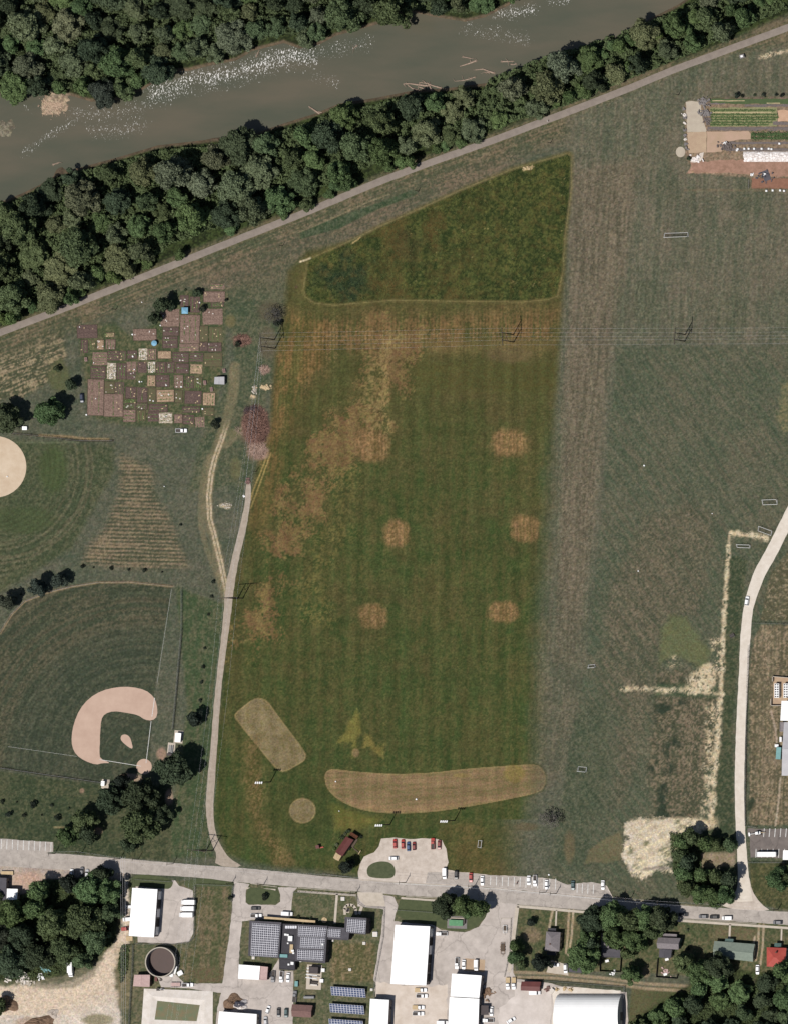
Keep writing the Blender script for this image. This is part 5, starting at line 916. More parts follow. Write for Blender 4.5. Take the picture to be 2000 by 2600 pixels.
VL = [
 (181, 2219, 88, 'suv', 'white', 'white car nose-in beside the blackish tree, leftmost of the shaded row'), (207, 2214, 88, 'suv', 'grey', 'grey car half shaded in the row before the corner wood'), (220, 2220, 88, 'sedan', 'silver', 'silver car partly under the light green tree'), (247, 2222, 88, 'sedan', 'white', 'white car shaded by the dark-leaved tree'), (260, 2222, 88, 'sedan', 'blue', 'dark blue car at the right end of the shaded row'),
 (476, 2292, 180, 'boxtruck', 'white', 'white box truck beside the warehouse lawn, topmost of three'), (474, 2308, 180, 'boxtruck', 'white', 'white box truck in the middle of the three beside the warehouse lot'), (471, 2324, 180, 'boxtruck', 'white', 'white box truck at the bottom of the three beside the warehouse lot'),
 (328, 2303, 180, 'sedan', 'white', 'white car half under the warehouse roof edge'), (324, 2335, 185, 'van', 'white', 'white van beside the west wall of the warehouse'), (322, 2359, 185, 'pickup', 'red', 'red pickup truck at the lower west corner of the warehouse'),
 (177, 2463, -89, 'boxtruck', 'white', 'white box truck alone at the edge of the dirt yard'), (476, 2502, 2, 'pickup', 'white', 'white pickup with a trailer hitched above the concrete basin'),
 (649, 2307, 0, 'sedan', 'black', 'black car on the apron north-west of the solar-roofed plant'), (650, 2326, 0, 'pickup', 'white', 'white pickup with dark bed at the north-west corner of the plant'), (728, 2321, -3, 'van', 'white', 'white van above the long pale canopy'),
 (693, 2481, -94, 'pickup', 'grey', 'grey and white pickup nearest the brown-ended annex'), (714, 2481, -94, 'pickup', 'white', 'white pickup with black bed between two vehicles by the plant annex'), (731, 2483, -94, 'sedan', 'white', 'white car at the right of the three by the plant annex'),
 (680, 2565, 72, 'hatch', 'white', 'white car parked at a slant near the tarped heap'), (707, 2572, -90, 'sedan', 'black', 'black car near the brown shed'), (726, 2573, -92, 'suv', 'teal', 'dark teal car beside the black one'), (748, 2531, 85, 'pickup', 'grey', 'small grey pickup at the grass edge above the brown shed'), (674, 2594, 95, 'sedan', 'silver', 'silver car at the bottom edge near the ribbed white roof'),
 (1002, 2143, 92, 'sedan', 'red', 'red car in the farm lot, leftmost of its row'), (1022, 2144, 92, 'sedan', 'red', 'red car in the farm lot, second in its row'), (1036, 2150, 92, 'sedan', 'blue', 'blue car in the farm lot between red ones'), (1050, 2149, 92, 'hatch', 'darkred', 'dark red car in the farm lot right of the blue car'), (1098, 2143, 91, 'pickup', 'red', 'red pickup alone with one car at the upper right of the farm lot'), (1114, 2146, -92, 'sedan', 'darkred', 'red and black car next to the red pickup in the farm lot'),
 (998, 2180, 180, 'suv', 'white', 'white-topped dark car parked crosswise above the grass island'),
 (1127, 2219, -90, 'van', 'white', 'white van at the left end of the roadside stalls'), (1157, 2222, -92, 'suv', 'black', 'black car in the roadside stalls beside the white van'), (1194, 2229, -90, 'sedan', 'red', 'red car with pale roof in the roadside stalls'), (1223, 2237, -90, 'sedan', 'white', 'white car right of the red one in the roadside stalls'), (1312, 2242, 70, 'motorcycle', 'darkred', 'motorcycle alone in the empty roadside stalls'),
 (1341, 2236, -90, 'sedan', 'white', 'white car side by side with the silver pickup'), (1357, 2237, -90, 'pickup', 'white', 'silver-white pickup with dark bed in the roadside stalls'), (1386, 2247, -90, 'sedan', 'white', 'white car between two utility pole shadows in the roadside stalls'), (1453, 2249, -90, 'sedan', 'teal', 'dark green car on the bare part of the roadside stalls'), (1529, 2248, -90, 'sedan', 'white', 'white car at the right end of the roadside stalls'),
 (1120, 2372, 180, 'pickup', 'white', 'white pickup with dark bed near the north-east corner of the big white hall'), (1159, 2447, -92, 'pickup', 'white', 'white pickup in the stalls, leftmost of three'), (1176, 2450, -92, 'sedan', 'white', 'white car in the stalls next to the white pickup'), (1207, 2452, -91, 'van', 'white', 'white van on the tan concrete stalls'),
 (1288, 2499, -90, 'flatbed', 'white', 'white flatbed truck left of its twin by the alley'), (1303, 2499, -90, 'flatbed', 'white', 'white flatbed truck right of its twin beside the maroon shed'), (1356, 2522, 0, 'van', 'white', 'white van below the maroon shed'),
 (1068, 2515, 0, 'flatbed', 'white', 'white flatbed truck with long tan bed, topmost in the gravel yard'), (1070, 2530, 0, 'pickup', 'white', 'white pickup with grey bed, second in the gravel yard'), (1062, 2559, 0, 'flatbed', 'white', 'white truck with tan bed, third in the gravel yard'), (1061, 2575, 0, 'pickup', 'white', 'white pickup with brown load, fourth in the gravel yard'),
 (1246, 2569, -92, 'sedan', 'white', 'white car beside the dark awning'), (1238, 2592, 180, 'pickup', 'white', 'white pickup below the dark awning'), (1296, 2592, 32, 'sedan', 'white', 'white car at a slant at the bottom edge of the gravel lot'), (1122, 2598, 0, 'van', 'white', 'white van at the bottom edge beside the lower white hall'),
 (1406, 2451, 0, 'sedan', 'white', 'white car behind the grey-roofed house'), (1434, 2460, -88, 'suv', 'white', 'white car on the pale pad behind the grey-roofed house'),
 (1557, 2307, -5, 'sedan', 'white', 'white car half hidden in the shade of the street trees'), (1733, 2323, 180, 'sedan', 'black', 'black car on the street right of the shade'), (1784, 2328, 180, 'suv', 'grey', 'dark grey car on the street, left one of a close pair'), (1812, 2329, 180, 'suv', 'black', 'dark car on the street, right one of a close pair'), (1844, 2332, 180, 'minivan', 'white', 'white van on the street behind the dark pair'), (1973, 2343, 180, 'suv', 'grey', 'dark grey car on the street near the red-roofed house'), (1922, 2463, -91, 'sedan', 'white', 'white car at the end of the drive beside the green-roofed house'),
 (207, 1010, -88, 'suv', 'navy', 'black car on the grass at the left edge of the allotments'), (460, 1093, 0, 'pickup', 'white', 'white pickup on the grass below the allotments'), (1895, 1526, 82, 'suv', 'white', 'white car driving on the pale gravel road'),
 (1943, 2170, 180, 'bus', 'white', 'white bus in the school parking lot'),
]
for v in VL: vehicle(*v)
# ---------------------------------------------------------------- buildings
def roof_corners(px4, h): return [Vector((*W(px, py, h), 0)) for px, py in px4]
def inset(c, d):
    m = sum(c, Vector())/4; out = []
    for i in range(4):
        a = c[i]; e1 = (c[(i+1) % 4]-a).normalized(); e0 = (c[i-1]-a).normalized(); out.append(a+(e1+e0)*d)
    return out
def building(label, px4, h, wall, roof, style='flat', rise=1.2, ridge='long', name='building', cat='building', wins=3, doors=(), over=.3, thing_=None):
    """px4: roof corners NW, NE, SE, SW in survey pixels at eave height h"""
    c = roof_corners(px4, h); base = sum(c, Vector())/4
    o = thing_ or thing(name, label, cat, (base.x, base.y, 0)); off = Vector((o.location.x, o.location.y, 0)); c = [p-off for p in c]; wl = inset(c, over)
    z0 = 0.0
    MB().prism([(p.x, p.y) for p in wl], z0, h-.16).build('wall', wall, o)
    up = lambda p, z: (p.x, p.y, z)
    if style == 'flat':
        MB().prism([(p.x, p.y) for p in c], h-.16, h).build('roof', roof, o)
        mb = MB(); ins = inset(c, .35)
        for i in range(4):
            a, b, d, e = c[i], c[(i+1) % 4], ins[(i+1) % 4], ins[i]; mb.prism([(a.x, a.y), (b.x, b.y), (d.x, d.y), (e.x, e.y)], h+.003, h+.22)
        mb.build('parapet', roof, o)
    else:
        lx = (c[1]-c[0]).length; ly = (c[2]-c[1]).length; along_x = (lx > ly) if ridge == 'long' else (ridge == 'x')
        if along_x: r0, r1 = (c[0]+c[3])/2, (c[1]+c[2])/2
        else: r0, r1 = (c[0]+c[1])/2, (c[3]+c[2])/2
        if style == 'hip': d = (r1-r0)*(min(lx, ly)/max(lx, ly)*.45 if max(lx, ly) > 0 else .4); r0, r1 = r0+d, r1-d
        vs = [up(p, h-.16) for p in c]+[up(p, h) for p in c]+[up(r0, h+rise), up(r1, h+rise)]
        fs = [(3, 2, 1, 0), (0, 1, 5, 4), (1, 2, 6, 5), (2, 3, 7, 6), (3, 0, 4, 7)]
        fs += [(4, 5, 9, 8), (6, 7, 8, 9), (7, 4, 8), (5, 6, 9)] if along_x else [(5, 6, 9, 8), (7, 4, 8, 9), (4, 5, 8), (6, 7, 9)]
        MB().add(vs, fs).build('roof', roof, o)
        cap = MB(); a = Vector(up(r0, h+rise)); b = Vector(up(r1, h+rise)); cap.tube([a, b], .09, 5); cap.build('ridge_cap', roof, o)
    # windows and doors on the sides the camera and its neighbours see
    for side in (1, 2, 0, 3):
        a, b = wl[side], wl[(side+1) % 4]; L = (b-a).length; t = (b-a).normalized(); nrm = Vector((t.y, -t.x, 0))
        if (sum(wl, Vector())/4-a).dot(nrm) > 0: nrm = -nrm
        rz = math.atan2(t.y, t.x)
        if side == 1 and doors:
            for (f, wd_, hd_, mt) in doors:
                p = a+t*L*f+nrm*.05; MB().box(p.x, p.y, .02, wd_, .1, min(hd_, h-.5), rz).build('door', M[mt], o)
            continue
        nw = max(1, min(wins, int(L/3)))
        if h < 2.4: nw = 0
        for k in range(nw):
            p = a+t*L*(k+.5)/nw+nrm*.03
            MB().box(p.x, p.y, min(1.1, h*.35), 1.3, .06, min(1.2, h*.32), rz).build('window', M['glass'], o)
    return o
def roof_box(o, px, py, h, lx, ly, lz, m, name='roof_unit', rz=-.05):
    x, y = W(px, py, h+lz); MB().box(x-o.location.x, y-o.location.y, h+.02, lx, ly, lz, rz).build(name, m, o)
def solar(o, px4, h, nx, ny, name='solar_array', m=None, skip=()):
    c = roof_corners(px4, h+.3); off = Vector((o.location.x, o.location.y, 0)); c = [p-off for p in c]
    bk = MB(); pn = MB()
    bl = lambda u, v: c[0]*(1-u)*(1-v)+c[1]*u*(1-v)+c[2]*u*v+c[3]*(1-u)*v
    bk.prism([(p.x, p.y) for p in c], h+.2, h+.27)
    for i in range(nx):
        for j in range(ny):
            if (i, j) in skip: continue
            g = .14 if i % 2 == 0 else .07
            q = [bl((i+g)/nx, (j+.09)/ny), bl((i+1-.07)/nx, (j+.09)/ny), bl((i+1-.07)/nx, (j+1-.09)/ny), bl((i+g)/nx, (j+1-.09)/ny)]
            pn.prism([(p.x, p.y) for p in q], h+.273, h+.31)
    b = bk.build(name, M['backing'], o); pn.build('solar_cells', m or M['panel'], b); return b
wh = building('long white-roofed warehouse beside the dirt drive', [(336, 2255), (400, 2259), (391, 2381), (327, 2377)], 7, M['gwall'], M['wroof'], 'gable', .9, name='warehouse', doors=((.12, 4, 4.5, 'white'), (.3, 4, 4.5, 'black'), (.5, 4, 4.5, 'white'), (.7, 4, 4.5, 'black'), (.88, 4, 4.5, 'white')))
building('dark grey flat-roofed building cut by the left edge', [(-30, 2228), (17, 2230), (15, 2287), (-30, 2284)], 5, M['gwall'], M['groof'], 'flat')
building('small square white-roofed building against the corner wood', [(17, 2257), (45, 2258), (43, 2286), (15, 2285)], 4.5, M['cream'], M['wroof'], 'gable', .4)
building('small pink-roofed pump house beside the round tank', [(341, 2476), (381, 2476), (380, 2507), (338, 2505)], 4, M['brick'], M['pink'], 'gable', .9, 'y', name='pump_house')
# the solar-roofed plant: one building of several blocks
pl = building('sprawling flat-roofed plant whose dark roofs carry solar panels', [(634, 2338), (715, 2343), (709, 2434), (631, 2428)], 6, M['dwall'], M['groof'], 'flat', name='industrial_plant', wins=5)
for px4, h, w_, r_ in (([(713, 2346), (757, 2348), (751, 2441), (709, 2437)], 4.6, 'dwall', 'droof'), ([(756, 2348), (832, 2352), (826, 2447), (750, 2441)], 6.2, 'dwall', 'groof'), ([(831, 2353), (889, 2358), (885, 2388), (829, 2386)], 5.4, 'dwall', 'groof'),
                       ([(876, 2329), (931, 2332), (929, 2374), (875, 2369)], 8, 'dwall', 'groof'), ([(710, 2434), (750, 2437), (749, 2465), (709, 2462)], 4.2, 'dwall', 'droof')):
    building('', px4, h, M[w_], M[r_], 'flat', thing_=pl, wins=2)
solar(pl, [(641, 2344), (711, 2349), (705, 2431), (637, 2427)], 6.25, 14, 14)
solar(pl, [(758, 2352), (830, 2357), (826, 2380), (757, 2378)], 6.45, 14, 5); solar(pl, [(764, 2380), (826, 2382), (822, 2410), (762, 2408)], 6.45, 12, 6); solar(pl, [(756, 2412), (823, 2414), (820, 2440), (755, 2437)], 6.45, 13, 5)
solar(pl, [(833, 2359), (866, 2361), (864, 2381), (832, 2380)], 5.65, 7, 4); solar(pl, [(883, 2334), (930, 2337), (927, 2371), (880, 2367)], 8.25, 9, 8)
for k in range(5): roof_box(pl, 727+k*6, 2355, 4.6, 1.0, 1.4, .5, M['backing'], 'skylight')
for a_ in ((737, 2384, 2.2, 2.6, 1.4, 'white'), (725, 2374, 1.2, 1, .8, 'white'), (731, 2375, 1, 1, .8, 'white'), (743, 2415, 1.4, 1, 1, 'white'), (745, 2421, 1, .8, .8, 'white'), (740, 2410, 1.6, 4.4, .6, 'tan'), (720, 2428, 4, 1.6, .9, 'tealc'), (742, 2447, 1.5, 1.5, 1, 'white'), (733, 2450, .9, .9, .6, 'white'), (819, 2399, .9, .9, .7, 'white'), (911, 2350, .6, .6, 1.0, 'white'), (731, 2396, .7, .7, .5, 'white')):
    roof_box(pl, a_[0], a_[1], 4.6 if a_[0] < 750 and a_[1] < 2433 else 4.25 if a_[0] < 750 else 6.45, a_[2], a_[3], a_[4], M[a_[5]], 'roof_unit')
cn = thing('entrance_canopy', 'long pale canopy along the north front of the plant', 'canopy', (*W(736, 2336, 3), 0)); rz_ = math.radians(-4.5)
MB().box(0, 0, 3.0, 26, 1.2, .18, rz_).build('canopy_roof', M['tan'], cn)
for k in range(6): MB().cyl((k-2.5)*4.8*math.cos(rz_), (k-2.5)*4.8*math.sin(rz_), 0, 3.0, .09, 8).build('post', M['metal'], cn)
an = building('white-roofed annex with a brown end below the plant', [(607, 2450), (661, 2454), (658, 2489), (605, 2486)], 4.2, M['cream'], M['wroof'], 'flat', name='annex_building'); building('', [(661, 2454), (681, 2456), (678, 2490), (658, 2489)], 3.9, M['brick'], M['pink'], 'flat', thing_=an, wins=1)
building('brown gabled shed below the equipment pad', [(742, 2551), (794, 2554), (790, 2585), (741, 2582)], 3.4, M['brick'], M['brownroof'], 'gable', 1.2, name='shed')
building('white-roofed hall with ribs at the bottom edge left of the parked cars', [(557, 2569), (652, 2576), (650, 2640), (550, 2636)], 5, M['cream'], M['wroof'], 'gable', .8, 'y')
building('tall narrow white-roofed hall at the bottom edge right of the ground solar rows', [(940, 2537), (988, 2540), (982, 2660), (934, 2656)], 6, M['gwall'], M['wroof'], 'gable', .7)
building('largest white-roofed hall, between the lawn and the gravel yard', [(1003, 2349), (1091, 2353), (1081, 2503), (991, 2499)], 6.5, M['gwall'], M['wroof'], 'gable', .9, 'y', name='hall', doors=((.1, 4, 4.5, 'white'), (.26, 4, 4.5, 'black'), (.4, 4.5, 4.5, 'white'), (.56, 4, 4.5, 'black'), (.72, 4, 4.5, 'steel'), (.88, 4, 4.5, 'black')))
building('square white-roofed workshop below three parked vehicles', [(1147, 2473), (1222, 2478), (1216, 2535), (1143, 2531)], 6.2, M['gwall'], M['wroof'], 'flat', name='workshop'); building('long white-roofed shed joined below the square workshop', [(1141, 2533), (1216, 2537), (1212, 2650), (1135, 2648)], 5.2, M['gwall'], M['wroof'], 'flat', name='workshop')
aw = thing('awning', 'dark square awning beside the lower white shed', 'awning', (*W(1229, 2566, 3), 0)); MB().box(0, 0, 3, 4.2, 4.8, .15).build('awning_roof', M['dwall'], aw)
for a_, b_ in ((-2, -2.2), (2, -2.2), (2, 2.2), (-2, 2.2)): MB().cyl(a_, b_, 0, 3, .08, 6).build('post', M['metal'], aw)
building('maroon-roofed shed right of the twin flatbed trucks', [(1323, 2493), (1372, 2494), (1369, 2518), (1321, 2516)], 3.4, M['brick'], M['maroon'], 'gable', .7, name='shed')
h1 = building('grey hip-roofed house between two driveways', [(1386, 2366), (1422, 2368), (1419, 2417), (1382, 2415)], 4.6, M['cream'], M['shingle'], 'hip', 2.2, name='house', cat='house')
building('', [(1391, 2357), (1411, 2358), (1410, 2366.5), (1390, 2366)], 2.9, M['cream'], M['droof'], 'flat', thing_=h1, wins=1); building('', [(1389, 2416), (1411, 2418), (1409, 2427), (1388, 2425)], 2.8, M['cream'], M['droof'], 'flat', thing_=h1, wins=1)
MB().box(*(lambda p: (p[0]-h1.location.x, p[1]-h1.location.y))(W(1395, 2398, 7)), 5.4, .7, .7, 1.6).build('chimney', M['brick'], h1)
h2 = building('flat grey-roofed house half hidden by street trees', [(1526, 2370), (1548, 2371), (1545, 2408), (1524, 2407)], 3.6, M['cream'], M['shingle'], 'gable', 1.0, name='house', cat='house'); building('', [(1527, 2408), (1574, 2412), (1574, 2433), (1526, 2431)], 3.4, M['cream'], M['groof'], 'flat', thing_=h2, wins=2)
h3 = building('two-part grey-roofed house above the second fenced yard', [(1670, 2381), (1727, 2383), (1722, 2412), (1668, 2409)], 4.8, M['teal'], M['shingle'], 'gable', 2.0, name='house', cat='house'); building('', [(1673, 2410), (1705, 2412), (1702, 2434), (1672, 2432)], 3.6, M['cream'], M['groof'], 'gable', 1.0, 'y', thing_=h3, wins=1); building('', [(1683, 2371), (1718, 2373), (1717, 2380), (1682, 2379)], 2.8, M['cream'], M['shingle'], 'flat', thing_=h3, wins=1)
h4 = building('long green-roofed house beside the gravel drive', [(1813, 2390), (1916, 2398), (1911, 2443), (1811, 2431)], 3.6, M['cream'], M['green'], 'gable', 1.8, name='house', cat='house', wins=5); building('', [(1841, 2384), (1862, 2385), (1861, 2392.5), (1840, 2391)], 2.8, M['cream'], M['teal'], 'flat', thing_=h4, wins=1)
h5 = building('red-roofed house at the right edge', [(1946, 2406), (1996, 2408), (1992, 2457), (1946, 2455)], 4.4, M['cream'], M['red'], 'hip', 2.2, name='house', cat='house'); building('', [(1966, 2395), (1983, 2396), (1982, 2406.5), (1965, 2406)], 2.9, M['cream'], M['teal'], 'gable', .7, 'y', thing_=h5, wins=1)
MB().box(*(lambda p: (p[0]-h5.location.x, p[1]-h5.location.y))(W(1969, 2419, 7)), 5.3, .7, .7, 1.6).build('chimney', M['brick'], h5)
# barn of the small farm
bn = thing('barn', 'maroon-roofed barn with a tan porch in the meadow corner', 'barn', (*W(874, 2150, 5), 0))
building('', [(879, 2124), (898, 2133), (869, 2175), (852, 2163)], 4.5, M['brick'], M['maroon'], 'gable', 1.4, 'y', thing_=bn, wins=2, over=.2)
building('', [(853, 2165), (867, 2174), (860, 2187), (846, 2179)], 3.2, M['tan'], M['tan'], 'gable', .8, 'y', thing_=bn, wins=1, over=.2)
building('', [(892, 2113), (910, 2124), (905, 2131), (887, 2120)], 3.0, M['brick'], mat('rust_brown_roof', alb(104, 62, 40), None, .6), 'flat', thing_=bn, wins=1, over=.2)
dk = MB(); pts_ = [W(*p) for p in ((901, 2130), (910, 2132), (898, 2152), (888, 2148))]; dk.prism([(p[0]-bn.location.x, p[1]-bn.location.y) for p in pts_], 0, .5); dk.build('deck', M['timber'], bn)
dk = MB(); pts_ = [W(*p) for p in ((891, 2149), (893, 2148), (912, 2164), (910, 2166))]; dk.prism([(p[0]-bn.location.x, p[1]-bn.location.y) for p in pts_], 0, .4); dk.build('ramp', M['timber'], bn)
# right edge school complex
sc_ = building('big grey metal-roofed school building cut by the right edge', [(1990, 1834), (2120, 1834), (2120, 1972), (1984, 1970)], 7, M['gwall'], M['lgroof'], 'gable', 1.2, 'x', name='school_building', wins=6)
building('', [(1984, 1780), (2080, 1780), (2080, 1832), (1981, 1830)], 8, M['wwall'], M['wroof'], 'flat', thing_=sc_)
building('', [(1980, 1834), (1990, 1834), (1989, 1858), (1979, 1858)], 3, M['gwall'], M['shingle'], 'flat', thing_=sc_, wins=1)
building('tall white-roofed block at the right edge below the bus lot', [(1988, 2160), (2080, 2160), (2080, 2184), (1987, 2184)], 6, M['wwall'], M['wroof'], 'flat')
bg = thing('shipping_container', 'teal shipping container beside the school building', 'container', (*W(1976, 1913, 2.4), 0), math.radians(86)); MB().box(0, 0, .1, 6.1, 2.44, 2.5).build('body', M['tealc'], bg); MB().box(3.06, 0, .2, .04, 2.3, 2.3).build('door', M['tealc'], bg)
ut = thing('storage_box', 'small white storage box above the teal container', 'box', (*W(1971, 1894, 1.5), 0)); MB().box(0, 0, 0, 1.8, 1.3, 1.4).build('body', M['white'], ut); MB().box(0, 0, 1.403, 1.9, 1.4, .08).build('lid', M['white'], ut)
ut = thing('storage_box', 'slim white storage box against the school wall', 'box', (*W(1981, 1878, 1.5), 0)); MB().box(0, 0, 0, 1, 2.4, 1.4).build('body', M['white'], ut); MB().box(0, 0, 1.403, 1.1, 2.5, .08).build('lid', M['white'], ut)
for (x_, lb) in ((1971, 'white rooftop cooler bank, left one of two, beside the school'), (1994, 'white cooler bank, right one of two, cut near the school roof')):
    cb = thing('cooling_unit', lb, 'cooling unit', (*W(x_, 1754, 3), 0)); MB().box(0, 0, 0, 2.3, 7.2, 2.8).build('housing', M['white'], cb)
    for i in range(2):
        for j in range(6): MB().cyl(-.55+i*1.1, -3+j*1.2, 2.803, 2.88, .38, 10).build('fan', M['black'], cb)
wl_ = MB()
for a_, b_ in (((1963, 1718), (2010, 1722)), ((1963, 1718), (1963, 1730)), ((1959, 1776), (1959, 1792)), ((1959, 1792), (1984, 1792))):
    p, q = W(*a_), W(*b_); wl_.box((p[0]+q[0])/2, (p[1]+q[1])/2, 0, math.hypot(q[0]-p[0], q[1]-p[1])+.3, .3, 2.0, math.atan2(q[1]-p[1], q[0]-p[0]))
tag(wl_.build('screen_wall', M['cream'], None), 'pale screen wall around the cooler yard of the school', 'wall')
sheet('cooler_yard_paving', [(1964, 1719), (2080, 1721), (2080, 1791), (1960, 1791)], .05, M['tansoil'])
# dome hall: a barrel vault of coated fabric
dm = thing('dome_hall', 'white barrel-vaulted hall at the bottom edge with grey curved east end', 'hall', (*W(1505, 2581), 0)); n_ = 22; rr_ = 11.0; vs = []
for xx in (-17.5, 15): 
    for k in range(n_+1):
        t = math.pi*k/n_; vs.append((xx-(.6*rr_*0), rr_*math.cos(t), rr_*math.sin(t)*.82))
MB().add(vs, [(k, k+1, k+n_+2, k+n_+1) for k in range(n_)]).build('vault', M['wroof'], dm)
for xx, nm_ in ((15, 'end_wall'), (-17.5, 'end_wall')):
    MB().add([(xx, rr_*math.cos(math.pi*k/n_), rr_*math.sin(math.pi*k/n_)*.82) for k in range(n_+1)], [tuple(range(n_+1))]).build(nm_, M['wwall'] if xx > 0 else M['wroof'], dm)
MB().box(15.05, 0, 0, .1, 4.2, 4.4).build('door', M['gwall'], dm)
# open round tank
tk = thing('round_tank', 'open round steel tank full of brown liquid', 'tank', (*W(407, 2444, 4.6), 0)); n_ = 48; ro, ri, ht_ = 7.6, 7.25, 4.6; vs = []
for r_, z_ in ((ro, 0), (ro, ht_), (ri, ht_), (ri, .1)): vs += [(r_*math.cos(math.tau*k/n_), r_*math.sin(math.tau*k/n_), z_) for k in range(n_)]
MB().add(vs, [(q*n_+k, q*n_+(k+1) % n_, (q+1)*n_+(k+1) % n_, (q+1)*n_+k) for q in range(3) for k in range(n_)]).build('tank_wall', M['gwall'], tk)
MB().cyl(0, 0, .1, .5, ri-.02, n_).build('liquid', M['sludge'], tk)
vs = []
for r_, z_ in ((ro+.12, ht_-.1), (ro+.12, ht_+.12), (ri-.05, ht_+.12), (ri-.05, ht_-.1)): vs += [(r_*math.cos(math.tau*k/n_), r_*math.sin(math.tau*k/n_), z_) for k in range(n_)]
MB().add(vs, [(q*n_+k, q*n_+(k+1) % n_, ((q+1) % 4)*n_+(k+1) % n_, ((q+1) % 4)*n_+k) for q in range(4) for k in range(n_)]).build('rim', M['cream'], tk)
ld = thing('stair', 'pale access stair at the lower right of the round tank', 'stair', (*W(450, 2464), 0), math.radians(75)); MB().box(0, 0, 2.3, 4, .9, .12).build('platform', M['white'], ld); MB().tube([(-2, -.4, 0), (-2, -.4, 3.2), (2, -.4, 3.2)], .06).build('handrail', M['white'], ld); MB().tube([(2, .4, 0), (2, .4, 2.3)], .08).build('post', M['metal'], ld)
x_, y_ = W(436, 2477); tag(MB().cyl(x_, y_, 0, .5, 1.0, 20).cyl(x_, y_, .503, .6, .85, 20).build('manhole_cover', M['white']), 'round white lid beside the round tank', 'lid')
cb = thing('storage_box', 'pale teal box on the grass right of the round tank', 'box', (*W(457, 2472, 1), 0), .5); MB().box(0, 0, 0, 2.6, 2.2, .9).build('body', M['tealc'], cb); MB().box(0, 0, .903, 2.7, 2.3, .1).build('lid', M['white'], cb)
# concrete basin
bs = thing('settling_basin', 'square bright concrete basin with a grassy sunken floor', 'basin', (*W(450, 2572), 0)); o4 = [(366, 2511), (541, 2518), (540, 2650), (356, 2650)]; i4 = [(400, 2542), (508, 2553), (500, 2594), (393, 2590)]
m4 = [(388, 2530), (522, 2540), (520, 2625), (378, 2620)]
def rel(pts, o): return [(W(*p)[0]-o.location.x, W(*p)[1]-o.location.y) for p in pts]
O, MM, I = rel(o4, bs), rel(m4, bs), rel(i4, bs); vs = [(p[0], p[1], .12) for p in O]+[(p[0], p[1], .9) for p in MM]+[(p[0], p[1], .14) for p in I]
MB().add(vs, [(i, (i+1) % 4, (i+1) % 4+4, i+4) for i in range(4)]+[(i+4, (i+1) % 4+4, (i+1) % 4+8, i+8) for i in range(4)]).build('apron', M['wconc'], bs)
vs = [(p[0], p[1], .15) for p in I]; MB().add(vs, [(3, 2, 1, 0)]).build('floor', mat('basin_algae', alb(112, 128, 98), alb(140, 124, 94), .3), bs)
eq = thing('pump_unit', 'dark pump machinery on the corner of the concrete basin', 'pump', (*W(408, 2513), 0)); MB().box(-1, 0, .1, 1.4, 1.4, 1.2).build('motor', M['steel'], eq); MB().box(.9, .1, .1, 1.3, 1.2, .9).build('pump_body', M['steel'], eq); MB().tube([(-.3, 0, .8), (.8, .3, 1.3), (2, 0, .3)], .16).build('pipe', M['white'], eq)
eq = thing('pump_unit', 'rusty pump assembly between the pink pump house and the tank', 'pump', (*W(402, 2487), 0)); MB().box(-.8, 0, .1, 1.2, 2.2, 1).build('motor', M['maroon'], eq); MB().tube([(-.6, 1, .6), (1, .2, 1), (2.2, -.5, .2)], .18).build('pipe', M['conc'], eq); MB().box(1.4, -.4, .1, 1, 1, .7).build('pump_body', M['steel'], eq)
# trailers
def trailer(px, py, ang, L, w, label, m, frame=False):
    o = thing('trailer', label, 'trailer', (*W(px, py, .8), .06), math.radians(ang))
    if frame:
        mb = MB(); 
        for s_ in (-1, 1): mb.box(0, s_*(w/2-.08), .6, L, .16, .18)
        for k in range(5): mb.box(-L/2+.1+k*(L-.2)/4, 0, .6, .14, w-.33, .16)
        mb.build('frame', m, o); MB().box(-.4, 0, .763, L*.62, w-.4, .06).build('deck', M['timber'], o)
    else:
        MB().box(0, 0, .7, L, w, .16).build('deck', m, o); mb = MB(); mb.box(0, w/2-.05, .863, L, .1, .35); mb.box(0, -w/2+.05, .863, L, .1, .35); mb.build('side_rail', M['metal'], o)
    MB().tube([(L/2, -.4, .65), (L/2+1.2, 0, .6), (L/2, .4, .65)], .07).build('hitch', M['steel'], o)
    for x in (-L*.12, L*.1):
        for s_ in (-1, 1): MB().tube([(x, s_*(w/2+.02), .36), (x, s_*(w/2+.22), .36)], .35, 12).build('wheel', M['black'], o)
trailer(18, 2218, 0, 6.2, 2.2, 'tan flatbed trailer beside the grey building at the left edge', M['tan']); trailer(446, 2501, 0, 4.8, 2.2, 'flat trailer hitched to the white pickup above the basin', M['pink'])
trailer(1281, 2360, -90, 4, 2, 'small open trailer frame on the long paved island, upper one', M['white'], True); trailer(1275, 2409, -90, 6, 2, 'rusty brown trailer frame on the long paved island, lower one', M['earth'], True)
lt = thing('storage_trailer', 'long dark-roofed storage trailer under the large green tree', 'trailer', (*W(1464, 2464, 3), 0), math.radians(-3)); MB().box(0, 0, .6, 8.2, 2.5, 2.3).build('body', M['dwall'], lt); MB().box(0, 0, 2.903, 8.3, 2.6, .1).build('roof', M['groof'], lt)
for x in (-2.6, -1.6):
    for s_ in (-1, 1): MB().tube([(x, s_*1.05, .4), (x, s_*1.26, .4)], .4, 12).build('wheel', M['black'], lt)
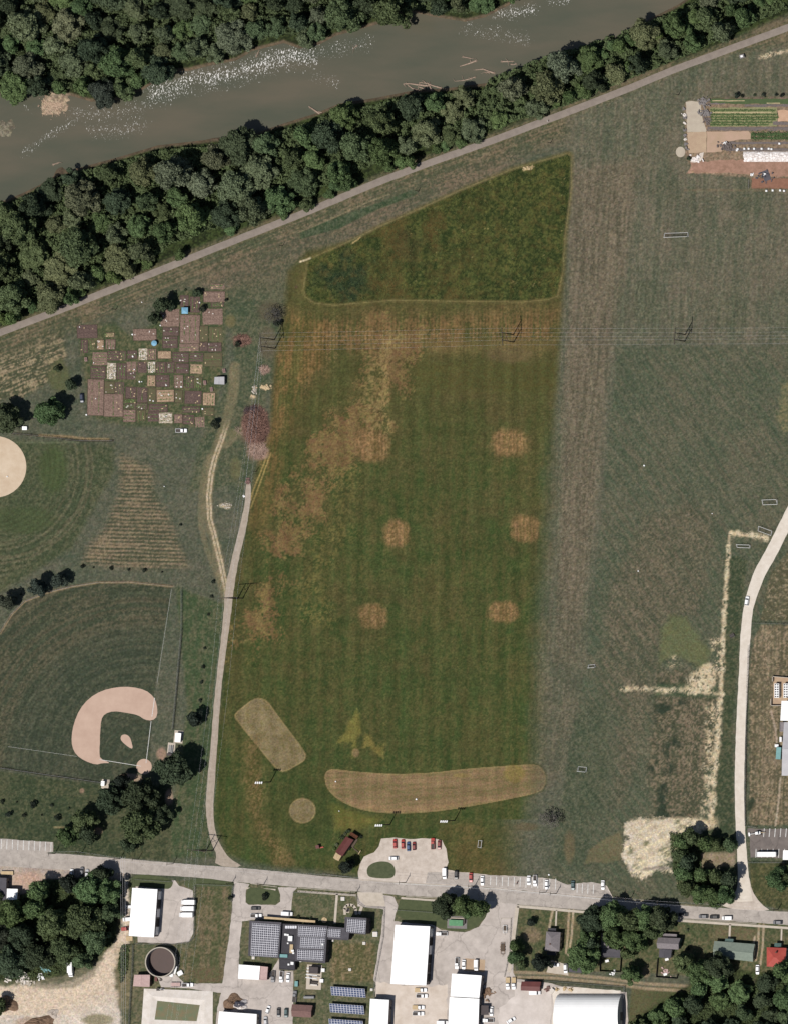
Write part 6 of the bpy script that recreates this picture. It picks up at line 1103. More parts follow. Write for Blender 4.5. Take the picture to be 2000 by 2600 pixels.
# backhoe
bk = thing('backhoe', 'white and tan backhoe parked in the corner of the school lot', 'backhoe', (*W(1924, 2116, 1), .06), math.radians(8)); MB().box(0, 0, .6, 2.6, 1.4, .8).build('body', M['white'], bk); MB().box(-.3, 0, 1.4, 1.2, 1.2, 1.2).build('cab', M['glass'], bk); MB().box(-.3, 0, 2.603, 1.4, 1.4, .1).build('roof', M['white'], bk)
MB().tube([(1.3, 0, 1), (2.6, 0, 1.5), (3.6, 0, .6)], .16).build('boom', M['tan'], bk); MB().tube([(-1.2, 0, 1), (-2.6, 0, 2.0), (-4.2, 0, .5)], .18).build('loader_arm', M['white'], bk); MB().box(-4.6, 0, .1, .8, 1.8, .7).build('bucket', M['white'], bk)
for x, r_ in ((.9, .6), (-1, .45)):
    for s_ in (-1, 1): MB().tube([(x, s_*.72, r_), (x, s_*1.05, r_)], r_, 12).build('wheel', M['black'], bk)
# kiosk pad, equipment yard, utility boxes
kp = thing('pavilion', 'low green-roofed kiosk on a grey fenced pad below the street trees', 'pavilion', (*W(1160, 2343), 0), math.radians(-2)); MB().box(0, 0, .1, 10, 6.2, .12).build('pad', M['gwall'], kp); MB().box(0, -.2, .25, 6.6, 2.6, 1.7).build('body', M['cream'], kp); MB().box(0, -.2, 1.953, 7, 3, .12).build('roof', mat('bright_green_roof', alb(120, 176, 132), alb(96, 150, 110), 1.2), kp); MB().box(4.0, .8, .25, .8, 2.6, 1.4).build('cabinet', M['steel'], kp); MB().box(0, 2.2, .25, 8.0, .5, .5).build('bench', M['conc'], kp)
ey = thing('equipment_pad', 'crowded concrete equipment pad with pipes and tanks below the plant', 'equipment', (*W(798, 2482), 0), math.radians(-3)); MB().box(0, 0, 0, 7.6, 12.6, .25).build('pad', M['conc'], ey); MB().box(4.6, 3.8, .1, 1.8, 1.8, 1.2).build('cabinet', M['white'], ey); MB().box(4.2, -1.6, .1, 1.8, 1.8, 1.2).build('cabinet', M['white'], ey)
MB().box(.6, 3.6, .26, 4.6, 3.4, 3.4).build('cooler', M['dwall'], ey)
for k in range(4): MB().tube([(-3.2, 4.6-k*1.6, 2.2+.3*k), (2.6, 4.2-k*1.6, 2.4+.3*k)], .28, 8).build('pipe', M['white'], ey)
for k in range(2): MB().tube([(-1.4, -2.4-k*1.4, 1), (2.2, -2.6-k*1.4, 1)], .5, 12).build('tank', M['wconc'] if k else M['steel'], ey)
MB().box(-2.0, -2.2, .26, 1.4, 3.4, 2.2).build('cabinet', M['conc'], ey)
for (x_, y_, s_, lb) in [(870, 2283, 1.8, 'beside the curved walk in front of the plant'), (952, 2373, 2.4, 'at the south-east corner of the square solar-roofed block'), (924, 2396, 1.4, 'on the lawn below the square solar-roofed block'), (888, 2463, 1.3, 'alone on the lawn above the ground solar rows'), (643, 2433, 1.4, 'against the south wall of the west solar roof'), (943, 2514, 1.2, 'at the top right of the ground solar rows'), (844, 2389, 1.1, 'in the inner corner of the plant'), (763, 2441, 1, 'at the lower corner between the plant blocks')]:
    b_ = thing('utility_box', 'small white utility box '+lb, 'utility box', (*W(x_, y_, .8), 0)); MB().box(0, 0, 0, s_, s_, .7).build('body', M['white'], b_); MB().box(0, 0, .703, s_*.8, s_*.8, .1).build('lid', M['wconc'], b_)
tc = thing('dumpster', 'small teal container on the grass left of the equipment pad', 'dumpster', (*W(753, 2499, 1), 0), math.radians(-2)); MB().box(0, 0, .1, 1.5, 2.6, 1.2).build('body', M['tealc'], tc); MB().box(0, 0, 1.303, 1.6, 2.7, .07).build('lid', M['tealc'], tc)
pt = thing('gas_tank', 'long grey horizontal tank on the grass above the brown shed', 'tank', (*W(785, 2533, 1.2), 0)); MB().tube([(-2.6, 0, 1.1), (2.6, 0, 1.1)], .75, 14).build('tank_body', M['metal'], pt)
for x in (-1.6, 1.6): MB().box(x, 0, 0, .3, 1.2, .5).build('saddle', M['steel'], pt)
# ring walk with monument
rg_ = MB(); cxm, cym = W(889, 2313); vs = []
pth = [W(876, 2322), W(875, 2308), W(880, 2300), W(888, 2298), W(897, 2300), W(903, 2308), W(905, 2322)]
for a_, b_ in zip(pth[:-1], pth[1:]): rg_.box((a_[0]+b_[0])/2, (a_[1]+b_[1])/2, .0, math.hypot(b_[0]-a_[0], b_[1]-a_[1])+.6, 1.3, .12, math.atan2(b_[1]-a_[1], b_[0]-a_[0]))
rg_.build('curved_walk', M['conc'], kind='structure')
mn = thing('monument', 'small dark monument inside the horseshoe walk', 'monument', (cxm-1, cym, 0)); MB().box(0, 0, 0, 1.6, 2.2, .4).build('plinth', M['conc'], mn); MB().box(0, 0, .4, .7, 1.3, 1.6).build('stone', M['dwall'], mn)
mn = thing('flagpole', 'pale flagpole on a round base before the plant front', 'flagpole', (*W(824, 2337), 0)); MB().cyl(0, 0, 0, .3, 1.4, 16).build('base', M['tan'], mn); MB().cyl(0, 0, .3, 9, .09, 8, .05).build('pole', M['white'], mn)
# ground solar rows
for k, (x_, y_, lb) in enumerate([(884, 2520, 'topmost of three'), (881, 2563, 'middle of three'), (879, 2602, 'lowest of three, at the bottom edge')]):
    o = thing('solar_row', 'tilted blue solar panel row on the lawn, '+lb, 'solar panels', (*W(x_, y_, 1.8), 0), math.radians(-4), 'ground solar rows'); tl = math.radians(28); cs, sn = math.cos(tl), math.sin(tl); L, D = 17.4, 5.2
    bk_ = MB(); P_ = lambda u, v, w_: (u, v*cs-w_*sn*0, 1.9+v*sn+w_); bk_.add([P_(-L/2, -D/2, 0), P_(L/2, -D/2, 0), P_(L/2, D/2, 0), P_(-L/2, D/2, 0), P_(-L/2, -D/2, -.08), P_(L/2, -D/2, -.08), P_(L/2, D/2, -.08), P_(-L/2, D/2, -.08)], [(0, 1, 2, 3), (7, 6, 5, 4), (0, 4, 5, 1), (1, 5, 6, 2), (2, 6, 7, 3), (3, 7, 4, 0)]); bk_.build('panel_frame', M['backing'], o)
    pn = MB()
    for i in range(12):
        for j in range(4):
            u0, u1 = -L/2+(i+.07)*L/12, -L/2+(i+.93)*L/12; v0, v1 = -D/2+(j+.07)*D/4, -D/2+(j+.93)*D/4; pn.add([P_(u0, v0, .03), P_(u1, v0, .03), P_(u1, v1, .03), P_(u0, v1, .03)], [(0, 1, 2, 3)])
    pn.build('solar_cells', M['panel2'], o)
    for i in range(5): MB().tube([(-L/2+1.5+i*(L-3)/4, 0, 0), (-L/2+1.5+i*(L-3)/4, 0, 1.8)], .1).build('leg', M['metal'], o)
# tarped heap
def heap(px, py, rx, ry, h, m, name, label, cat, seed, parent=None):
    rg = random.Random(seed); n = 28; rings = 7; vs = [(0, 0, h)]; x, y = W(px, py); fs = []
    for i in range(1, rings+1):
        for k in range(n):
            t = math.tau*k/n; q = i/rings; w = 1+.18*math.sin(3*t+seed)+.1*math.sin(5*t+2*seed); zz = h*(1-q**1.6)*(1+rg.uniform(-.22, .22)) if i < rings else -.1
            vs.append((rx*S*q*w*math.cos(t), ry*S*q*w*math.sin(t), zz))
    fs += [(0, 1+k, 1+(k+1) % n) for k in range(n)]
    for i in range(rings-1): fs += [(1+i*n+k, 1+(i+1)*n+k, 1+(i+1)*n+(k+1) % n, 1+i*n+(k+1) % n) for k in range(n)]
    o = MB().add(vs, fs).build(name, m, parent); 
    if parent is None: o.location = (x, y, 0); tag(o, label, cat)
    return o
heap(596, 2547, 30, 21, 2.6, M['earth'], 'soil_heap', 'brown soil heap in the plant yard below the driveway', 'heap', 3)
tp = heap(610, 2553, 22, 15, 3.3, M['fabric'], 'tarpaulin', 'crumpled white tarpaulin thrown over the brown soil heap', 'tarpaulin', 5); o = heap(0, 0, 13, 7, .6, mat('dark_tarp', alb(84, 84, 96), None, 1), 'dark_tarp_patch', '', '', 8, tp); o.location = (.3, .4, 2.9)
heap(20, 2552, 26, 20, 3.0, M['earth'], 'soil_heap', 'dark brown soil heap at the left edge of the dirt yard', 'heap', 9); heap(105, 2602, 40, 22, 3.2, M['earth'], 'soil_heap', 'broad brown soil heap at the bottom edge of the dirt yard', 'heap', 11)
heap(135, 2575, 14, 14, 1.2, M['gravel'], 'gravel_heap', 'pale gravel heap beside the broad soil heap', 'heap', 12)
# debris heaps: boards thrown together
def boards(px, py, n, sp, m, label, seed, name='debris_heap', cat='debris', L=(.7, 2.0)):
    rg = random.Random(seed); mb = MB(); x0, y0 = W(px, py); mb.box(0, 0, 0, sp*2.2, sp*1.5, .07, rg.uniform(0, 3))
    for k in range(n):
        x, y = rg.gauss(0, sp), rg.gauss(0, sp*.7); mb.box(x, y, rg.uniform(0, .8), rg.uniform(*L), rg.uniform(.3, 1.0), .08+rg.random()*.2, rg.uniform(0, 3.14))
    o = mb.build(name, m); o.location = (x0, y0, 0); return tag(o, label, cat)
boards(60, 2482, 26, 2.0, M['wconc'], 'heap of pale boards at the edge of the corner wood, upper left', 1); boards(65, 2494, 18, 1.8, M['cream'], 'heap of white sheets just below the pale boards', 2); boards(22, 2486, 8, 1.0, M['wconc'], 'small pile of white scrap at the far left of the debris', 3); boards(102, 2481, 10, 1.2, M['white'], 'white scrap pile between the boards and the pale blue stack', 4)
boards(114, 2464, 12, 1.2, M['tealc'], 'pale blue stacked panels below the corner wood', 6); boards(1390, 2511, 14, .9, M['brownroof'], 'brown timber pile right of the maroon shed', 7); boards(1233, 2520, 40, 2.0, M['earth'], 'tangle of scrap along the east wall of the white workshop', 8, L=(.8, 2.2))
for k, (x_, y_) in enumerate(((1415, 2512), (1433, 2511), (1447, 2513))): boards(x_, y_, 6, .7, M['tan'], 'small tan pallet stack by the dome apron, '+('left', 'middle', 'right')[k]+' of three', 20+k, 'pallet_stack', 'pallets', (1, 1.6))
b_ = thing('storage_box', 'white skewed box beside the brown timber pile', 'box', (*W(1400, 2517, 1), 0), .9); MB().box(0, 0, .1, 2.4, 1.8, 1.2).build('body', M['white'], b_); MB().box(0, 0, 1.303, 2.5, 1.9, .06).build('lid', M['wconc'], b_)
b_ = thing('concrete_slab', 'small tan slab at the lower left corner of the warehouse', 'slab', (*W(328, 2384, .5), 0)); MB().box(0, 0, 0, 3.4, 2.4, .4).build('slab_body', M['tan'], b_)
# ---------------------------------------------------------------- allotments
GP = """155,420,325,530,D 395,488,470,520,T 190,548,243,655,D 262,548,308,630,G 328,548,380,628,T 400,545,480,625,B 288,655,410,760,B 415,645,515,720,D 522,645,570,720,D 585,640,665,705,D 682,622,752,715,S 760,625,828,715,B 845,645,955,705,T 970,655,1105,735,D 1120,660,1228,728,D 1240,660,1390,770,G
1035,168,1105,260,D 1120,180,1200,310,D 1235,135,1415,222,B 1300,225,1405,262,D 1228,282,1395,412,B 1295,72,1410,110,B 868,285,1025,430,B 1035,335,1200,575,B 888,440,1020,510,D 885,520,1010,615,D 1028,582,1190,640,B 1200,430,1270,560,G 1285,440,1390,555,G 1200,570,1265,640,D 1272,572,1385,645,D 635,455,830,550,B
272,775,395,875,D 412,745,482,880,S 495,750,575,880,D 580,735,658,815,B 582,820,652,882,D 672,735,745,825,D 762,735,820,825,S 832,738,910,828,D 918,738,985,825,D 1000,750,1105,830,D 1125,758,1220,832,T 755,852,820,940,T 830,850,940,945,D 985,850,1058,955,B 1085,860,1148,955,D 1150,870,1220,955,G
245,885,380,1190,B 390,905,475,1000,G 480,910,553,1005,D 570,950,658,1045,D 668,955,752,1075,D 762,960,825,1075,G 835,975,980,1075,T 990,980,1052,1080,G 1075,985,1215,1090,D 1230,1000,1330,1105,T 385,1010,545,1200,B 568,1052,655,1085,G 568,1092,655,1130,D 662,1085,752,1138,D 770,1098,925,1158,D 1055,1118,1200,1165,D 1225,1130,1320,1190,G
550,1145,652,1245,B 662,1150,738,1235,G 760,1162,850,1240,D 855,1170,965,1255,S 985,1185,1052,1255,B 1060,1192,1150,1265,D 1165,1208,1240,1290,B"""
plots = []
for tk_ in GP.split():
    a = tk_.split(','); x0, y0, x1, y1 = [float(v) for v in a[:4]]; plots.append((149.4+x0/3.36, 699.4+y0/3.36, 150.6+x1/3.36, 700.6+y1/3.36, a[4]))
bins = [720, 745, 790, 830, 862, 890, 935, 960, 985, 1010, 1040, 1070, 1100]
rown = ['top', 'second', 'third', 'fourth', 'fifth', 'sixth', 'seventh', 'eighth', 'ninth', 'tenth', 'eleventh', 'bottom', 'last']
ordn = ['first', 'second', 'third', 'fourth', 'fifth', 'sixth', 'seventh', 'eighth', 'ninth', 'tenth', 'eleventh', 'twelfth', 'thirteenth', 'fourteenth', 'fifteenth']
rows__ = {}
for p in plots: rows__.setdefault(int(np.searchsorted(bins, (p[1]+p[3])/2)), []).append(p)
soiln = {'D': 'dark-soiled', 'B': 'brown-soiled', 'T': 'tan mulched', 'S': 'white-mulched cluttered', 'G': 'weedy green'}
rg = random.Random(31)
for ri_, (kk, pp) in enumerate(sorted(rows__.items())):
    pp.sort(key=lambda p: p[0])
    for ci, (x0, y0, x1, y1, t) in enumerate(pp):
        cx, cy = W((x0+x1)/2, (y0+y1)/2); lx, ly = (x1-x0)*S, (y1-y0)*S; big = 'large' if lx*ly > 120 else 'small' if lx*ly < 35 else 'medium'
        shp = 'long' if max(lx, ly) > 1.8*min(lx, ly) else 'square' if max(lx, ly) < 1.25*min(lx, ly) else 'oblong'
        o = thing('garden_plot', f"{big} {shp} {soiln[t]} garden plot, {ordn[ci]} from the left in allotment row {rown[ri_]}", 'garden plot', (cx, cy, 0), math.radians(rg.uniform(-1.5, 1.5)), 'garden plots of the allotments')
        # uneven soil bed
        nxp, nyp = max(2, int(lx/.7)), max(2, int(ly/.7)); vs = []; fs = []
        for j in range(nyp+1):
            for i in range(nxp+1):
                e = i in (0, nxp) or j in (0, nyp); vs.append((-lx/2+lx*i/nxp+(rg.uniform(-.12, .12) if not e else rg.uniform(-.18, .18)), -ly/2+ly*j/nyp+rg.uniform(-.12, .12), .02 if e else .12+rg.uniform(0, .09)+(.12 if (j if lx > ly else i) % 3 == 0 else 0)))
        for j in range(nyp):
            for i in range(nxp): a = j*(nxp+1)+i; fs.append((a, a+1, a+nxp+2, a+nxp+1))
        MB().add(vs, fs).build('soil_bed', M['soil'+t], o)
        if rg.random() < .7 and t != 'S':
            mb = MB()
            for s_ in (-1, 1): mb.box(0, s_*(ly/2), 0, lx, .12, .24+(s_ > 0)*.02); mb.box(s_*(lx/2), 0, 0, .12, ly-.15, .24)
            mb.build('edging', M['timber'], o)
        # planted rows, boards and pale bits
        if rg.random() < .75:
            mb = MB(); al = lx > ly; nr = rg.randint(1, 4)
            for r_ in range(nr):
                q = (r_+.5)/nr-.5
                if al: mb.box(0, q*ly*.85, .1, lx*.85, .12, .16)
                else: mb.box(q*lx*.85, 0, .1, .12, ly*.85, .16)
                for k in range(int(max(lx, ly)/.55)):
                    if rg.random() < (.35 if t in 'DB' else .7 if t == 'G' else .25):
                        u = -max(lx, ly)/2*.9+k*.55*.9; px_, py_ = (u, q*ly*.85) if al else (q*lx*.85, u); mb.ball(px_+rg.uniform(-.1, .1), py_+rg.uniform(-.1, .1), .25, rg.uniform(.16, .42), 6, .8)
            if mb.v: c = mb.build('crop_rows', LEAF, o); c.color = (.9, 1.15, .7, 1)
        k_ = {'S': 26, 'T': 5, 'D': 4, 'B': 4, 'G': 4}[t]
        mb = MB()
        for k in range(rg.randint(k_//2, k_)): mb.box(rg.uniform(-.42, .42)*lx, rg.uniform(-.42, .42)*ly, .16, rg.uniform(.3, 1.4 if t in 'ST' else .9), rg.uniform(.25, .6), .14, rg.choice((0, 1.57, rg.uniform(0, 3))))
        bmt = M['wconc'] if rg.random() < .4 or t == 'S' else M['tan']
        if len(mb.v) > 110: mb.build('boards', bmt, o)
        else:
            for k in range(len(mb.v)//8): MB().add(mb.v[k*8:k*8+8], [(3, 2, 1, 0), (4, 5, 6, 7), (0, 1, 5, 4), (1, 2, 6, 5), (2, 3, 7, 6), (3, 0, 4, 7)]).build('board', bmt, o)
sh = building('small shed with a pale metal roof at the right edge of the allotments', [(545, 957), (570, 956), (570, 976), (544, 975)], 2.7, M['gwall'], M['lgroof'], 'gable', .6, 'y', name='garden_shed', cat='shed', wins=1)
cp = thing('canopy_tent', 'square pale blue canopy among the upper garden plots', 'canopy', (*W(469, 788, 2.6), 0)); a_ = 1.6
MB().add([(-a_, -a_, 2.4), (a_, -a_, 2.4), (a_, a_, 2.4), (-a_, a_, 2.4), (0, 0, 3.2)], [(0, 1, 4), (1, 2, 4), (2, 3, 4), (3, 0, 4), (3, 2, 1, 0)]).build('canopy_top', M['blue'], cp)
for x, y in ((-1.5, -1.5), (1.5, -1.5), (1.5, 1.5), (-1.5, 1.5)): MB().cyl(x, y, 0, 2.4, .05, 6).build('post', M['metal'], cp)
um = thing('garden_umbrella', 'round pale blue umbrella beside the bare brown plot', 'umbrella', (*W(391, 871, 2.2), 0)); n = 10; MB().add([(1.45*math.cos(math.tau*k/n), 1.45*math.sin(math.tau*k/n), 2.0) for k in range(n)]+[(0, 0, 2.6)], [(k, (k+1) % n, n) for k in range(n)]).build('umbrella_top', M['blue'], um); MB().cyl(0, 0, 0, 2.6, .05, 6).build('pole', M['metal'], um)
for (x_, y_, lb) in ((569, 941, 'above the garden shed'), (520, 971, 'left of the garden shed'), (537, 988, 'below the garden shed'), (218, 912, 'at the far left of the allotments')):
    b_ = thing('compost_bin', 'small reddish wooden bin '+lb, 'bin', (*W(x_, y_, .8), 0), .15); MB().box(0, 0, 0, 1.3, 2.0, .9).build('body', M['pink'], b_); MB().box(0, 0, .903, 1.1, 1.8, .05).build('lid', M['brownroof'], b_)
for k, (x_, y_) in enumerate(((203, 830), (408, 826), (337, 849), (361, 767), (508, 768), (338, 905), (286, 958), (342, 938), (355, 969), (361, 969), (423, 978), (461, 982), (244, 1012), (390, 1018), (515, 1038), (239, 921), (382, 1016), (220, 1053), (418, 1235), (19, 1210), (1635, 1182), (1808, 1304), (1620, 1450), (1393, 2222), (862, 2060), (853, 1985), (1057, 2030))):
    x, y = W(x_, y_); tag(MB().cyl(x, y, .0, .6, .28+.1*(k % 3), 10, .24+.08*(k % 3)).build('barrel', M['white']), f"small white tub {'among the garden plots' if k < 18 else 'standing alone in the grass'}", 'tub', 'white tubs in the gardens' if k < 18 else 'white tubs in the fields')
# brush heap and stone piles by the drive
def brush(px, py, rx, ry, n, h, label, m, seed, name='brush_heap'):
    rg = random.Random(seed); mb = MB(); x0, y0 = W(px, py)
    for k in range(n):
        a = rg.uniform(0, math.tau); q = rg.random()**.6; x, y = rx*S*q*math.cos(a), ry*S*q*math.sin(a); z = h*(1-q*q)*rg.uniform(.1, 1); L = rg.uniform(.7, 2.6); b = a+rg.gauss(0, .7); dz = rg.uniform(-.5, .3)
        mb.tube([(x, y, max(.05, z)), (x+L*.5*math.cos(b), y+L*.5*math.sin(b), max(.1, z+dz*.4+.2)), (x+L*math.cos(b+.3), y+L*math.sin(b+.3), max(.05, z+dz))], [.13, .09, .03], 4)
    o = mb.build(name, m); o.location = (x0, y0, 0); return tag(o, label, 'brush heap')
bm_ = mat('dry_reddish_brush', alb(176, 136, 120), alb(96, 72, 64), .8)
brush(650, 1080, 30, 46, 2600, 3.0, 'large reddish heap of cut brush on the grass between the track and the meadow', bm_, 3); brush(655, 1140, 20, 20, 500, .8, 'pale straggling brush at the lower end of the reddish heap', mat('pale_dry_brush', alb(214, 184, 166), alb(150, 120, 106), .9), 4)
brush(616, 864, 20, 10, 350, .8, 'low heap of dry brush beside the dark bush near the left pylon', bm_, 5); brush(672, 938, 9, 7, 160, .7, 'small round heap of twigs below the left pylon', mat('pale_dry_brush', alb(214, 184, 166), alb(150, 120, 106), .9), 6)
brush(643, 1045, 22, 12, 220, 1.6, 'dark tangle of branches at the top of the reddish heap', mat('dark_brush', alb(104, 84, 88), alb(70, 60, 62), .9), 7)
for k, (x_, y_) in enumerate(((605, 1090), (608, 1098))): brush(x_, y_, 8, 2, 14, .4, 'pale fallen branch left of the reddish brush heap, '+('upper', 'lower')[k], M['drift'], 40+k, 'fallen_branch')
def rocks(px, py, n, sx, sy, m, label, seed, r=(.2, .6), name='stone_pile', cat='stones'):
    rg = random.Random(seed); mb = MB(); x0, y0 = W(px, py)
    for k in range(n):
        mb.ball(rg.gauss(0, sx*S), rg.gauss(0, sy*S), rg.uniform(.05, .3), rg.uniform(*r), 6, .7)
    o = mb.build(name, m); o.location = (x0, y0, (-.45 if py < 300 else 0)); return tag(o, label, cat)
rocks(573, 1283, 34, 8, 4, M['cream'], 'scattered pale rubble on the grass between the two tracks', 1); rocks(675, 983, 30, 6, 3, M['tan'], 'tan sand pile below the left pylon', 2, (.3, .8)); rocks(647, 988, 16, 3, 5, M['cream'], 'small pale rubble pile left of the tan sand pile', 3)
rocks(642, 1006, 14, 4, 2, M['tan'], 'low tan pile above the reddish brush heap', 4); rocks(630, 1222, 24, 3, 3, M['brownroof'], 'brown rubble blocking the top end of the paved drive', 5); rocks(620, 1260, 4, 1, 1, M['white'], 'single white stones beside the paved drive', 6)
rocks(135, 268, 420, 14, 10, mat('river_cobbles', alb(232, 206, 178), alb(170, 140, 120), 1.2), 'pale cobbles covering the gravel bar', 7, (.15, .4), 'cobbles'); rocks(1336, 428, 12, 6, 2, M['tan'], 'pale spoil at the upper edge of the uncut patch', 8)
# ---------------------------------------------------------------- farm plots in the north east
def rect_sheet(name, x0, y0, x1, y1, z, m, jit=.25): sheet(name, [(x0, y0), (x1, y0), (x1, y1), (x0, y1)], z, m, jit=jit)
sheet('stone_pad', [(1740, 258), (1755, 255), (1777, 257), (1783, 300), (1793, 330), (1791, 334), (1744, 335)], .04, M['pad']); sheet('sandy_plot', [(1743, 336), (1793, 334), (1793, 385), (1790, 386), (1748, 388)], .05, M['tansoil']); sheet('sandy_plot', [(1794, 333), (1900, 332), (1906, 340), (1905, 352), (1838, 358), (1832, 384), (1794, 386)], .04, mat('rosy_soil', alb(204, 172, 150), alb(188, 162, 134), .15))
sheet('stone_circle', [(1727+12*math.cos(t*math.tau/20), 385+13.5*math.sin(t*math.tau/20)) for t in range(20)], .05, M['pad'])
sheet('reddish_soil_plot', [(1752, 412), (1850, 405), (2300, 408), (2300, 444), (1960, 446), (1850, 437), (1762, 438)], .04, M['redsoil'], jit=.5)
rect_sheet('reddish_soil_plot', 1909, 453, 2300, 476, .04, mat('rust_soil', alb(160, 116, 94), alb(140, 100, 80), .6))
def croprow(x0, x1, y, w, label, seed, color=(1.0, 1.25, .75, 1), hh=.5, dens=9):
    rg = random.Random(seed); mb = MB(); a, b = W(x0, y), W(x1, y); mb.box((a[0]+b[0])/2, a[1], 0, b[0]-a[0], w*.5, .11); n = int((b[0]-a[0])*dens/4)
    for k in range(n):
        x = rg.uniform(a[0], b[0]); yy = a[1]+rg.gauss(0, w*.28); s = rg.uniform(.14, .32); th = rg.uniform(0, 3.1); z = rg.uniform(.1, hh); c_, s_ = math.cos(th)*s, math.sin(th)*s
        mb.add([(x-c_, yy-s_, z), (x+s_, yy-c_, z+rg.uniform(-.1, .12)), (x+c_, yy+s_, z), (x-s_, yy+c_, z+rg.uniform(-.1, .12))], [(0, 1, 2, 3)])
    o = mb.build('crop_row', LEAF); o.color = color; return tag(o, label, 'crop row', 'green crop rows of the farm plot')
ro_ = ['first', 'second', 'third', 'fourth', 'fifth', 'sixth', 'seventh', 'eighth']
rect_sheet('field_soil', 1803, 272, 1972, 320, .03, mat('row_gap_soil', alb(160, 158, 114), alb(134, 134, 94), 1.0))
for k, (y, x1) in enumerate(((279, 1968), (290, 1974), (297, 1976), (303, 1968), (310, 1960), (316, 1950))): croprow(1803, x1, y, .95, f'{ro_[k]} green crop row from the top of the farm plot', 60+k, (.62, .82, .5, 1), dens=34)
rect_sheet('grass_plot', 1803, 250, 2300, 263, .03, mat('lush_grass', alb(88, 108, 66), alb(76, 92, 58), .8)); croprow(1906, 2100, 340, 2.4, 'wide dark green crop block right of the sandy plot', 80, (.5, .7, .45, 1), .8, 90); croprow(1906, 2100, 350, 1.6, 'wide dark green crop strip below the crop block', 81, (.5, .7, .45, 1), .8, 60)
for k, (y, x0, x1, h_) in enumerate(((325, 1795, 2300, 7), (330, 1793, 2300, 2), (262, 1795, 1840, 3), (267, 1890, 2300, 6), (312, 1962, 2300, 8), (362, 1850, 2300, 6), (379, 1845, 2300, 7))): rect_sheet('mulched_bed', x0, y-h_/2, x1, y+h_/2, .045+.003*k, M['mulch'])
for k, (x0, x1, y) in enumerate(((1808, 1890, 255), (1800, 1958, 285), (1946, 1980, 261))): rect_sheet('straw_path', x0, y-1, x1, y+1, .075+.003*k, M['straw'], .1)
rect_sheet('bare_soil', 1974, 280, 2300, 308, .06, mat('orange_soil', alb(222, 184, 154), alb(200, 162, 132), .4), .4)
# white row cover: a rumpled cloth over low hoops
rc = MB(); nxp, nyp = 70, 9; rg = random.Random(9); x0, y0 = W(1888, 397)
for j in range(nyp+1):
    for i in range(nxp+1):
        e = j in (0, nyp); rc.v.append((i*1.0+(rg.uniform(-.4, .4) if i == 0 else 0), (j/nyp-.5)*5.2, .06 if e else .3+.5*math.sin(math.pi*j/nyp)+rg.uniform(-.16, .16)))
for j in range(nyp):
    for i in range(nxp): a = j*(nxp+1)+i; rc.f.append((a, a+1, a+nxp+2, a+nxp+1))
o = rc.build('row_cover', M['fabric']); o.location = (x0, y0, 0); tag(o, 'long rumpled white row cover across the reddish farm soil', 'row cover')
sp_ = MB(); rg = random.Random(12); x0, y0 = W(1765, 400); sheet('white_sheeting_ground', [(1752, 411), (1754, 402), (1772, 398), (1776, 388), (1786, 386), (1784, 398), (1778, 408), (1764, 412)], .06, M['wgravel'])
boards(1765, 403, 16, 1.5, M['fabric'], 'crumpled white sheeting at the corner of the reddish soil', 31, 'plastic_sheeting', 'sheeting')
boards(1786, 257, 50, 1.4, M['gwall'], 'cluttered tools and white bits at the top of the stone pad', 33, L=(.4, 1.3)); boards(1792, 285, 30, 1.4, M['gwall'], 'heap of grey pots and poles along the stone pad', 34, L=(.6, 2)); boards(1795, 304, 22, 1.2, M['mulch'], 'grey heap at the lower right of the stone pad', 35); boards(1843, 370, 46, 1.8, M['mulch'], 'dark heap of farm gear with a white top', 36, L=(.4, 1.3)); boards(1842, 363, 3, .3, M['white'], 'white lid on the dark heap of farm gear', 37, 'white_lid', 'lid', (1, 1.5))
for k, y_ in enumerate((275, 291, 297, 312, 330, 342, 353, 365, 376)): boards(1736+k*.8, y_, 7, .5, M['wconc'] if k in (1, 3, 6) else M['gwall'], 'small pile of pots along the left edge of the stone pad, '+ordn[k]+' from the top', 50+k, 'pot_pile', 'pots', (.4, 1))
for k, (x_, y_) in enumerate(((1873, 378), (1871, 381), (1890, 377), (1901, 377), (1915, 377), (1934, 377), (1952, 377), (1959, 378), (1979, 364), (1946, 484), (1962, 483), (1981, 483), (1991, 484))):
    x, y = W(x_, y_); tag(MB().box(x, y, 0, .95, .95, .8).box(x, y, .803, .7, .7, .15).build('bucket', M['white']), ('white bucket in the bed above the row cover' if k < 9 else 'pale block in the row below the rust-coloured soil'), 'bucket' if k < 9 else 'block', 'buckets above the row cover' if k < 9 else 'pale blocks in a row')
boards(1945, 445, 26, 2.4, M['groof'], 'dark strip of pipes below the reddish soil', 38, L=(.5, 1.4)); boards(1910, 444, 3, .4, M['white'], 'pale box left of the dark strip of pipes', 39, 'crate', 'crate', (1, 1.6)); boards(1941, 444, 3, .5, M['white'], 'pale box on the dark strip of pipes', 45, 'crate', 'crate', (1, 1.6))
gz_ = thing('gazebo', 'small white frame shelter near the trail', 'shelter', (*W(1883, 142, 2), 0), .3); MB().box(0, 0, 2.2, 2.4, 2.0, .15).build('shelter_roof', M['gwall'], gz_)
for x, y in ((-1.1, -.9), (1.1, -.9), (1.1, .9), (-1.1, .9)): MB().cyl(x, y, 0, 2.2, .08, 6).build('post', M['white'], gz_)
MB().box(0, 0, 2.353, 1.2, 1, .25).build('sign_board', M['white'], gz_)
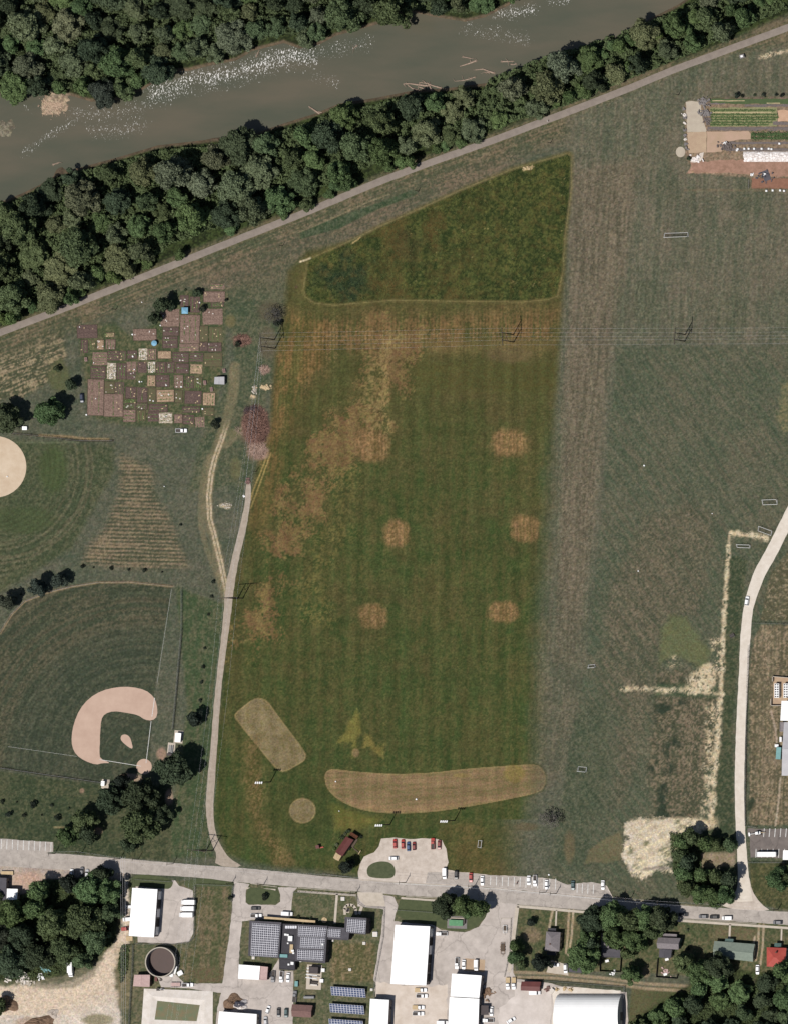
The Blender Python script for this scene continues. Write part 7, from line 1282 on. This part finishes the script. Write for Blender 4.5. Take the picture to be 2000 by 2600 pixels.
# ---------------------------------------------------------------- goals, dugouts, field furniture
def goal(px, py, L, D, ang, label, hh=2.0, g='portable goals on the practice fields', thick=.08):
    o = thing('soccer_goal', label, 'goal', (*W(px, py, hh/2), 0), math.radians(ang), g); f = MB(); r = thick
    f.tube([(-L/2, -D/2, 0), (-L/2, -D/2, hh), (L/2, -D/2, hh), (L/2, -D/2, 0)], r, 5); f.tube([(-L/2, D/2, .1), (L/2, D/2, .1)], r, 5)
    for s_ in (-1, 1): f.tube([(s_*L/2, -D/2, hh), (s_*L/2, D/2, .1)], r*.8, 5); f.tube([(s_*L/2, -D/2, .1), (s_*L/2, D/2, .1)], r*.8, 5)
    f.build('frame', M['white'], o); nn = MB(); k = int(L/.5)
    for i in range(k+1): u = -L/2+L*i/k; nn.tube([(u, -D/2, hh), (u, D/2, .1)], .025, 3)
    for j in range(1, 6): q = j/6; nn.tube([(-L/2, -D/2+D*q, hh+(.1-hh)*q), (L/2, -D/2+D*q, hh+(.1-hh)*q)], .025, 3)
    nn.build('net', M['steel'], o); return o
goal(1715, 596, 12, 2.2, 2, 'long pale-framed goal in the brown meadow'); goal(1953, 1275, 7.3, 2.4, 182, 'pale-framed goal, upper of three near the pale road'); goal(1941, 1348, 7, 2.4, 160, 'tilted pale-framed goal at the end of the chalk track'); goal(1886, 1387, 6.6, 1.4, 178, 'thin goal frame below the chalk track')
goal(1500, 1692, 3.4, 1.5, 5, 'small goal on the green strip of the practice field, upper'); goal(1476, 1954, 4.2, 2.4, -5, 'small pale goal on the green strip of the practice field, lower'); goal(1217, 2144, 3.6, 2.2, 83, 'small pale frame standing in the meadow right of the farm lot')
tb = thing('picnic_table', 'dark picnic table between the chalk track and the pale road', 'table', (*W(1858, 1614, .7), 0), .5); MB().box(0, 0, .72, 2.4, .9, .08).build('table_top', M['dwall'], tb)
for s_ in (-1, 1): MB().box(0, s_*.9, .42, 2.4, .4, .06).build('bench', M['steel'], tb); MB().tube([(s_*.9, -.9, 0), (s_*.9, 0, .72), (s_*.9, .9, 0)], .06).build('leg', M['steel'], tb)
d1 = thing('dugout', 'white-roofed dugout on a concrete pad at the right of the ball field', 'dugout', (*W(451, 1873, 2.6), 0), math.radians(-6)); MB().box(-.4, .3, .02, 4.6, 6.4, .1).build('pad', M['conc'], d1); MB().box(.2, 0, 2.5, 2.9, 4.6, .15).build('roof', M['wroof'], d1); MB().box(1.4, 0, .123, .15, 4.2, 2.37).build('wall', M['gwall'], d1)
for y in (-2, 0, 2): MB().cyl(-1, y, .12, 2.5, .06, 6).build('post', M['metal'], d1)
MB().box(.7, 0, .5, .5, 4, .08).build('bench', M['timber'], d1)
bl = thing('bleachers', 'small bleachers and dugout slab below the white-roofed dugout', 'bleachers', (*W(435, 1903), 0), math.radians(-6)); MB().box(0, 0, .02, 3.8, 6.6, .1).build('pad', M['conc'], bl)
for k in range(3): MB().box(-1+k*.9, 0, .3+k*.3, .5, 4, .06).build('bench', M['metal'], bl)
MB().box(0, -2.7, .123, 2.8, 1.2, 1.6).build('cabinet', M['dwall'], bl)
d2 = thing('scorer_booth', 'small pale slab and booth at the top edge of the park grove', 'booth', (*W(268, 1992), 0), -.1); MB().box(0, 0, .02, 4, 5, .1).build('pad', M['conc'], d2); MB().box(-.6, .4, .123, 1.6, 2.2, 2.2).build('body', M['cream'], d2); MB().box(-.6, .4, 2.326, 1.8, 2.4, .1).build('roof', M['wroof'], d2)
bp_ = thing('shelter', 'small white box shelter below the dark tree at the left edge', 'shelter', (*W(62, 1087, 1.6), 0)); MB().box(0, 0, 0, 2.2, 1.6, 1.5).build('body', M['white'], bp_); MB().box(0, 0, 1.503, 2.4, 1.8, .1).build('roof', M['wroof'], bp_)
pp_ = thing('playset', 'small red and dark playset on the lawn left of the barn', 'playset', (*W(808, 2151, 1), 0), .2); MB().box(0, 0, 1.2, 1.6, 1.6, .12).build('platform', M['red'], pp_); MB().box(0, 0, 2.2, 1.7, 1.7, .12).build('roof', M['maroon'], pp_); MB().box(1.6, -.6, .5, 1.8, .6, .1).build('slide', M['red'], pp_)
for x, y in ((-.7, -.7), (.7, -.7), (.7, .7), (-.7, .7)): MB().cyl(x, y, 0, 2.2, .08, 6).build('post', M['dwall'], pp_)
sg = thing('sign_panel', 'pale leaning sign at the mouth of the farm lot', 'sign', (*W(914, 2165, 1), 0), math.radians(60)); MB().box(0, 0, .5, 2.2, .3, 1.2).build('panel', M['tan'], sg); MB().box(-.8, 0, 0, .12, .12, .5).build('post', M['wood'], sg); MB().box(.8, 0, 0, .12, .12, .5).build('post', M['wood'], sg)
# person on the trail
px_, py_ = 1393, 307; x, y = W(px_, py_); ps = thing('person', 'person in a white shirt and dark shorts walking on the riverside trail', 'person', (x, y, float(gz(px_, py_))+.06), 1.2)
bd = bpy.data.meshes.new('body'); bm = bmesh.new(); J = {'pel': (0, 0, .95, .13), 'ch': (0, 0, 1.3, .16), 'nk': (0, 0, 1.5, .06), 'hd': (.02, 0, 1.66, .11), 'hl': (.15, .1, .5, .075), 'fl': (.3, .1, .07, .05), 'tl': (.42, .1, .04, .035), 'hr': (-.08, -.1, .5, .075), 'fr': (-.3, -.1, .12, .05), 'tr': (-.2, -.1, .04, .035), 'sl': (0, .2, 1.42, .07), 'el': (-.12, .26, 1.16, .045), 'wl': (.02, .27, .92, .035), 'gl': (.06, .27, .84, .03), 'sr': (0, -.2, 1.42, .07), 'er': (.1, -.26, 1.16, .045), 'wr': (.28, -.26, .98, .035), 'gr': (.34, -.26, .92, .03)}
vv = {k: bm.verts.new(v[:3]) for k, v in J.items()}
for a, b in ('pel ch', 'ch nk', 'nk hd', 'pel hl', 'hl fl', 'fl tl', 'pel hr', 'hr fr', 'fr tr', 'ch sl', 'sl el', 'el wl', 'wl gl', 'ch sr', 'sr er', 'er wr', 'wr gr') and [tuple(s.split()) for s in ('pel ch', 'ch nk', 'nk hd', 'pel hl', 'hl fl', 'fl tl', 'pel hr', 'hr fr', 'fr tr', 'ch sl', 'sl el', 'el wl', 'wl gl', 'ch sr', 'sr er', 'er wr', 'wr gr')]: bm.edges.new((vv[a], vv[b]))
bm.to_mesh(bd); bm.free(); bd.materials.append(mat('skin', (.42, .26, .18), None, 3)); bo = link(bpy.data.objects.new('body', bd), ps); md = bo.modifiers.new('skin', 'SKIN')
for i, v in enumerate(J.values()): bd.skin_vertices[0].data[i].radius = (v[3], v[3]); bd.skin_vertices[0].data[i].use_root = i == 0
bo.modifiers.new('sub', 'SUBSURF').levels = 1
MB().cyl(0, 0, .98, 1.46, .2, 12, .24).build('shirt', M['white'], ps); MB().cyl(0, 0, .72, .98, .2, 12, .19).build('shorts', M['black'], ps); MB().ball(.0, 0, 1.7, .125, 10).build('hair', M['bark'], ps)
# ---------------------------------------------------------------- driftwood in the river
def log(pts, r, label, seed, branches=2, sub=None):
    rg = random.Random(seed); mb = MB(); P = [Vector((*W(x, y), -.45)) for x, y in pts]; n = len(P); mb.tube([tuple(p) for p in P], [r*(1-.6*i/(n-1)) for i in range(n)], 7)
    for k in range(branches):
        i = rg.randrange(1, n); p = P[i]; a = rg.uniform(0, 6.28); L = rg.uniform(1, 2.8); mb.tube([tuple(p), (p.x+L*math.cos(a), p.y+L*math.sin(a), p.z+.4)], [r*.4, r*.12], 5)
    b = P[0]
    for k in range(5): a = k*1.25; mb.tube([tuple(b), (b.x+.7*math.cos(a), b.y+.7*math.sin(a), b.z+.3*math.sin(a*2))], [r*.5, r*.2], 5)
    return tag(mb.build('driftwood_log', M['drift']), label, 'log')
for k, (p, r, lb) in enumerate([([(1207, 153), (1195, 158), (1180, 163), (1166, 167)], .5, 'long curved driftwood log in mid river, left'), ([(1174, 143), (1186, 145), (1195, 147)], .32, 'short driftwood log above the long curved one'), ([(1272, 155), (1288, 155), (1304, 154)], .4, 'straight driftwood log nearest the right bank trees'), ([(1308, 161), (1302, 163), (1295, 163)], .28, 'small driftwood log below the straight one'), ([(1253, 184), (1240, 180), (1225, 174), (1207, 176)], .5, 'thick forked driftwood log in mid river'), ([(1240, 183), (1228, 182)], .28, 'short log lying against the forked one'), ([(1204, 195), (1196, 197)], .3, 'stub log at the end of the submerged trunk'), ([(1195, 198), (1175, 203), (1153, 205)], .3, 'half sunken trunk below the driftwood group'),
                              ([(1085, 217), (1060, 214), (1040, 211), (1023, 212)], .55, 'longest log of the driftwood jam against the bank'), ([(1095, 228), (1090, 218), (1084, 208)], .5, 'upright log crossing the driftwood jam'), ([(1118, 222), (1100, 217), (1080, 210), (1062, 208)], .4, 'pale log lying across the top of the driftwood jam'), ([(1060, 228), (1045, 223), (1035, 215)], .45, 'dark log at the lower left of the driftwood jam'), ([(1078, 225), (1060, 219)], .4, 'short log in the middle of the driftwood jam'),
                              ([(812, 288), (800, 280), (784, 269)], .6, 'broken trunk jutting out from the bank left of the jam'), ([(822, 287), (808, 282)], .5, 'stub trunk beside the broken one'), ([(640, 344), (600, 346), (570, 350)], .35, 'thin pale log along the south bank waterline'), ([(650, 142), (655, 132), (658, 125)], .25, 'thin pale branch standing above the rapids'), ([(905, 115), (897, 122)], .25, 'thin pale branch right of the rapids'),
                              ([(134, 417), (150, 411)], .35, 'pale log in the driftwood tangle at the left bank, upper'), ([(140, 458), (158, 452)], .4, 'pale log in the driftwood tangle at the left bank, lower'), ([(1590, 86), (1600, 86)], .3, 'small pale log near the right end of the river'), ([(1128, 226), (1138, 228)], .3, 'small log at the right of the jam')]):
    log(p, r, lb, k+70)
# ---------------------------------------------------------------- poles, pylons and wires
GW = 'overhead wires'
def wire(a, b, sag, label, group, r=.014):
    a, b = Vector(a), Vector(b); pts = []
    for i in range(17):
        t = i/16; p = a.lerp(b, t); p.z -= sag*4*t*(1-t); pts.append(tuple(p))
    return tag(MB().tube(pts, r, 4).build('overhead_wire', M['backing']), label, 'wire', group)
HP = []
def pylon(px1, px2, h, arm, label, ry=None):
    """two-pole frame: ground pixels of both poles"""
    a, b = Vector((*W(*px1), 0)), Vector((*W(*px2), 0)); m_ = (a+b)/2; o = thing('power_pylon', label, 'pylon', tuple(m_)); d = (b-a).normalized()
    for p in (a, b): q = p-m_; MB().tube([(q.x, q.y, -.5), (q.x, q.y, h)], [.28, .17], 8).build('pole', M['wood'], o)
    e = d*arm/2; MB().box(0, 0, h-1.2, arm, .28, .3, math.atan2(d.y, d.x)).build('crossarm', M['wood'], o)
    q1, q2 = a-m_, b-m_; MB().tube([(q1.x, q1.y, h*.75), (q2.x, q2.y, h*.45)], .09).build('brace', M['wood'], o); MB().tube([(q2.x, q2.y, h*.75), (q1.x, q1.y, h*.45)], .09).build('brace', M['wood'], o)
    pts = []
    for s_ in (-1, 0, 1): p = e*s_*.94; MB().cyl(p.x, p.y, h-2.3, h-1.2, .12, 6).build('insulator', M['conc'], o); pts.append(Vector((m_.x+p.x, m_.y+p.y, h-2.3)))
    for s_ in (q1, q2): pts.append(Vector((m_.x+s_.x, m_.y+s_.y, h)))
    return pts
P1 = pylon((697, 862), (699, 884), 22, 9.5, 'two-pole pylon at the left end of the line across the meadow'); P2 = pylon((1303, 849), (1304, 868), 20, 9, 'two-pole pylon in the middle of the meadow'); P3 = pylon((1739, 849), (1738, 866), 19, 8.5, 'two-pole pylon in the brown meadow at right')
P4 = pylon((2210, 845), (2210, 862), 19, 8.5, 'two-pole pylon beyond the right edge'); P5 = pylon((604, 1520), (617, 1519), 21, 10, 'two-pole pylon beside the fork of the drives'); P6 = pylon((525, 2158), (541, 2160), 21, 10, 'two-pole pylon at the mouth of the park drive'); P7 = pylon((440, 2780), (456, 2780), 21, 10, 'two-pole pylon beyond the bottom edge')
wn = ['topmost', 'middle', 'lowest', 'upper thin', 'lower thin']
for A, B, lb in ((P1, P2, 'from the left pylon to the middle one'), (P2, P3, 'from the middle pylon to the right one'), (P3, P4, 'from the right pylon to the frame edge')):
    for k in range(5): wire(A[k], B[k], 3.0, f'{wn[k]} wire of the meadow power line {lb}', 'wires of the meadow line')
wn2 = ['left', 'middle', 'right', 'left thin', 'right thin']
for A, B, lb in ((P1, P5, 'down to the drive fork'), (P5, P6, 'beside the park drive'), (P6, P7, 'across the street to the bottom edge')):
    for k in range(5): wire(A[k], B[k], 3.5, f'{wn2[k]} wire of the line {lb}', 'wires of the park line')
def pole(px, py, h, label, arm=2.0, ang=90, m='wood', lamp=False, grp=None, name='utility_pole'):
    x, y = W(px, py); o = thing(name, label, 'pole', (x, y, float(gz(px, py)) if py < 900 else 0), math.radians(ang), grp); MB().tube([(0, 0, -.3), (0, 0, h)], [.2, .12], 8).build('pole', M[m], o)
    if arm: MB().box(0, 0, h-.6, arm, .16, .18).build('crossarm', M[m], o)
    if lamp: MB().box(arm/2+.2, 0, h-.7, .7, .3, .15).build('lamp', M['metal'], o)
    return (x, y, h-.4)
SP = [(140, 2168), (208, 2166), (306, 2181), (352, 2182), (440, 2194), (590, 2243), (670, 2247), (905, 2268), (1030, 2241), (1205, 2250), (1385, 2266), (1412, 2269), (1578, 2280), (1600, 2283), (1681, 2292), (1975, 2310)]
pts_ = []
for k, (x_, y_) in enumerate(SP):
    pts_.append(pole(x_, y_, 9.5 if k not in (8, 9, 10, 11) else 11, 'wooden utility pole along the street, '+(ordn+['sixteenth'])[k]+' from the left', 2.0, 85))
ns = [0, 1, 2, 4, 8, 9, 11, 14, 15]
for a_, b_ in zip(ns[:-1], ns[1:]):
    for q in (-.8, .8): wire((pts_[a_][0], pts_[a_][1]+q, pts_[a_][2]), (pts_[b_][0], pts_[b_][1]+q, pts_[b_][2]), .8, 'thin wire along the north side of the street, span right of the '+(ordn+['sixteenth'])[a_]+' pole'+(', northern' if q > 0 else ', southern'), 'street wires', .02)
for k, (x_, y_) in enumerate(((295, 785), (718, 624), (1062, 485), (1397, 362), (1722, 240), (651, 1197))): pole(x_, y_, 6, 'lone short pole on the grass south of the trail, '+ordn[k]+' from the left' if k < 5 else 'lone short pole beside the faint double track', 0, 0)
# wires over the warehouse lane
for k, x_ in enumerate((300, 305, 311)): a, b = W(x_+6, 2176, 9), W(x_+8, 2700, 9); wire((a[0], a[1], 9), (b[0], b[1], 9), .5, 'thin wire above the dirt drive, '+('left', 'middle', 'right')[k]+' of three', 'dirt drive wires', .03)
# sports lights
for (x_, y_, lb) in ((687, 1986, 'beside the slanting tilled plot'), (990, 2094, 'above the farm lot, left one'), (1154, 2084, 'above the farm lot, right one')):
    x, y = W(x_, y_); o = thing('floodlight_pole', 'tall floodlight pole with four white lamps '+lb, 'floodlight', (x, y, 0)); MB().tube([(0, 0, 0), (0, 0, 17.5)], [.28, .16], 8).build('pole', M['wood'], o); MB().box(0, 0, 16.9, 3.6, .2, .2).build('crossarm', M['steel'], o)
    for k in range(4): MB().box(-1.5+k*1.0, -.35, 17.13, .62, 1.1, .5, -.35).build('lamp_head', M['white'], o)
# ---------------------------------------------------------------- fences
def fence(pts, h, label, step=3.0, m='metal', mesh=True, solid=False, name='chainlink_fence'):
    P = [Vector((*W(*p), 0)) for p in pts]; o0 = P[0]; o = thing(name, label, 'fence', tuple(o0)); ps_ = MB(); rl = MB(); wm_ = MB(); npost = 0
    for a, b in zip(P[:-1], P[1:]):
        L = (b-a).length; d = (b-a)/L; k = max(1, int(L/step))
        for i in range(k): 
            q = a+d*L*i/k-o0; ps_.cyl(q.x, q.y, 0, h, .06, 5)
        for z in ((h, .035), (.08, .02)): rl.tube([tuple(a-o0+Vector((0, 0, z[0]))), tuple(b-o0+Vector((0, 0, z[0])))], z[1], 4)
        if solid: p1, p2 = a-o0, b-o0; wm_.box((p1.x+p2.x)/2, (p1.y+p2.y)/2, .1, L-.1, .05, h-.15, math.atan2(d.y, d.x))
        elif mesh:
            n_ = int(L/.45); 
            for i in range(n_):
                q = a+d*L*i/n_-o0; r_ = a+d*min(L, L*i/n_+h*.8)-o0
                wm_.tube([(q.x, q.y, .08), (r_.x, r_.y, h)], .018, 3); wm_.tube([(r_.x, r_.y, .08), (q.x, q.y, h)], .018, 3)
    q = P[-1]-o0; ps_.cyl(q.x, q.y, 0, h, .06, 5)
    tag(ps_.build('posts', M[m], o), kind='stuff') if False else ps_.build('post_line', M[m], o); rl.build('rail', M[m], o)
    if wm_.v: wm_.build('panel' if solid else 'wire_mesh', M[m], o)
FN = [([(0, 1609), (30, 1560), (62, 1528), (115, 1506), (180, 1490), (250, 1479), (330, 1478), (437, 1489)], 1.8, 'curved outfield fence of the ball field'), ([(463, 1495), (463, 1600), (455, 1690), (447, 1780), (440, 1853)], 2.2, 'straight fence along the right side of the ball field'), ([(0, 1950), (130, 1969), (262, 1988)], 2.2, 'straight fence below the ball field from the left edge'), ([(262, 1988), (300, 1990), (335, 1975)], 3.5, 'tall backstop fence behind home plate'),
      ([(30, 1100), (80, 1104), (150, 1112), (200, 1119), (288, 1119)], 2.2, 'fence above the pale infield circle'), ([(345, 2234), (440, 2240)], 1.8, 'short fence across the lawn island by the warehouse'), ([(340, 2400), (338, 2470), (334, 2520), (329, 2610)], 2, 'fence between the dirt yard and the tank lawn'), ([(345, 2397), (440, 2400), (480, 2394), (495, 2380), (497, 2250)], 2, 'fence around the warehouse lot'), ([(500, 2246), (594, 2250), (590, 2290)], 2, 'fence of the lawn left of the plant driveway'),
      ([(820, 2219), (860, 2224), (893, 2228)], 1.2, 'low barrier fence along the street below the barn'), ([(745, 2266), (850, 2270), (905, 2275), (912, 2295), (925, 2304), (977, 2307), (974, 2380), (953, 2490), (950, 2600)], 2, 'fence on the east side of the plant lawn'), ([(1000, 2311), (1105, 2318)], 1.6, 'fence across the lawn above the largest white hall'), ([(1298, 2333), (1294, 2420), (1281, 2480)], 1.6, 'fence along the long paved island'),
      ([(1912, 1582), (2080, 1588)], 2, 'fence at the top of the school grounds'), ([(1901, 1640), (1897, 1760), (1894, 1900), (1892, 2030), (1893, 2097)], 2.2, 'long fence between the pale road and the school grounds'), ([(1897, 2098), (1922, 2102)], 2.2, 'short fence at the corner of the school parking lot'), ([(1897, 2190), (2080, 2192)], 1.8, 'fence below the school parking lot'), ([(1586, 2505), (1584, 2560), (1580, 2640)], 2, 'fence right of the dome hall')]
for f in FN: fence(*f)
fence([(1524, 2432), (1524, 2467), (1575, 2469), (1578, 2432)], 1.9, 'dark board fence of the yard behind the flat grey-roofed house', m='dwall', solid=True, name='board_fence'); fence([(1671, 2434), (1667, 2482), (1719, 2486), (1722, 2474)], 1.9, 'dark board fence of the yard behind the two-part grey house', m='dwall', solid=True, name='board_fence')
fence([(1313, 2487), (1390, 2492), (1500, 2500), (1586, 2506)], 1.2, 'low fence along the alley above the dome hall', name='chainlink_fence')
fence([(1901, 455), (1901, 478)], 1.2, 'short fence left of the rust-coloured soil')
# yard bits
for (x_, y_, lb) in ((1540, 2441, 'white garden table in the first fenced yard'), (1692, 2437, 'white boat-shaped cover behind the two-part grey house'), (1688, 2475, 'small white table in the second fenced yard')):
    b_ = thing('garden_table', lb, 'table', (*W(x_, y_, .8), 0), .3); MB().box(0, 0, .68, 1.8, 1.2, .08).build('table_top', M['white'], b_)
    for a_ in (-.7, .7): MB().box(a_, 0, 0, .1, .9, .68).build('leg', M['white'], b_)
boards(1690, 2468, 16, 1.2, M['pink'], 'scattered toys and boards in the second fenced yard', 61, L=(.4, 1)); boards(1555, 2473, 4, .8, M['white'], 'pale planks outside the first fenced yard', 62)
for ob in bpy.data.objects:
    if ob.type == 'MESH' and ob.data.polygons and len(ob.data.polygons) < 3000: pass
